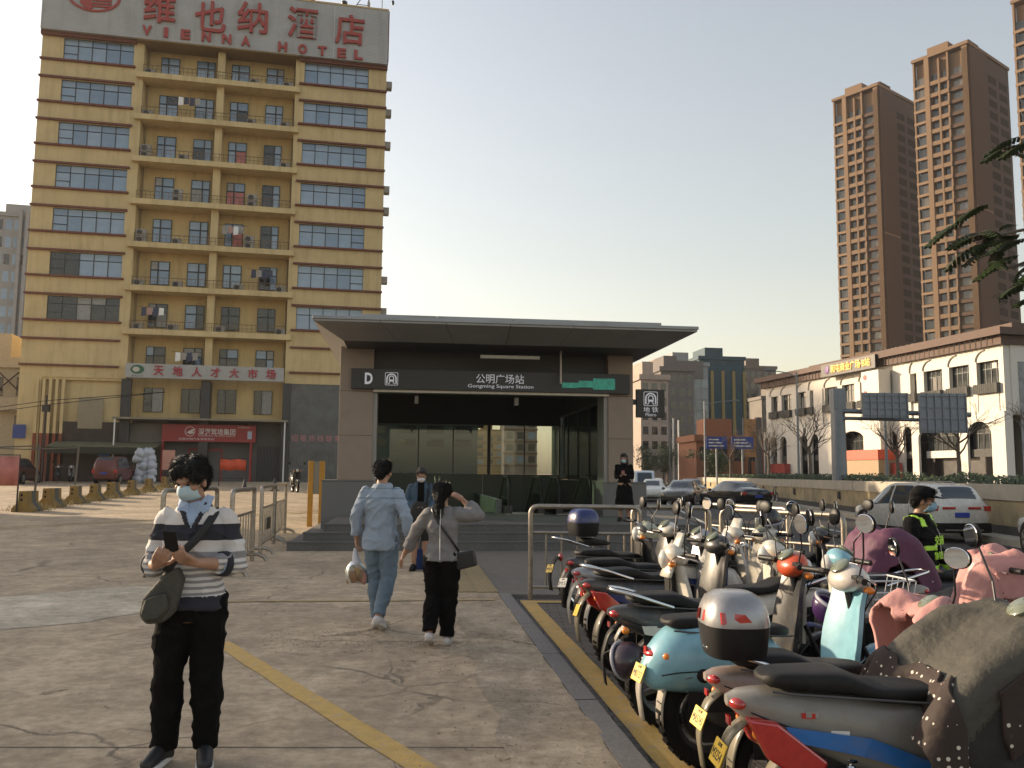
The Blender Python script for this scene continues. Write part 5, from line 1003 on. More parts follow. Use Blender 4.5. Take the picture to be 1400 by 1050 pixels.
    if not eb:
        q = M(); q.ell((tx + .03, 0, .69 if style != 'retro' else .60), (.05, .085, .03), 18, 10); q.build('tail_light', redlens, t, 60)
        for s_ in (-1, 1): q = M(); q.ell((tx + .09, s_ * .125, .6), (.03, .024, .022), 12, 8); q.build('rear_indicator', amber, t, 60); 
        if style == 'sport':
            for s_ in (-1, 1):
                q = M(); q.prism([(-.40, .66), (-.26, .645), (-.04, .51), (-.1, .42), (-.31, .52)], s_ * .10, s_ * .162); q.build('side_lamp', redlens, t, bevel=.01)
    else: q = M(); q.ell((-.33, 0, .62), (.03, .05, .045)); q.build('tail_light', redlens, t, 60)
    q = M(); P_ = rail([(tx + .07, 0, .63), (tx - .02, 0, .57), (tx - .07, 0, .42), (tx - .04, 0, .26)], .05); q.add([(p[0], s_ * (.055 - .012 * i / len(P_)), p[2]) for i, p in enumerate(P_) for s_ in (-1, 1)], [(2 * i, 2 * i + 1, 2 * i + 3, 2 * i + 2) for i in range(len(P_) - 1)]); o = q.build('mud_flap', tail or black, t, 60); o.modifiers.new('s', 'SOLIDIFY').thickness = .008
    if plate is not None:
        pm2 = pcol or yplate; pe = M().box(-.07, .07, -.003, .003, -.05, .05).build('number_plate', pm2, t, bevel=.004); pe.location = (tx - .062, -.005, .5); pe.rotation_euler = (R(-22), R(random.uniform(-9, 9)), R(-90 + random.uniform(-10, 10)))
        if plate: text('plate_number', plate, .05, plate_txt, pe, (0, -.0035, -.008), ext=.0008, fit=(.115, .04)); text('plate_letters', '深圳', .02, plate_txt, pe, (0, -.0035, .034), ext=.0008, fit=(.05, .018))
    if basket:
        q = M(); 
        for k in range(6): a = -.15 + .06 * k; q.tube([(1.1, a, .98), (1.14, a, .78), (1.34, a, .76), (1.4, a, .98)], .0035, 4)
        for z, e_ in ((.98, .15), (.88, .14)): q.tube([(1.1, -e_, z), (1.39, -e_, z), (1.39, e_, z), (1.1, e_, z), (1.1, -e_, z)], .005, 4)
        q.build('wire_basket', mat('white wire', (.6, .6, .62), .4), t)
    if box:
        bt, bb = box; q = M(); rings = []
        for z, k in ((0, .86), (.03, .93), (.12, 1.0), (.15, 1.02)): rings.append([((.02 if eb else -.27) + p[0] * k, p[1] * k, zs + (.03 if not eb else .08) + z) for p in se(24, .19, .2, 3.2)])
        q.loft(rings); tb_ = q.build('top_box', bb, t, 50); q = M(); rings = []
        for z, k in ((.152, 1.03), (.17, 1.03), (.23, .97), (.28, .82), (.305, .55), (.31, .2)): rings.append([((.02 if eb else -.27) + p[0] * k, p[1] * k, zs + (.03 if not eb else .08) + z) for p in se(24, .19, .2, 3.0)])
        q.loft(rings); q.build('box_lid', bt, tb_, 50)
        for s_ in (() if eb else (-1, 1)): q = M(); q.add([(-.472, s_ * .03, zs + .2), (-.40, s_ * .188, zs + .2), (-.23, s_ * .212, zs + .215), (-.27, s_ * .205, zs + .25), (-.40, s_ * .175, zs + .255), (-.46, s_ * .03, zs + .25)], [(0, 1, 4, 5), (1, 2, 3, 4)]); o = q.build('box_reflector', redlens, tb_); o.modifiers.new('s', 'SOLIDIFY').thickness = .012
    # small fittings
    for s_, a in ((-1, .2), (1, .16), (-1, .1)):
        q = M(); q.tube(rail([X((.96, s_ * a, 1.0)), X((1.08, s_ * (a + .04), .97)), X((1.07, s_ * .06, .8)), X((1.05, s_ * .03, .6))], .08), .004, 5); q.build('cable', black, st)
    for s_ in (-1, 1): q = M(); q.boxm((.05, .065, .022), Matrix.Translation(X((.95, s_ * .195, 1.005)))); q.build('switch_block', black, st, bevel=.004)
    for s_ in (-1, 1): q = M(); q.cyl((.3, s_ * .12, .3), (.34, s_ * .24, .31), .012, n=8); q.build('footpeg', rubber, t)
    if not eb:
        b2 = b; rn = random.Random(sum(map(ord, label)))
        for k in range(3):
            xx = rn.uniform(-.22, .4); hw = cat_interp(bk, xx)[1]; zc, hh = cat_interp(bk, xx)[0], cat_interp(bk, xx)[2]; q = M(); w2, h2 = rn.uniform(.02, .045), rn.uniform(.006, .016); zz = zc + rn.uniform(-.02, .05)
            q.add([(xx - w2, -cat_interp(bk, xx - w2)[1] * .985 - .003, zz - h2), (xx + w2, -cat_interp(bk, min(.55, xx + w2))[1] * .985 - .003, zz - h2), (xx + w2, -cat_interp(bk, min(.55, xx + w2))[1] * .985 - .003, zz + h2), (xx - w2, -cat_interp(bk, xx - w2)[1] * .985 - .003, zz + h2)], [(0, 1, 2, 3)]); q.build('sticker', rn.choice([white, redlens, psil, accent]), b)
        q = M(); q.tube([(x_, -cat_interp(bk, x_)[1] * .99 - .002, cat_interp(bk, x_)[0] - cat_interp(bk, x_)[2] * .25) for x_ in [-.36 + i * .09 for i in range(10)]], .003, 4); q.build('panel_seam', black, b)
        q = M(); q.add([(x_, s_ * (cat_interp(bk, x_)[1] * .93), z_) for x_ in (-.2, .0, .2, .4) for s_ in (-1, 1) for z_ in (cat_interp(bk, x_)[0] - cat_interp(bk, x_)[2] * .8, .33)], [f_ for i in range(3) for f_ in ((4 * i, 4 * i + 1, 4 * i + 5, 4 * i + 4), (4 * i + 2, 4 * i + 3, 4 * i + 7, 4 * i + 6))]); o = q.build('under_tray', black, b); o.modifiers.new('s', 'SOLIDIFY').thickness = .01
        q = M(); q.boxm((.012, .05, .03), Matrix.Translation((tx - .01, 0, .62))); q.build('rear_reflector', redlens, t)
    if cov: cover(t, *cov)
    KX, KZ = .89, 1.09
    for o in t.children_recursive:
        if 'wheel' in o.name or (o.parent and 'wheel' in o.parent.name): continue
        if o.name.startswith(('plate_', 'mirror_glass', )) and o.name.startswith('plate_'): continue
        o.location.x *= KX; o.location.z *= KZ
        if o.type == 'MESH' and not o.name.startswith('number_plate'):
            for v in o.data.vertices: v.co.x *= KX; v.co.z *= KZ
    for o in t.children:
        if 'wheel' in o.name: o.location.x *= KX
    return t
def helmet(label, loc, rot, shell, parent=None):
    t = thing('helmet', label, 'helmet', loc); t.rotation_euler = rot
    q = M(); rings = []
    for k in range(9): a = R(-12 + k * 11.5); rings.append([(.125 * math.cos(a) * math.cos(2 * PI * j / 20), .11 * math.cos(a) * math.sin(2 * PI * j / 20), .13 * math.sin(a)) for j in range(20)])
    q.loft(rings, False); o = q.build('shell', shell, t, 60); o.modifiers.new('s', 'SOLIDIFY').thickness = .018
    q = M(); q.torus((0, 0, -.03), .118, .012, 'z', 24, 6); q.build('rim', mat('helmet rim', (.3, .3, .36), .5), t, 60); q = M(); q.tube([(.0, .1, -.03), (.02, .07, -.14), (.02, -.07, -.14), (0, -.1, -.03)], .007, 5); q.build('strap', black, t)
    return t
psil = paint('silver', (.33, .33, .34), .35, .35, .5); pw = paint('white', (.6, .57, .5)); pblue = paint('light blue', (.2, .42, .52), dirt=.15); psil = paint('silver', (.33, .33, .34), .35, .35, .5); pdk = paint('charcoal', (.035, .036, .04)); pgr = paint('dusty grey', (.2, .19, .17), .4, .5); pnavy = paint('navy', (.015, .03, .13)); pred = paint('orange red', (.5, .07, .02)); ppk = paint('dull pink', (.5, .27, .25)); pkh = paint('khaki', (.19, .17, .12), .45, .5)
wplate = mat('white plate', (.6, .6, .56), .5)
qgrey = mat('quilted grey cloth', (.055, .051, .04), .7, 0, .3, 3, .6, 18, dirt=.35, dcol=(.1, .09, .065), dscale=2.5); polka = dotmat('polka dot cloth', (.035, .022, .018), (.6, .55, .48), 26, .2); qpink = mat('pink quilted cloth', (.5, .25, .23), .75, 0, .12, 4, .5, 14); qpurp = dotmat('purple star cloth', (.11, .035, .075), (.5, .35, .35), 9, .07, .7, 1.0); qblk = mat('black cloth', (.02, .018, .017), .8, 0, .3, 6, .4, 20)
# near row, tails to the kerb, from the camera outwards
scooter('nearest grey scooter with red side lamps, blue stripe and polka dot wind cover', 1.30, 3.70, 0, pgr, paint('bright blue', (.02, .13, .4)), 'sport', plate='M3254', cov=(qgrey, polka, .36, True, [(.46, .62), (.54, .76), (.68, .87), (.86, .97), (.98, 1.01), (1.1, .94), (1.18, .76), (1.24, .5)]), tail=pkh, rack=False)
scooter('dusty scooter with silver and black top box and pink front cover', 1.33, 4.40, 3, paint('worn grey red', (.26, .2, .18), .45, .6), None, 'scooter', box=(psil, black), plate='MA5743', cov=(qpink, qpink, .26, False, [(.84, .95), (.9, 1.0), (.97, 1.035), (1.04, 1.02), (1.1, .95), (1.15, .86), (1.18, .76), (1.2, .66)]), rim='spoke', tail=pkh, sc_=.92)
scooter('light blue rounded scooter with white handlebar cowl and wire basket', 1.16, 5.2, 8, pblue, None, 'retro', plate='M0127', mir='wing', basket=True, r=.3, nac=paint('cream white', (.52, .48, .44), dirt=.1), tail=paint('cream', (.5, .46, .4)), rack=False, rim='hub')
scooter('black scooter with chrome grab rail and orange red headlamp cowl', 1.06, 6.0, 4, pdk, pw, 'scooter', plate=None, nac=pred, mir='round')
scooter('white scooter facing the kerb with pointed front mask', 2.15, 6.9, 190, pw, None, 'shell', plate='M7702', mir='wing', steer=-12)
scooter('charcoal scooter with striped mud flap beside the white scooter', .98, 7.55, 16, pdk, pnavy, 'sport', plate='', tail=pkh, mir='round')
scooter('silver and violet blue scooter with grey tail', .98, 8.4, 10, psil, paint('violet blue', (.03, .03, .2)), 'sport', plate=None, rack=False, tail=pw, mir='wing')
scooter('dark scooter with a small white plate behind the electric bicycle', .95, 9.45, 24, pdk, None, 'scooter', plate='M5', pcol=wplate, nac=pw, mir='round', rack=False)
scooter('electric bicycle with spoked wheels and navy rear box by the railing', .88, 10.8, 22, pdk, None, 'ebike', box=(pnavy, black), plate='M08', rim='spoke', mir=None, r=.29, name='electric_bicycle', rack=True)
# second row towards the road
scooter('scooter under a purple star patterned wind cover left of the traffic officer', 4.2, 7.9, 175, pdk, None, 'scooter', cov=(qpurp, qpurp, .44, False), mir='wing', plate=None)
scooter('white scooter with raised cowl and blue side in front of the nearest railing', 1.85, 8.75, 25, pw, pnavy, 'shell', plate=None, mir='round', box=None, steer=18)
scooter('dark scooter with bare chrome handlebar behind the white faced scooter', 2.3, 9.9, 200, pdk, None, 'scooter', plate=None, mir='round', steer=-15)
scooter('blue scooter half hidden behind the orange red headlamp', 3.3, 6.35, 176, pnavy, pw, 'scooter', plate=None, mir='round', nac=pblue)
scooter('pink scooter with folded pink cover in front of the traffic officer', 4.1, 5.7, 165, ppk, None, 'scooter', plate=None, cov=(qpink, qpink, .24, False, [(.8, .9), (.86, 1.0), (.95, 1.06), (1.05, 1.04), (1.12, .94), (1.17, .8), (1.2, .66), (1.22, .55)]), mir=None)
scooter('scooter under a dull mauve cover at the right picture edge', 4.35, 4.5, 178, pdk, None, 'scooter', plate=None, cov=(mat('mauve cloth', (.28, .17, .18), .8, 0, .2, 4, .4, 16), polka, .46, True), mir='wing')
scooter('grey scooter squeezed between the white scooter and the blue one', 3.05, 7.25, 184, pgr, pw, 'scooter', plate=None, mir='wing', nac=pw)
scooter('white scooter seen past the purple wind cover near the nearest railing', 3.2, 9.2, 188, pw, None, 'shell', plate=None, mir='round', steer=10)
scooter('dark scooter behind the purple covered one', 4.1, 8.9, 170, pdk, None, 'scooter', plate=None, mir='round')
scooter('dark motorcycle parked on the ramp left of the yellow posts', -12.2, 48.6, -65, pdk, None, 'scooter', plate=None, mir='round', sc_=1.15, name='motorcycle')
bpy.data.objects['motorcycle']['group'] = 'lone motorcycle'; bpy.data.objects['motorcycle'].location.z = gz(-12.2, 48.6); bpy.data.objects['motorcycle']['category'] = 'motorcycle'
helmet('dark purple helmet hanging at the wheel beside the light blue scooter', (.76, 5.78, .42), (R(70), R(-30), R(60)), mat('helmet purple', (.035, .02, .03), .3, coat=.4)); helmet('black helmet perched on the white scooter by the nearest railing', (2.72, 9.15, 1.16), (0, R(-14), R(25)), paint('helmet black', (.03, .03, .03))); helmet('violet black helmet between the light blue scooter and the top box', (2.1, 5.75, .78), (R(200), R(20), 0), mat('helmet violet', (.05, .02, .09), .25, coat=.5))
helmet('pale green helmet resting on the dark handlebars by the railing', (1.5, 9.55, .98), (R(15), R(10), 0), paint('helmet pale green', (.36, .38, .3)))
for i, (x, rz, lb, c) in enumerate(((3.6, -60, 'dark scooter parked under the tarpaulin awning, left one', pdk), (4.7, -75, 'grey scooter parked under the tarpaulin awning, middle one', pgr), (7.6, -70, 'dark scooter parked under the awning behind the red minivan', pdk))):
    p = HO + Matrix.Rotation(R(HA), 3, 'Z') @ V((x, -2.2, 0)); s_ = scooter(lb, p.x, p.y, rz, c, None, 'scooter', plate=None, mir='round', name='motor_scooter'); s_.location.z = .8; s_['group'] = 'scooters before the hotel'
# ================================================================ cars
def car(name, label, x, y, rz, keys, paintm, L_, windows, wheels, wr, width, kind='car', grp='cars on the road', rails=False, clad=None, z=-.1, plate='', tl=None, roofm=None, hl=None):
    t = thing(name, label, 'car', (x, y, z), rz, grp)
    # keys: x, z_bottom, half width sill, half width belt, z_belt, half width top, z_top ; x forward
    def ring(xx):
        zb, ws, wb_, zt_, wt, zr = cat_interp(keys, xx); zm = lerp(zb, zt_, .5)
        h = [(0, zb), (ws * .9, zb), (ws, zb + .07), (wb_ * 1.02, zm), (wb_, zt_ - .02), (wb_ - .015, zt_ + .01), (lerp(wb_, wt, .5) , lerp(zt_, zr, .5)), (wt, zr - .045), (wt * .9, zr - .012), (0, zr)]
        return h
    q = M(); n = 56; rings = []; a, b = keys[0][0], keys[-1][0]
    for i in range(n + 1):
        xx = lerp(a, b, i / n); h = ring(xx); rings.append([(xx, -p[0], p[1]) for p in h] + [(xx, p[0], p[1]) for p in h[-2:0:-1]])
    q.loft(rings); bd = q.build('body', paintm, t, 35)
    def surf(xx, tt, s_):            # tt 0 belt .. 1 roof edge
        h = ring(xx); p = (V(h[5]).lerp(V(h[6]), tt * 2) if tt < .5 else V(h[6]).lerp(V(h[7]), tt * 2 - 1)); return V((xx, s_ * (p.x + .006), p.y))
    for s_ in (-1, 1):
        for (b0, b1, t0, t1) in windows['side']:
            q = M(); rows = []
            for i in range(7): tt = .06 + .86 * i / 6; rows.append([surf(lerp(lerp(b0, t0, tt), lerp(b1, t1, tt), j / 8), tt, s_) for j in range(9)])
            q.loft(rows, False, False); q.build('side_window', glassdk, bd, 60)
    for nm, x0, x1 in windows['ends']:          # windscreen / rear window along the roof slope
        q = M(); rows = []
        for i in range(9):
            xx = lerp(x0, x1, i / 8); h = ring(xx); w_ = h[8][0] * .93; zc = h[9][1]; rows.append([(xx, u * w_, zc + .008 - .012 * abs(u) ** 3 + (h[8][1] - zc) * abs(u) ** 4) for u in [-1 + k / 5 for k in range(11)]])
        q.loft(rows, False, False); q.build(nm, glassdk, bd, 60)
    archm = clad or black
    for wxx in wheels:
        for s_ in (-1, 1):
            wh = wheel(t, wxx, wr, .22, 'alloy', 'wheel', s_ * (width - .10)); q = M(); q.lathe([(wr * 1.16, -.02), (wr * 1.16, .02)], (wxx, s_ * (width + .002), wr * 1.02), 'y', 28); q.build('wheel_arch', archm, bd)
            wh.location.y = s_ * (width - .085)
            hb = M()
            for k in range(5): an_ = 2 * PI * k / 5; hb.boxm((wr * .56, .03, .07), Matrix.Rotation(an_, 4, 'Y') @ Matrix.Translation((wr * .36, s_ * .115, 0)))
            hb.lathe_closed([(wr * .6, s_ * .1), (wr * .68, s_ * .1), (wr * .68, s_ * .12), (wr * .6, s_ * .12)], (0, 0, 0), 'y', 24); hb.build('hub_cap', mat('silver alloy', (.45, .43, .4), .35, .7), wh, 40)
    for xx in windows.get('gaps', ()):
        for s_ in (-1, 1):
            h = ring(xx); q = M(); q.tube([(xx, s_ * (p[0] + .002), p[1]) for p in (h[2], h[3], h[4], h[5])], .005, 4); q.build('door_gap', black, bd)
    for s_ in (-1, 1):
        h = ring(windows['mirror']); q = M(); q.ell((windows['mirror'], s_ * (h[5][0] + .1), h[5][1] + .08), (.06, .11, .075), 12, 8); q.build('door_mirror', paintm if not clad else black, bd, 60)
        for xx in windows.get('handles', ()): h = ring(xx); q = M(); q.ell((xx, s_ * (h[4][0] + .008), h[4][1] - .1), (.1, .015, .016), 10, 6); q.build('door_handle', paintm, bd, 60)
    for nm, m, boxes in windows['lamps']:
        for bx_ in boxes: M().box(*bx_).build(nm, m, bd, bevel=.012)
    if rails:
        for s_ in (-1, 1): q = M(); z_ = cat_interp(keys, 0)[5]; q.tube([(-1.2, s_ * .56, z_ - .02), (-1.0, s_ * .57, z_ + .035), (.7, s_ * .57, z_ + .03), (.95, s_ * .56, z_ - .03)], .016, 6); q.build('roof_rail', steel, bd, 60)
    return t
suvw = paint('car white', (.66, .63, .57), .25, .08); cblk = paint('car black', (.012, .012, .014), .18, .05); cgrey = paint('car bronze grey', (.1, .09, .075), .25, .1, .3); cred = paint('car red', (.13, .03, .025), .35, .4)
SUV = [(-2.22, .55, .5, .66, 1.0, .55, 1.08), (-2.17, .38, .74, .84, 1.04, .64, 1.16), (-2.06, .32, .82, .9, 1.05, .64, 1.4), (-1.9, .28, .86, .92, 1.05, .64, 1.58), (-1.6, .24, .87, .925, 1.04, .645, 1.66), (-1.2, .22, .88, .925, 1.02, .65, 1.69), (-.4, .22, .89, .925, 1.0, .65, 1.70), (.3, .22, .89, .925, .98, .64, 1.66), (.8, .22, .89, .925, .96, .62, 1.46), (1.25, .24, .88, .92, .95, .62, 1.14), (1.45, .25, .87, .91, .93, .66, 1.02), (1.9, .28, .82, .87, .88, .62, .96), (2.15, .34, .7, .78, .78, .5, .86), (2.25, .45, .45, .5, .66, .35, .7)]
wS = dict(side=[(-1.82, -1.12, -1.62, -1.08), (-1.02, -.12, -1.0, -.1), (-.02, 1.0, -.02, .52)], ends=[('rear_window', -2.13, -1.88), ('windscreen', .62, 1.28)], gaps=(-1.08, -.07, 1.08), mirror=.85, handles=(-.75, .2), lamps=[('tail_light', redlens, [(-2.2, -1.88, -.945, -.5, .9, 1.05), (-2.2, -1.88, .5, .945, .9, 1.05), (-2.25, -2.16, -.6, -.2, .95, 1.02), (-2.25, -2.16, .2, .6, .95, 1.02)]), ('rear_bumper', black, [(-2.3, -1.9, -.86, .86, .28, .56)]), ('number_plate', mat('blue plate car', (.03, .06, .35), .5), [(-2.262, -2.2, -.22, .22, .72, .86)]), ('bumper_trim', steel, [(-2.31, -2.29, -.6, .6, .34, .38)]), ('side_sill', black, [(-1.0, 1.05, -.91, -.86, .2, .36), (-1.0, 1.05, .86, .91, .2, .36)])])
car('parked_suv', 'white sport utility car with red tail lamps standing on the road', 11.75, 25.3, 98, SUV, suvw, 4.5, wS, (-1.33, 1.38), .37, .93, rails=True, clad=black).scale = (.93, .93, .93)
SED = [(-2.42, .5, .5, .68, .86, .5, .95), (-2.34, .34, .72, .84, .9, .64, 1.03), (-2.0, .27, .84, .9, .92, .66, 1.1), (-1.55, .22, .88, .92, .92, .62, 1.17), (-1.0, .2, .89, .925, .92, .58, 1.38), (-.4, .2, .89, .925, .9, .6, 1.46), (.2, .2, .89, .925, .89, .6, 1.45), (.7, .2, .89, .925, .88, .58, 1.3), (1.2, .2, .88, .92, .88, .62, 1.04), (1.6, .22, .86, .9, .84, .66, .95), (2.1, .26, .8, .86, .76, .6, .86), (2.38, .34, .65, .72, .68, .5, .74), (2.46, .45, .4, .45, .58, .3, .62)]
wD = dict(side=[(-1.55, -1.1, -1.1, -.95), (-1.02, -.1, -.92, -.1), (-.02, .95, -.02, .45)], ends=[('rear_window', -1.52, -.95), ('windscreen', .55, 1.2)], gaps=(-1.05, -.06, 1.05), mirror=.8, handles=(-.7, .25), lamps=[('tail_light', redlens, [(-2.41, -2.2, -.86, -.5, .76, .9), (-2.41, -2.2, .5, .86, .76, .9)]), ('number_plate', MATS['blue plate car'], [(-2.46, -2.4, -.22, .22, .62, .76)]), ('rear_bumper', black, [(-2.45, -2.1, -.78, .78, .24, .4)]), ('headlight', white, [(2.2, 2.36, -.72, -.45, .62, .72), (2.2, 2.36, .45, .72, .62, .72)])])
car('sedan', 'shiny black sedan seen from behind on the road', 12.0, 46.8, 106, SED, cblk, 4.8, wD, (-1.4, 1.42), .33, .92, plate='')
car('sedan', 'bronze grey car facing the camera beside the black sedan', 10.1, 51, -112, SED, cgrey, 4.8, wD, (-1.4, 1.42), .35, .92)
car('sedan', 'small white car queueing behind the bronze grey car', 9.6, 58.5, -104, SED, suvw, 4.6, wD, (-1.4, 1.42), .33, .92)
car('parked_suv', 'pale blue and white van beyond the black dressed woman', 10.1, 66, -96, [(k[0], k[1], k[2], k[3], k[4], k[5] * 1.15, k[6] * (1.22 if -2.1 < k[0] < .9 else 1.0)) for k in SUV], paint('van pale', (.5, .54, .58), .3, .1), 4.5, wS, (-1.33, 1.38), .36, .93)
car('sedan', 'white car cut off by the right picture edge', 12.35, 18.3, 78, SED, suvw, 4.8, wD, (-1.4, 1.42), .34, .92)
car('parked_suv', 'dark red car in the hotel car park at the left picture edge', -33.2, 58.2, 100, SUV, paint('dark red', (.09, .03, .022), .35, .35), 4.5, wS, (-1.33, 1.38), .37, .93, z=.7, grp='cars in the hotel car park')
car('parked_suv', 'small red minivan with pale rear window in the hotel car park', -27.4, 60.0, 94, [(k[0] * .86, k[1], k[2] * .86, k[3] * .86, k[4], k[5] * .98, k[6] * 1.08) for k in SUV], cred, 4, dict(wS, side=[(-1.5, -.96, -1.25, -.92), (-.88, -.1, -.86, -.1), (-.02, .86, -.02, .45)], ends=[('rear_window', -1.74, -1.43), ('windscreen', .54, 1.1)], lamps=[('tail_light', redlens, [(-1.9, -1.6, -.8, -.62, .7, .95), (-1.9, -1.6, .62, .8, .7, .95)]), ('number_plate', MATS['blue plate car'], [(-1.96, -1.8, -.22, .22, .62, .76)])], gaps=(-.93, -.06, .93), mirror=.73), (-1.14, 1.18), .3, .8, z=.74, grp='cars in the hotel car park')
for i, (x, y) in enumerate(((9.7, 76), (13.6, 82), (10.4, 88), (14.5, 70))): car('sedan', ['silver car far down the road behind the pale van', 'white car far down the road near the far street lamp', 'farthest grey car down the road', 'dark car far down the road close to the wall'][i], x, y, -95, SED, [psil, suvw, pgr, cblk][i], 4.8, wD, (-1.4, 1.42), .33, .92)
# bicycle leaning on the roadside wall
t = thing('bicycle', 'thin dark bicycle leaning on the stained roadside wall', 'bicycle', (wx(53) - .45, 53, 0), 86)
for x in (-.52, .52): wheel(t, x, .33, .04, 'spoke')
q = M(); q.tube([(-.52, 0, .33), (-.05, 0, .3), (.42, 0, .78), (-.2, 0, .8), (-.05, 0, .3)], .018, 6); q.tube([(.52, 0, .33), (.42, 0, .78), (.38, 0, .95)], .016, 6); q.tube([(-.52, 0, .33), (-.2, 0, .8), (-.24, 0, .92)], .014, 6); q.build('frame', dkmetal, t); q = M(); q.tube([(.3, -.26, 1.0), (.38, 0, .97), (.3, .26, 1.0)], .012, 6); q.build('handlebar', chrome, t); q = M(); q.ell((-.25, 0, .94), (.13, .07, .03)); q.build('saddle', black, t, 60)
# ================================================================ people
skin = mat('skin', (.36, .2, .13), .5, 0, .1, 14, spec=.4); hairm = mat('black hair', (.008, .007, .007), .45, 0, .3, 60, .6, 160); maskb = mat('pale blue mask', (.42, .55, .6), .7, 0, .06, 20); eyem = mat('eye dark', (.015, .01, .01), .2)
def blob(prims, vox, wrinkle=0, wscale=9, smooth=2, seed=0):
    q = M()
    for p in prims:
        if p[0] == 'limb':
            pts = [V(a) for a, r in p[1]]; rs = [r for a, r in p[1]]; P, Rr = [], []
            for i in range(len(pts) - 1):
                for k in range(4): t = k / 4; P.append(pts[i].lerp(pts[i + 1], t)); Rr.append(lerp(rs[i], rs[i + 1], t))
            P.append(pts[-1]); Rr.append(rs[-1]); q.tube(P, Rr, 14, p[2] if len(p) > 2 else 1)
            for a, r in (p[1][0], p[1][-1]) if not (len(p) > 3 and p[3] == 'flat') else (p[1][0],): q.ell(a, (r, r, r), 12, 8)
            for a, r in p[1][1:-1]: q.ell(a, (r, r, r), 12, 8)
        elif p[0] == 'ell': q.ell(p[1], p[2], 16, 12, p[3] if len(p) > 3 else None)
        elif p[0] == 'rings': q.loft([[V((cx + a, cy + b, z)) for a, b in se(24, hw, hd, 2.4)] for z, cx, cy, hw, hd in p[1]])
        elif p[0] == 'box': q.boxm(p[1], p[2])
    o = bpy.data.objects.new('tmp', q.mesh('tmp', None)); COL.objects.link(o)
    r = o.modifiers.new('r', 'REMESH'); r.mode = 'VOXEL'; r.voxel_size = vox
    if smooth: s_ = o.modifiers.new('s', 'SMOOTH'); s_.iterations = smooth; s_.factor = .5
    me = bpy.data.meshes.new_from_object(o.evaluated_get(bpy.context.evaluated_depsgraph_get())); bpy.data.objects.remove(o)
    if wrinkle:
        nn = [v.normal.copy() for v in me.vertices]
        for v, n in zip(me.vertices, nn):
            p = v.co; f_ = noise.noise(V((p.x * wscale, p.y * wscale, p.z * wscale * 1.6 + seed))) + .6 * noise.noise(V((p.x * wscale * 2.3 + seed, p.y * wscale * 2.3, p.z * wscale * 3)))
            f_ += 1.6 * (1 - abs(noise.noise(V((p.x * 6 + seed, p.y * 6, p.z * 9 + p.x * 4))))) ** 5 - .5; v.co = p + n * wrinkle * f_
    me.polygons.foreach_set('use_smooth', [True] * len(me.polygons)); me.update(); return me
def put(name, me, m, parent):
    me.name = name; me.materials.clear(); me.materials.append(m); return inst(name, me, parent)
def patch(name, me, pred, off, m, parent, solid=0):
    q = M(); mp = {}
    for p in me.polygons:
        c = p.center
        if pred(c, p.normal):
            f_ = []
            for i in p.vertices:
                if i not in mp: v = me.vertices[i]; mp[i] = len(q.v); q.v.append(tuple(v.co + v.normal * off))
                f_.append(mp[i])
            q.f.append(tuple(f_))
    o = q.build(name, m, parent, 80)
    if solid: s_ = o.modifiers.new('s', 'SOLIDIFY'); s_.thickness = solid; s_.offset = -1
    return o
def hand(w, d, n, side, curl=35, s=1.0, spread=.12):
    w, d, n = V(w), V(d).normalized(), V(n).normalized(); n = (n - d * n.dot(d)).normalized(); a = d.cross(n) * side
    pr = [('limb', [(w, .026 * s), (w + d * .03 * s, .025 * s)])]
    for k in (-1.3, 0, 1.3): pr.append(('limb', [(w + d * .02 * s + a * k * .012 * s, .017 * s), (w + d * .085 * s + a * k * .022 * s, .015 * s)]))
    for i, (k, L_) in enumerate(((1.5, .066), (.5, .078), (-.5, .074), (-1.5, .056))):
        b = w + d * .088 * s + a * k * .0215 * s; dd = (d + a * k * spread * .4).normalized(); pts = [(b, .0105 * s)]; c = 0; p = b
        for j, f_ in enumerate((.42, .32, .26)):
            c += R(curl) * (.8 if j else .6); v = (dd * math.cos(c) + n * math.sin(c)); p = p + v * L_ * s * f_ * 1.15; pts.append((p, (.0098 - .001 * j) * s))
        pr.append(('limb', pts))
    b = w + d * .03 * s + a * .03 * s; pr.append(('limb', [(b, .013 * s), (b + (d * .5 + a * .6 + n * .35) * .045 * s, .0115 * s), (b + (d * .85 + a * .62 + n * .6) * .075 * s, .0095 * s)]))
    return pr
def head(c, mx, s=1.0):
    T_ = lambda p: V(c) + mx @ (V(p) * s); e = lambda p, r: ('ell', T_(p), tuple(x * s for x in r), mx)
    return [e((0, .012, .035), (.076, .094, .086)), e((0, -.022, -.035), (.058, .066, .078)), e((0, -.05, -.085), (.032, .032, .024)), e((0, -.088, -.018), (.0125, .018, .024)), e((0, -.095, -.034), (.016, .014, .011)), e((0, -.074, .022), (.05, .018, .012)),
            e((.026, -.076, -.055), (.022, .012, .01)), e((-.026, -.076, -.055), (.022, .012, .01)), e((0, -.082, -.062), (.022, .012, .006)), e((0, -.08, -.074), (.02, .012, .006)),
            e((.078, .01, -.01), (.011, .021, .032)), e((-.078, .01, -.01), (.011, .021, .032)), e((.05, -.05, -.02), (.026, .026, .022)), e((-.05, -.05, -.02), (.026, .026, .022))]
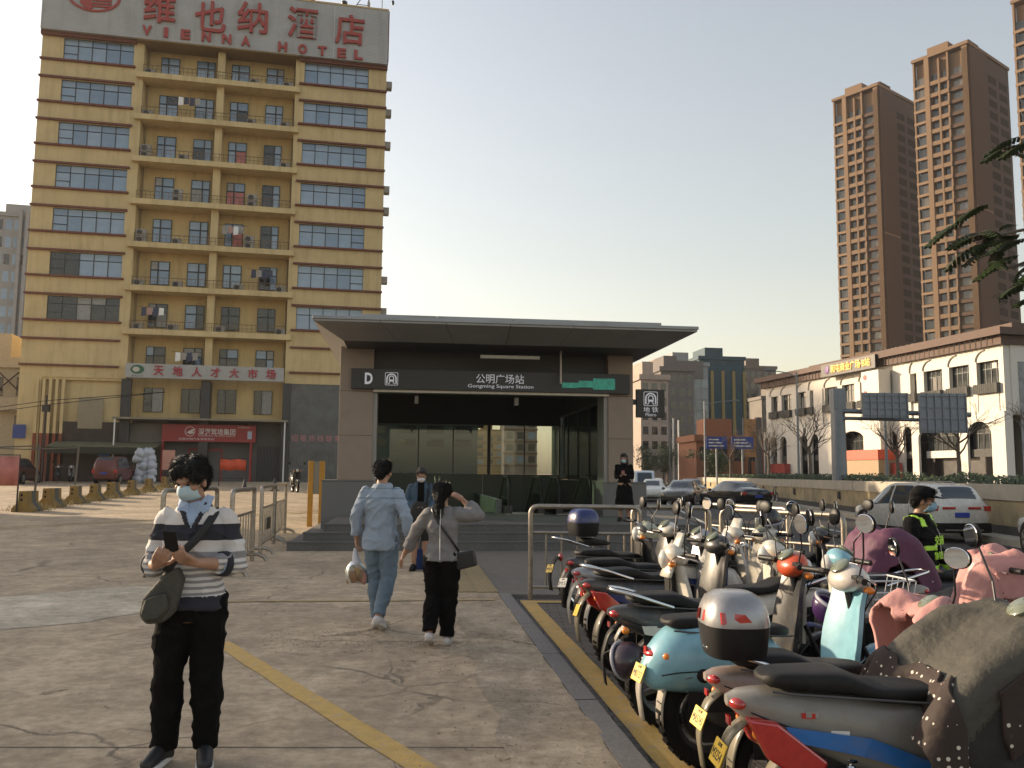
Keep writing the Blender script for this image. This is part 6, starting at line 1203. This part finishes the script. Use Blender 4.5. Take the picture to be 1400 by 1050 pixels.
def person(name, label, loc, rz, J, h=1.72, shirt=None, legs=None, shoes=None, sleeve=1.0, shirt_len=.86, vox=.0088, hairlen='short', mask=maskb, head_rot=(0, 0, 0), extra=None, loose=.012, leg_loose=.014, leg_len=1.0, skirt=None, fem=0, hands=None, seed=1):
    k = h / 1.72; t = thing(name, label, 'person', loc, rz, None); S = lambda p: V(p) * k
    j = {kk: S(v) for kk, v in J.items()}; rr = lambda x: x * k
    hm = Matrix.Rotation(R(head_rot[2]), 3, 'Z') @ Matrix.Rotation(R(head_rot[0]), 3, 'X') @ Matrix.Rotation(R(head_rot[1]), 3, 'Y')
    lean = j.get('lean', V((0, 0, 0))); pel = j['pelvis']
    def torso(inf, z0=.80, z1=1.48, hem=0):
        zz = [(.80, .145, .105), (.88, .16, .115), (.97, .152, .105), (1.06, .142, .1), (1.16, .152, .108), (1.27, .168, .115), (1.35, .165, .1), (1.40, .13, .085), (1.435, .095, .072), (1.475, .066, .062)]
        if fem: zz = [(.80, .15, .11), (.88, .165, .118), (.97, .145, .1), (1.06, .128, .092), (1.16, .135, .105), (1.25, .148, .118), (1.34, .145, .095), (1.39, .115, .08), (1.43, .08, .065), (1.465, .056, .055)]
        out = []
        for z, a, b in zz:
            if z < z0 - 1e-6 or z > z1 + 1e-6: continue
            f_ = (z - .93) / .5; c = pel + (lean * k) * f_ ; ih = inf + (hem * max(0, (1.1 - z) / .3))
            out.append((z * k + (pel.z - .93 * k), c.x, c.y, a * k + ih, b * k + ih))
        return ('rings', out)
    arms = []
    for s_ in 'LR': arms.append([(j['sh' + s_], rr(.052)), (j['el' + s_].lerp(j['sh' + s_], .5), rr(.046)), (j['el' + s_], rr(.038)), (j['wr' + s_].lerp(j['el' + s_], .6), rr(.04)), (j['wr' + s_], rr(.026))])
    lg = []
    for s_ in 'LR':
        hp = j['hip' + s_]; kn = j['kn' + s_]; an = j['an' + s_]; lg.append([(hp, rr(.092)), (hp.lerp(kn, .5), rr(.078)), (kn, rr(.057)), (kn.lerp(an, .3) + V((0, .012, 0)), rr(.058)), (kn.lerp(an, .75), rr(.042)), (an, rr(.038))])
    nk = j['neck']; hc = j['head']
    pr = [torso(0), ('limb', [(nk - V((0, 0, .03)), rr(.06)), (nk.lerp(hc, .55), rr(.053))])] + [('limb', a) for a in arms] + [('limb', a) for a in lg] + head(hc, hm, k)
    for s_, sd_ in (('L', 1), ('R', -1)):
        hd_ = (hands or {}).get(s_, {}); d = (j['wr' + s_] - j['el' + s_]).normalized(); pr += hand(j['wr' + s_], hd_.get('d', d), hd_.get('n', (-sd_, 0, 0)), hd_.get('side', sd_), hd_.get('curl', 35), k)
        an = j['an' + s_]; f_ = V(j['toe' + s_]) - an; pr.append(('limb', [(an + V((0, .02, -.02)), rr(.036)), (an + f_ * .6 + V((0, 0, -.0)), rr(.034)), (an + f_, rr(.026))]))
    body = put('body', blob(pr, vox, 0, smooth=2), skin, t)
    # eyes, brows
    T_ = lambda p: hc + hm @ (V(p) * k)
    for s_ in (-1, 1): q = M(); q.ell(T_((s_ * .031, -.0735, .002)), (.013, .008, .006), 10, 6, hm); q.ell(T_((s_ * .033, -.079, .022)), (.02, .006, .004), 10, 6, hm); q.build('eye', eyem, body, 60)
    if shirt:
        m, sl = shirt, sleeve; ap = []
        for a in arms:
            tot = (a[2][0] - a[0][0]).length + (a[4][0] - a[2][0]).length; pts = []; acc = 0
            for i, (p, r_) in enumerate(a):
                if i: 
                    d_ = (p - a[i - 1][0]).length
                    if acc + d_ > tot * sl + 1e-6: f_ = (tot * sl - acc) / d_; pts.append((a[i - 1][0].lerp(p, f_), lerp(a[i - 1][1], r_, f_) + loose * 1.1)); break
                    acc += d_
                pts.append((p, r_ + loose * (1.0 if i < 4 else 1.3)))
            ap.append(('limb', pts, 1, 'flat'))
        sm = blob([torso(loose * .8, shirt_len, 1.48, .02)] + ap, vox, .009, 7, 1, seed); so_ = put('shirt', sm, m, t)
    else: so_ = sm = None
    if legs:
        lp = []
        for a in lg: n_ = {1.0: 6}.get(leg_len, 6); pts = [(p, r_ + leg_loose * (1.15 if i > 2 else 1)) for i, (p, r_) in enumerate(a)]; pts[-1] = (a[-2][0].lerp(a[-1][0], leg_len), rr(.044) + leg_loose); lp.append(('limb', pts, 1, 'flat'))
        if leg_len < .5: lp = [('limb', x[1][:3], 1, 'flat') for x in lp]
        tm_ = blob([torso(.008, .80, 1.0)] + lp, vox, .008, 7, 1, seed + 3); put('trousers', tm_, legs, t)
    if skirt: put('skirt', blob([('rings', [(z * k, pel.x, pel.y + .02, a * k, b * k) for z, a, b in skirt[1]])], vox, .012, 6, 1, seed), skirt[0], t)
    for s_ in 'LR':
        an = j['an' + s_]; f_ = V(j['toe' + s_]) - an; dirn = V((f_.x, f_.y, f_.z)).normalized(); fl = V((f_.x, f_.y, 0)).normalized()
        if shoes:
            so1 = put('shoe', blob([('limb', [(an + V((0, 0, -.035)) - fl * .03, rr(.048)), (an + f_ * .45 + V((0, 0, .005)), rr(.048)), (an + f_ * 1.02, rr(.042))], 1.0)], .006, 0, smooth=3), shoes[0], t)
            q = M(); bz = -.062 * k; c0 = an - fl * .055 + V((0, 0, bz)); c1 = an + f_ * 1.0 + fl * .045 + V((0, 0, -.036 * k)); side_ = dirn.cross(V((0, 0, 1))).normalized(); ring = []
            for u, w_ in ((0, .028), (.08, .04), (.35, .042), (.7, .05), (.9, .042), (1, .02)): p = c0.lerp(c1, u); ring.append((p, w_ * k))
            top = [p + side_ * w_ for p, w_ in ring] + [p - side_ * w_ for p, w_ in reversed(ring)]; q.loft([[p + V((0, 0, -.008)) for p in top], [p + V((0, 0, .022)) for p in top]]); q.build('sole', shoes[1], so1, 40)
    # hair
    he = lambda p, r: ('ell', T_(p), tuple(x * k for x in r), hm)
    hp_ = [he((0, .022, .05), (.084, .096, .082)), he((0, .075, .0), (.068, .045, .075)), he((.06, .03, .03), (.03, .06, .05)), he((-.06, .03, .03), (.03, .06, .05)), he((0, -.05, .095), (.062, .04, .03))]
    if hairlen == 'bushy': hp_ += [he((.04, .0, .11), (.06, .07, .04)), he((-.04, .01, .105), (.06, .07, .045)), he((.03, -.06, .085), (.055, .035, .035)), he((-.03, -.065, .08), (.05, .035, .03)), he((.065, -.02, .06), (.035, .06, .055)), he((-.065, -.02, .06), (.035, .06, .055)), he((0, .08, .03), (.08, .045, .07))]
    if hairlen == 'long': hp_ += [he((.065, .03, -.09), (.035, .05, .15)), he((-.065, .03, -.09), (.035, .05, .15)), he((0, .07, -.1), (.07, .04, .16))]
    if hairlen == 'pony': hp_ += [('limb', [(T_((0, .09, .06)), .03 * k), (T_((0, .135, .02)), .034 * k), (T_((0, .13, -.12)), .04 * k), (T_((0, .115, -.26)), .012 * k)])]
    hme = blob(hp_, .006, .0035, 40, 1, seed + 9); q = M(); rn = random.Random(seed); ps = hme.polygons; dn = hm @ V((0, .25, -1))
    for _ in range(4600 if vox < .009 else 500):
        f_ = ps[rn.randrange(len(ps))]; n_ = f_.normal; fl = (dn - n_ * dn.dot(n_)); fl = fl.normalized() if fl.length > .05 else V((rn.gauss(0, 1), rn.gauss(0, 1), 0)); fl = (fl + n_ * rn.uniform(.05, .5) + V((rn.gauss(0, .3), rn.gauss(0, .3), rn.gauss(0, .3)))).normalized(); L2 = rn.uniform(.015, .04) * (1.5 if hairlen in ('pony', 'long') else 1); w2 = fl.cross(n_).normalized() * .0011; p = f_.center; q.add([p - w2, p + w2, p + fl * L2 * .6 + n_ * .002 + w2 * .6, p + fl * L2 - n_ * .002], [(0, 1, 2, 3)])
    hh_ = put('hair', hme, hairm, t); q.build('hair_strands', hairm, hh_)
    if mask:
        inv = hm.inverted()
        def inm(c, n):
            p = inv @ (c - hc) / k; return -.098 < p.z < -.006 + p.y * .05 and p.y < -.028 and abs(p.x) < .07
        q = M(); rows = []
        for i in range(9):
            v_ = -1 + i / 4; hw = .07 - .01 * v_ * v_; rows.append([T_((u * hw, -.106 + .062 * abs(u) ** 2.2 + .018 * v_ * v_ - (.014 * (1 - abs(u)) if abs(v_) < .8 else 0) + .02 * max(0, -v_), -.05 + v_ * .05)) for u in [-1 + k_ / 6 for k_ in range(13)]])
        q.loft(rows, False, False); o = q.build('mask', mask, t, 70); o.modifiers.new('s', 'SOLIDIFY').thickness = .003
        for s_ in (-1, 1): q = M(); q.tube([T_((s_ * .062, -.03, -.025)), T_((s_ * .078, -.0, .0)), T_((s_ * .082, .02, .015))], .0018, 4); q.build('mask_strap', white, t)
    t['_'] = 0; del t['_']
    return t, j, body, sm, so_, T_, hm
BASE_J = dict(pelvis=(0, 0, .93), neck=(0, .012, 1.46), head=(0, -.005, 1.60), shL=(.165, .01, 1.375), shR=(-.165, .01, 1.375), hipL=(.085, 0, .89), hipR=(-.085, 0, .89), knL=(.095, -.015, .49), knR=(-.095, -.015, .49), anL=(.1, .025, .085), anR=(-.1, .025, .085), toeL=(.13, -.14, .04), toeR=(-.13, -.14, .04), elL=(.23, .02, 1.12), elR=(-.23, .02, 1.12), wrL=(.22, -.06, .88), wrR=(-.22, -.06, .88))
def JJ(**kw): d = dict(BASE_J); d.update(kw); return d
def bandmat(name, stops, lo, hi, rough=.85, fine=None):
    m = bpy.data.materials.new(name); m.use_nodes = True; n = m.node_tree.nodes; L = m.node_tree.links; b = n['Principled BSDF']; tc = n.new('ShaderNodeTexCoord'); sp = n.new('ShaderNodeSeparateXYZ'); L.new(tc.outputs['Object'], sp.inputs[0]); nz = n.new('ShaderNodeTexNoise'); nz.inputs['Scale'].default_value = 5; L.new(tc.outputs['Object'], nz.inputs['Vector'])
    ad = n.new('ShaderNodeMath'); ad.operation = 'MULTIPLY_ADD'; ad.inputs[1].default_value = .03; L.new(nz.outputs['Fac'], ad.inputs[0]); L.new(sp.outputs['Z'], ad.inputs[2]); mr = n.new('ShaderNodeMapRange'); mr.inputs['From Min'].default_value = lo; mr.inputs['From Max'].default_value = hi; L.new(ad.outputs[0], mr.inputs['Value'])
    r = n.new('ShaderNodeValToRGB'); r.color_ramp.interpolation = 'CONSTANT'; els = r.color_ramp.elements
    els[0].position = 0; els[0].color = (*stops[0][1], 1); els.remove(els[1])
    for p, c in stops[1:]: e = els.new((p - lo) / (hi - lo)); e.color = (*c, 1)
    L.new(mr.outputs[0], r.inputs['Fac']); L.new(r.outputs['Color'], b.inputs['Base Color']); b.inputs['Roughness'].default_value = rough; bp = n.new('ShaderNodeBump'); bp.inputs['Strength'].default_value = .3; bp.inputs['Distance'].default_value = .004; t3 = n.new('ShaderNodeTexNoise'); t3.inputs['Scale'].default_value = 220; L.new(tc.outputs['Object'], t3.inputs['Vector']); L.new(t3.outputs['Fac'], bp.inputs['Height']); L.new(bp.outputs[0], b.inputs['Normal']); return m
W_, N_, Gy = (.6, .57, .55), (.02, .02, .03), (.24, .23, .24)
st_ = [(.8, Gy)]; z = .93
for k in range(7): st_ += [(z, W_), (z + .018, Gy)]; z += .034
st_ += [(1.19, W_), (1.25, N_), (1.335, W_), (1.43, N_), (1.445, Gy)]
jump = bandmat('striped jumper', st_, .8, 1.6)
blkt = mat('black trousers cloth', (.0055, .005, .005), .9, 0, .3, 6, .3, 30, spec=.12); navy = mat('navy knit', (.02, .02, .03), .85); pale = mat('pale blue shirt', (.3, .38, .52), .8, 0, .06, 8)
# --- man in the striped jumper, reading his phone
P1, j, body, sm, so1, T_, hm = person('person', 'person in striped jumper and black trousers standing reading a phone', (-1.80, 5.0, .0), 6, JJ(head=(-.03, -.035, 1.60), elL=(.245, -.02, 1.12), wrL=(.065, -.235, 1.15), elR=(-.235, -.0, 1.12), wrR=(-.15, -.235, 1.14), toeL=(.14, -.15, .04), toeR=(-.17, -.13, .04), anR=(-.13, .02, .085), knR=(-.115, -.02, .49)), 1.68, jump, blkt, (mat('black shoe', (.015, .015, .016), .5), white), sleeve=.74, shirt_len=.88, vox=.0068, hairlen='bushy', head_rot=(18, 0, -24), loose=.02, leg_loose=.026, hands=dict(L=dict(d=(-.6, -.65, .35), n=(-.35, .35, .85), curl=48), R=dict(d=(.4, -.7, .4), n=(.35, .35, .85), curl=48)), seed=2)
patch('v_neck', sm, lambda c, n: c.y < -.02 and abs(abs(c.x) - (c.z - 1.27) * .42) < .013 and 1.27 < c.z < 1.47, .004, navy, so1, .003)
patch('shirt_front', sm, lambda c, n: c.y < -.02 and abs(c.x) < (c.z - 1.285) * .42 - .008 and c.z < 1.48, .004, pale, so1, .003)
for s_ in (-1, 1): q = M(); q.add([(s_ * .012, -.10, 1.36), (s_ * .085, -.085, 1.40), (s_ * .095, -.0, 1.475), (s_ * .062, -.035, 1.49), (s_ * .03, -.085, 1.44)], [(0, 1, 4), (1, 2, 3, 4)]); o = q.build('collar', pale, so1); o.modifiers.new('s', 'SOLIDIFY').thickness = .006
for e_, w_ in (('elL', 'wrL'), ('elR', 'wrR')): a, b = j[e_], j[w_]; q = M(); q.tube([a.lerp(b, .28), a.lerp(b, .42)], [.072, .068], 16, cap=False); o = q.build('cuff', navy, so1, 60); o.modifiers.new('s', 'SOLIDIFY').thickness = .006; q = M(); q.tube([a.lerp(b, .42), a.lerp(b, .45)], [.06, .058], 16, cap=False); o = q.build('shirt_cuff', pale, so1, 60); o.modifiers.new('s', 'SOLIDIFY').thickness = .005
patch('hem_band', sm, lambda c, n: c.z < .925 and abs(c.x) < .21, .004, navy, so1, .003)
ph = thing('phone', 'black smartphone in the hands of the striped jumper person', 'phone', V((-1.80, 5.0, 0)) + Matrix.Rotation(R(6), 3, 'Z') @ V((-.045, -.335, 1.245))); ph.rotation_euler = (R(-52), R(4), R(2)); M().box(-.036, .036, -.075, .075, -.004, .004).build('case', black, ph, bevel=.003); M().box(-.033, .033, -.07, .07, .0045, .0055).build('screen', glassdk, ph)
bagm = mat('olive grey nylon', (.06, .057, .046), .75, 0, .25, 10, .4, 60)
sg = thing('sling_bag', 'olive grey sling bag worn across the striped jumper person', 'bag', (-1.80, 5.0, 0), 6)
pl_ = [(.075, 1.10), (.11, 1.03), (.075, .86), (.02, .80), (-.075, .79), (-.115, .84), (-.10, .93), (.0, 1.05)]
q = M(); q.prism(pl_, -.055, .04); bg_ = q.build('pouch', bagm, sg, 40, bevel=.022); bg_.location = (-.12, -.155, .0)
q = M(); q.prism([(.03, .97), (.05, .88), (.0, .82), (-.07, .815), (-.095, .85), (-.075, .93)], -.085, -.05); fp = q.build('front_pocket', bagm, bg_, 40, bevel=.012)
q = M(); q.tube([(-.075, -.088, .93), (-.02, -.089, .955), (.03, -.088, .97)], .004, 5); q.build('zip', dkmetal, bg_)
def strap(pts, w_, m, parent, nm='strap', nrm=(0, -1, 0)):
    q = M(); P = [V(p) for p in rail(pts, .08, 4)]; vs = []
    for i, p in enumerate(P): d = (P[min(i + 1, len(P) - 1)] - P[max(i - 1, 0)]).normalized(); s_ = d.cross(V(nrm)).normalized() * w_ / 2; vs += [p + s_, p - s_]
    q.add(vs, [(2 * i, 2 * i + 1, 2 * i + 3, 2 * i + 2) for i in range(len(P) - 1)]); o = q.build(nm, m, parent, 60); o.modifiers.new('s', 'SOLIDIFY').thickness = .006; return o
strap([(-.10, -.19, 1.07), (-.06, -.19, 1.14), (.05, -.155, 1.25), (.105, -.1, 1.35), (.115, -.0, 1.41), (.09, .1, 1.36)], .045, mat('dark strap', (.02, .02, .02), .8), sg)
# --- man in blue denim shirt walking away with a bag of food
denim = mat('light denim shirt', (.28, .34, .42), .85, 0, .14, 5, .25, 180); jean = mat('washed jeans', (.13, .18, .23), .85, 0, .3, 3, .25, 200); wsh = (mat('white sneaker', (.55, .52, .5), .6), mat('sneaker sole', (.6, .57, .52), .7))
P2, j, body, sm, so2, T_, hm = person('person', 'person in light blue denim shirt and jeans walking towards the metro', (-1.38, 9.3, .0), 172, JJ(head=(.0, -.03, 1.60), elL=(.26, .05, 1.14), wrL=(.27, -.03, .90), elR=(-.29, .09, 1.14), wrR=(-.33, .06, .90), knL=(.05, -.02, .49), anL=(.02, .02, .085), toeL=(.03, -.15, .04), knR=(-.1, .04, .50), anR=(-.075, .28, .16), toeR=(-.08, .15, .05)), 1.75, denim, jean, wsh, sleeve=.9, shirt_len=.80, hairlen='short', mask=None, head_rot=(4, 0, -10), loose=.022, leg_loose=.02, leg_len=.86, hands=dict(L=dict(curl=50), R=dict(curl=60)), seed=5)
hcol = patch('shirt_collar', sm, lambda c, n: c.z > 1.455, .006, denim, so2, .005)
patch('back_yoke_seam', sm, lambda c, n: c.y > .02 and abs(c.z - 1.33 * 1.017) < .004, .003, mat('denim seam', (.15, .21, .29), .9), so2)
fb = thing('food_bag', 'clear plastic bag with orange and brown snack packets held by denim shirt person', 'bag', (-1.38, 9.3, 0), 172)
hb_ = j['wrL'] + V((.01, -.0, -.10)); bagp = glass_mat('clear bag plastic', (.9, .9, .88), .02, .35, .25)
q = M(); q.tube([hb_, hb_ + V((0, 0, -.08)), hb_ + V((-.02, 0, -.16))], [.02, .035, .05], 10); q.build('bag_neck', mat('white bag neck', (.6, .6, .65), .6), fb, 60)
q = M(); rings = [[(hb_.x + p[0] - .01 * i, hb_.y + p[1], hb_.z - .14 - .055 * i) for p in se(14, a, a * .7, 2.6)] for i, a in enumerate((.05, .1, .125, .13, .11))]; q.loft(rings); q.build('bag_body', bagp, fb, 60)
for c_, o_ in (((.55, .3, .04), (-.04, 0, -.28)), ((.32, .14, .05), (.03, .02, -.3)), ((.5, .45, .35), (.06, -.03, -.25)), ((.5, .2, .16), (-.09, .0, -.3))): q = M(); q.boxm((.11, .05, .12), Matrix.Translation(hb_ + V(o_)) @ Matrix.Rotation(o_[0] * 6, 4, 'Y')); q.build('packet', mat('packet %.2f' % c_[0] + str(c_[1]), c_, .5), fb, 60)
# --- woman in grey striped shirt shading her eyes
gsh = mat('grey pinstripe shirt', (.19, .18, .18), .85, 0, .1, 8, .0, wave=(30, .15, 'X'))
P3, j, body, sm, so3, T_, hm = person('person', 'person with ponytail in grey shirt and black trousers shading the eyes with one hand', (-.66, 8.45, .0), 176, JJ(head=(.01, -.02, 1.585), elL=(.32, -.06, 1.14), wrL=(.43, -.1, .93), shL=(.15, .01, 1.37), shR=(-.15, .01, 1.37), elR=(-.38, -.07, 1.36), wrR=(-.2, -.13, 1.52), knR=(-.08, .0, .49), anR=(-.07, .05, .085), toeR=(-.06, -.13, .04), knL=(.08, .03, .5), anL=(.09, .22, .16), toeL=(.1, .08, .05)), 1.54, gsh, blkt, wsh, sleeve=.86, shirt_len=.84, hairlen='pony', mask=None, head_rot=(6, 0, -4), loose=.026, leg_loose=.028, fem=1, hands=dict(R=dict(d=(.7, -.2, .45), n=(.3, -.6, -.7), curl=20), L=dict(curl=30)), leg_len=.92, seed=7)
bb2 = thing('shoulder_bag', 'small black shoulder bag on the hip of the grey shirt person', 'bag', (-.66, 8.45, 0), 176); M().box(-.1, .1, -.045, .045, -.08, .08).build('pouch', mat('black leather', (.015, .015, .016), .4, 0, .2, 20), bb2, bevel=.02).location = (-.235, .03, .80)
strap([(-.17, .06, .88), (-.1, .128, 1.0), (.02, .13, 1.15), (.09, .1, 1.27), (.1, .0, 1.3)], .022, MATS['black leather'], bb2, nrm=(0, 1, 0)); bpy.data.objects[bb2.name].children[0].rotation_euler = (0, R(15), 0)
q = M(); q.tube([(.0, .128, 1.28), (.005, .133, 1.1), (.0, .14, .8)], .004, 5); q.build('back_seam', white, so3)
# --- man in denim jacket looking down, partly hidden
dj = mat('dark denim jacket', (.045, .08, .12), .85, 0, .25, 5, .25, 160)
P4, j, body, sm, so4, T_, hm = person('person', 'person in dark denim jacket and face mask looking down before the steps', (-1.52, 14.7, .0), 4, JJ(head=(.0, -.06, 1.585), elL=(.24, .0, 1.14), wrL=(.1, -.2, 1.02), elR=(-.24, .0, 1.14), wrR=(-.1, -.2, 1.02)), 1.72, dj, mat('black shorts', (.012, .012, .013), .9), (black, black), sleeve=.92, shirt_len=.9, vox=.01, mask=mat('white mask', (.6, .58, .56), .7), head_rot=(28, 0, 6), loose=.022, leg_len=.4, hands=dict(L=dict(d=(-.6, -.7, 0), n=(0, 0, 1)), R=dict(d=(.6, -.7, 0), n=(0, 0, 1))), seed=11)
patch('t_shirt', sm, lambda c, n: c.y < -.03 and abs(c.x) < .055 and c.z < 1.46, .004, blkt, so4, .003)
bk_ = thing('backpack', 'dark backpack held in front of the denim jacket person', 'bag', (-1.52, 14.7, 0), 4); q = M(); rings = [[(p[0], p[1] - .24, z) for p in se(18, a, b, 3)] for z, a, b in ((.80, .12, .06), (.84, .16, .085), (1.0, .165, .09), (1.1, .14, .075), (1.15, .09, .05))]; q.loft(rings); q.build('pouch', qblk, bk_, 60); strap([(.1, -.3, 1.1), (.13, -.16, 1.3), (.12, .0, 1.45)], .04, black, bk_); q = M(); q.box(-.1, .1, -.345, -.31, .84, .98); q.build('front_pocket', qblk, bk_, bevel=.02)
bt_ = thing('blue_tote', 'dark blue tote bag on the ground at the feet of the denim jacket person', 'bag', (-1.42, 14.9, 0)); q = M(); q.loft([[(p[0], p[1], z) for p in se(16, a, .08, 3)] for z, a in ((0, .2), (.03, .22), (.3, .24), (.34, .23))]); q.build('pouch', mat('tote blue', (.02, .045, .16), .8), bt_, 60); q = M(); q.tube([(-.12, -.05, .33), (-.1, -.05, .5), (.1, -.05, .5), (.12, -.05, .33)], .012, 6); q.build('handle', black, bt_)
# --- woman in long black dress on the platform
P5, j, body, sm, so5, T_, hm = person('person', 'person in long black dress with long dark hair looking at a phone by right pillar', (2.72, 20.9, PZ), -14, JJ(head=(0, -.03, 1.59), elL=(.2, .0, 1.13), wrL=(.05, -.2, 1.17), elR=(-.2, .0, 1.13), wrR=(-.05, -.2, 1.15)), 1.62, mat('black dress cloth', (.005, .005, .006), .95, spec=.1), None, (black, black), sleeve=.95, shirt_len=.9, vox=.011, hairlen='long', head_rot=(16, 0, -8), loose=.02, fem=1, skirt=(MATS['black dress cloth'], [(1.08, .12, .09), (.95, .16, .125), (.85, .185, .15), (.6, .21, .18), (.35, .25, .22), (.3, .26, .225)]), hands=dict(L=dict(d=(-.5, -.6, .3), n=(0, -.3, .9), curl=50), R=dict(d=(.5, -.6, .3), n=(0, -.3, .9), curl=50)), seed=13)
p5 = thing('phone', 'smartphone held by the black dressed person at the metro entrance', 'phone', V((2.72, 20.9, PZ)) + Matrix.Rotation(R(-14), 3, 'Z') @ V((0, -.26, 1.16))); p5.rotation_euler = (R(-40), 0, 0); M().box(-.036, .036, -.075, .075, -.004, .004).build('case', MATS['pink print'], p5, bevel=.003); M().box(-.032, .032, -.07, .07, .0045, .005).build('screen', glassdk, p5)
# --- traffic officer among the scooters
unif = mat('black uniform cloth', (.007, .007, .008), .85, 0, .25, 6, .3, 60, spec=.15); hiv = mat('yellow green reflective', (.5, .85, .07), .45, 0, .1, 10)
P6, j, body, sm, so6, T_, hm = person('person', 'person in black uniform and cap with yellow green reflective strips among the scooters', (3.82, 8.15, -.14), 44, JJ(head=(.0, -.05, 1.60), elL=(.24, -.02, 1.12), wrL=(.2, -.22, .98), elR=(-.25, .03, 1.13), wrR=(-.17, -.18, .96)), 1.66, unif, blkt, (black, black), sleeve=.95, shirt_len=.84, vox=.0088, mask=mat('blue mask', (.25, .42, .55), .7), head_rot=(6, 0, 16), loose=.03, hands=dict(L=dict(d=(-.2, -.8, -.1), n=(-.5, 0, .8), curl=60)), seed=17)
kk = 1.66 / 1.72
patch('waist_band', sm, lambda c, n: abs(c.z - .93) < .026 and abs(c.x) < .22, .005, hiv, so6, .003); patch('chest_band', sm, lambda c, n: abs(c.z - 1.12) < .022 and c.y < -.02 and abs(c.x) < .15, .005, hiv, so6, .003)
patch('shoulder_patch', sm, lambda c, n: 1.31 < c.z < 1.39 and .085 < abs(c.x) < .145 and c.y < .0, .005, hiv, so6, .003); patch('epaulette', sm, lambda c, n: c.z > 1.36 and .14 < abs(c.x) < .185 and n.z > .4, .005, hiv, so6, .003)
for dz, s_, tx_ in ((1.19, .085, '交通'), (1.05, .07, '协管')): text('lettering', tx_, s_, hiv, so6, (0, -.168 if dz > 1.1 else -.16, dz), ext=.004, fit=(.2, s_))
q = M(); cz = lambda p: T_(p)
q.loft([[cz((p[0], p[1] + .015, z)) for p in se(22, a, b, 2.2)] for z, a, b in ((.04, .09, .106), (.07, .091, .107), (.1, .088, .102), (.125, .072, .085), (.14, .045, .055), (.145, .015, .02))]); cp_ = q.build('cap', unif, P6, 50)
q = M(); q.loft([[cz((.085 * math.sin(a), -.075 - r_ * math.cos(a), zz - .02 * (r_ / .1))) for a in [R(-80 + 20 * i) for i in range(9)]] for r_, zz in ((.01, .06), (.1, .06))], False, False); o = q.build('cap_peak', black, cp_, 60); o.modifiers.new('s', 'SOLIDIFY').thickness = .006
q = M(); q.ell(cz((0, -.098, .098)), (.02, .01, .02), 10, 8); q.build('cap_badge', steel, cp_, 60)
q = M(); q.tube([T_((.08, -.02, -.02)), T_((.085, -.04, -.12)), (.06, -.15, 1.25), (.04, -.17, 1.05)], .0025, 4); q.build('earphone_cable', white, P6)

# ================================================================ haze over the street
hz = M().box(-160, 190, -30, 330, -1.3, 125).build('haze', None); stuff(hz)
hmat = bpy.data.materials.new('thin haze'); hmat.use_nodes = True; hn = hmat.node_tree.nodes; hn.remove(hn['Principled BSDF']); hv = hn.new('ShaderNodeVolumePrincipled')
hv.inputs['Color'].default_value = (.9, .9, .92, 1); hv.inputs['Density'].default_value = .0002; hv.inputs['Anisotropy'].default_value = .3
hmat.node_tree.links.new(hv.outputs[0], hn['Material Output'].inputs['Volume']); hz.data.materials.append(hmat)
tag(hz, 'thin pale haze filling the air over the street', 'haze')
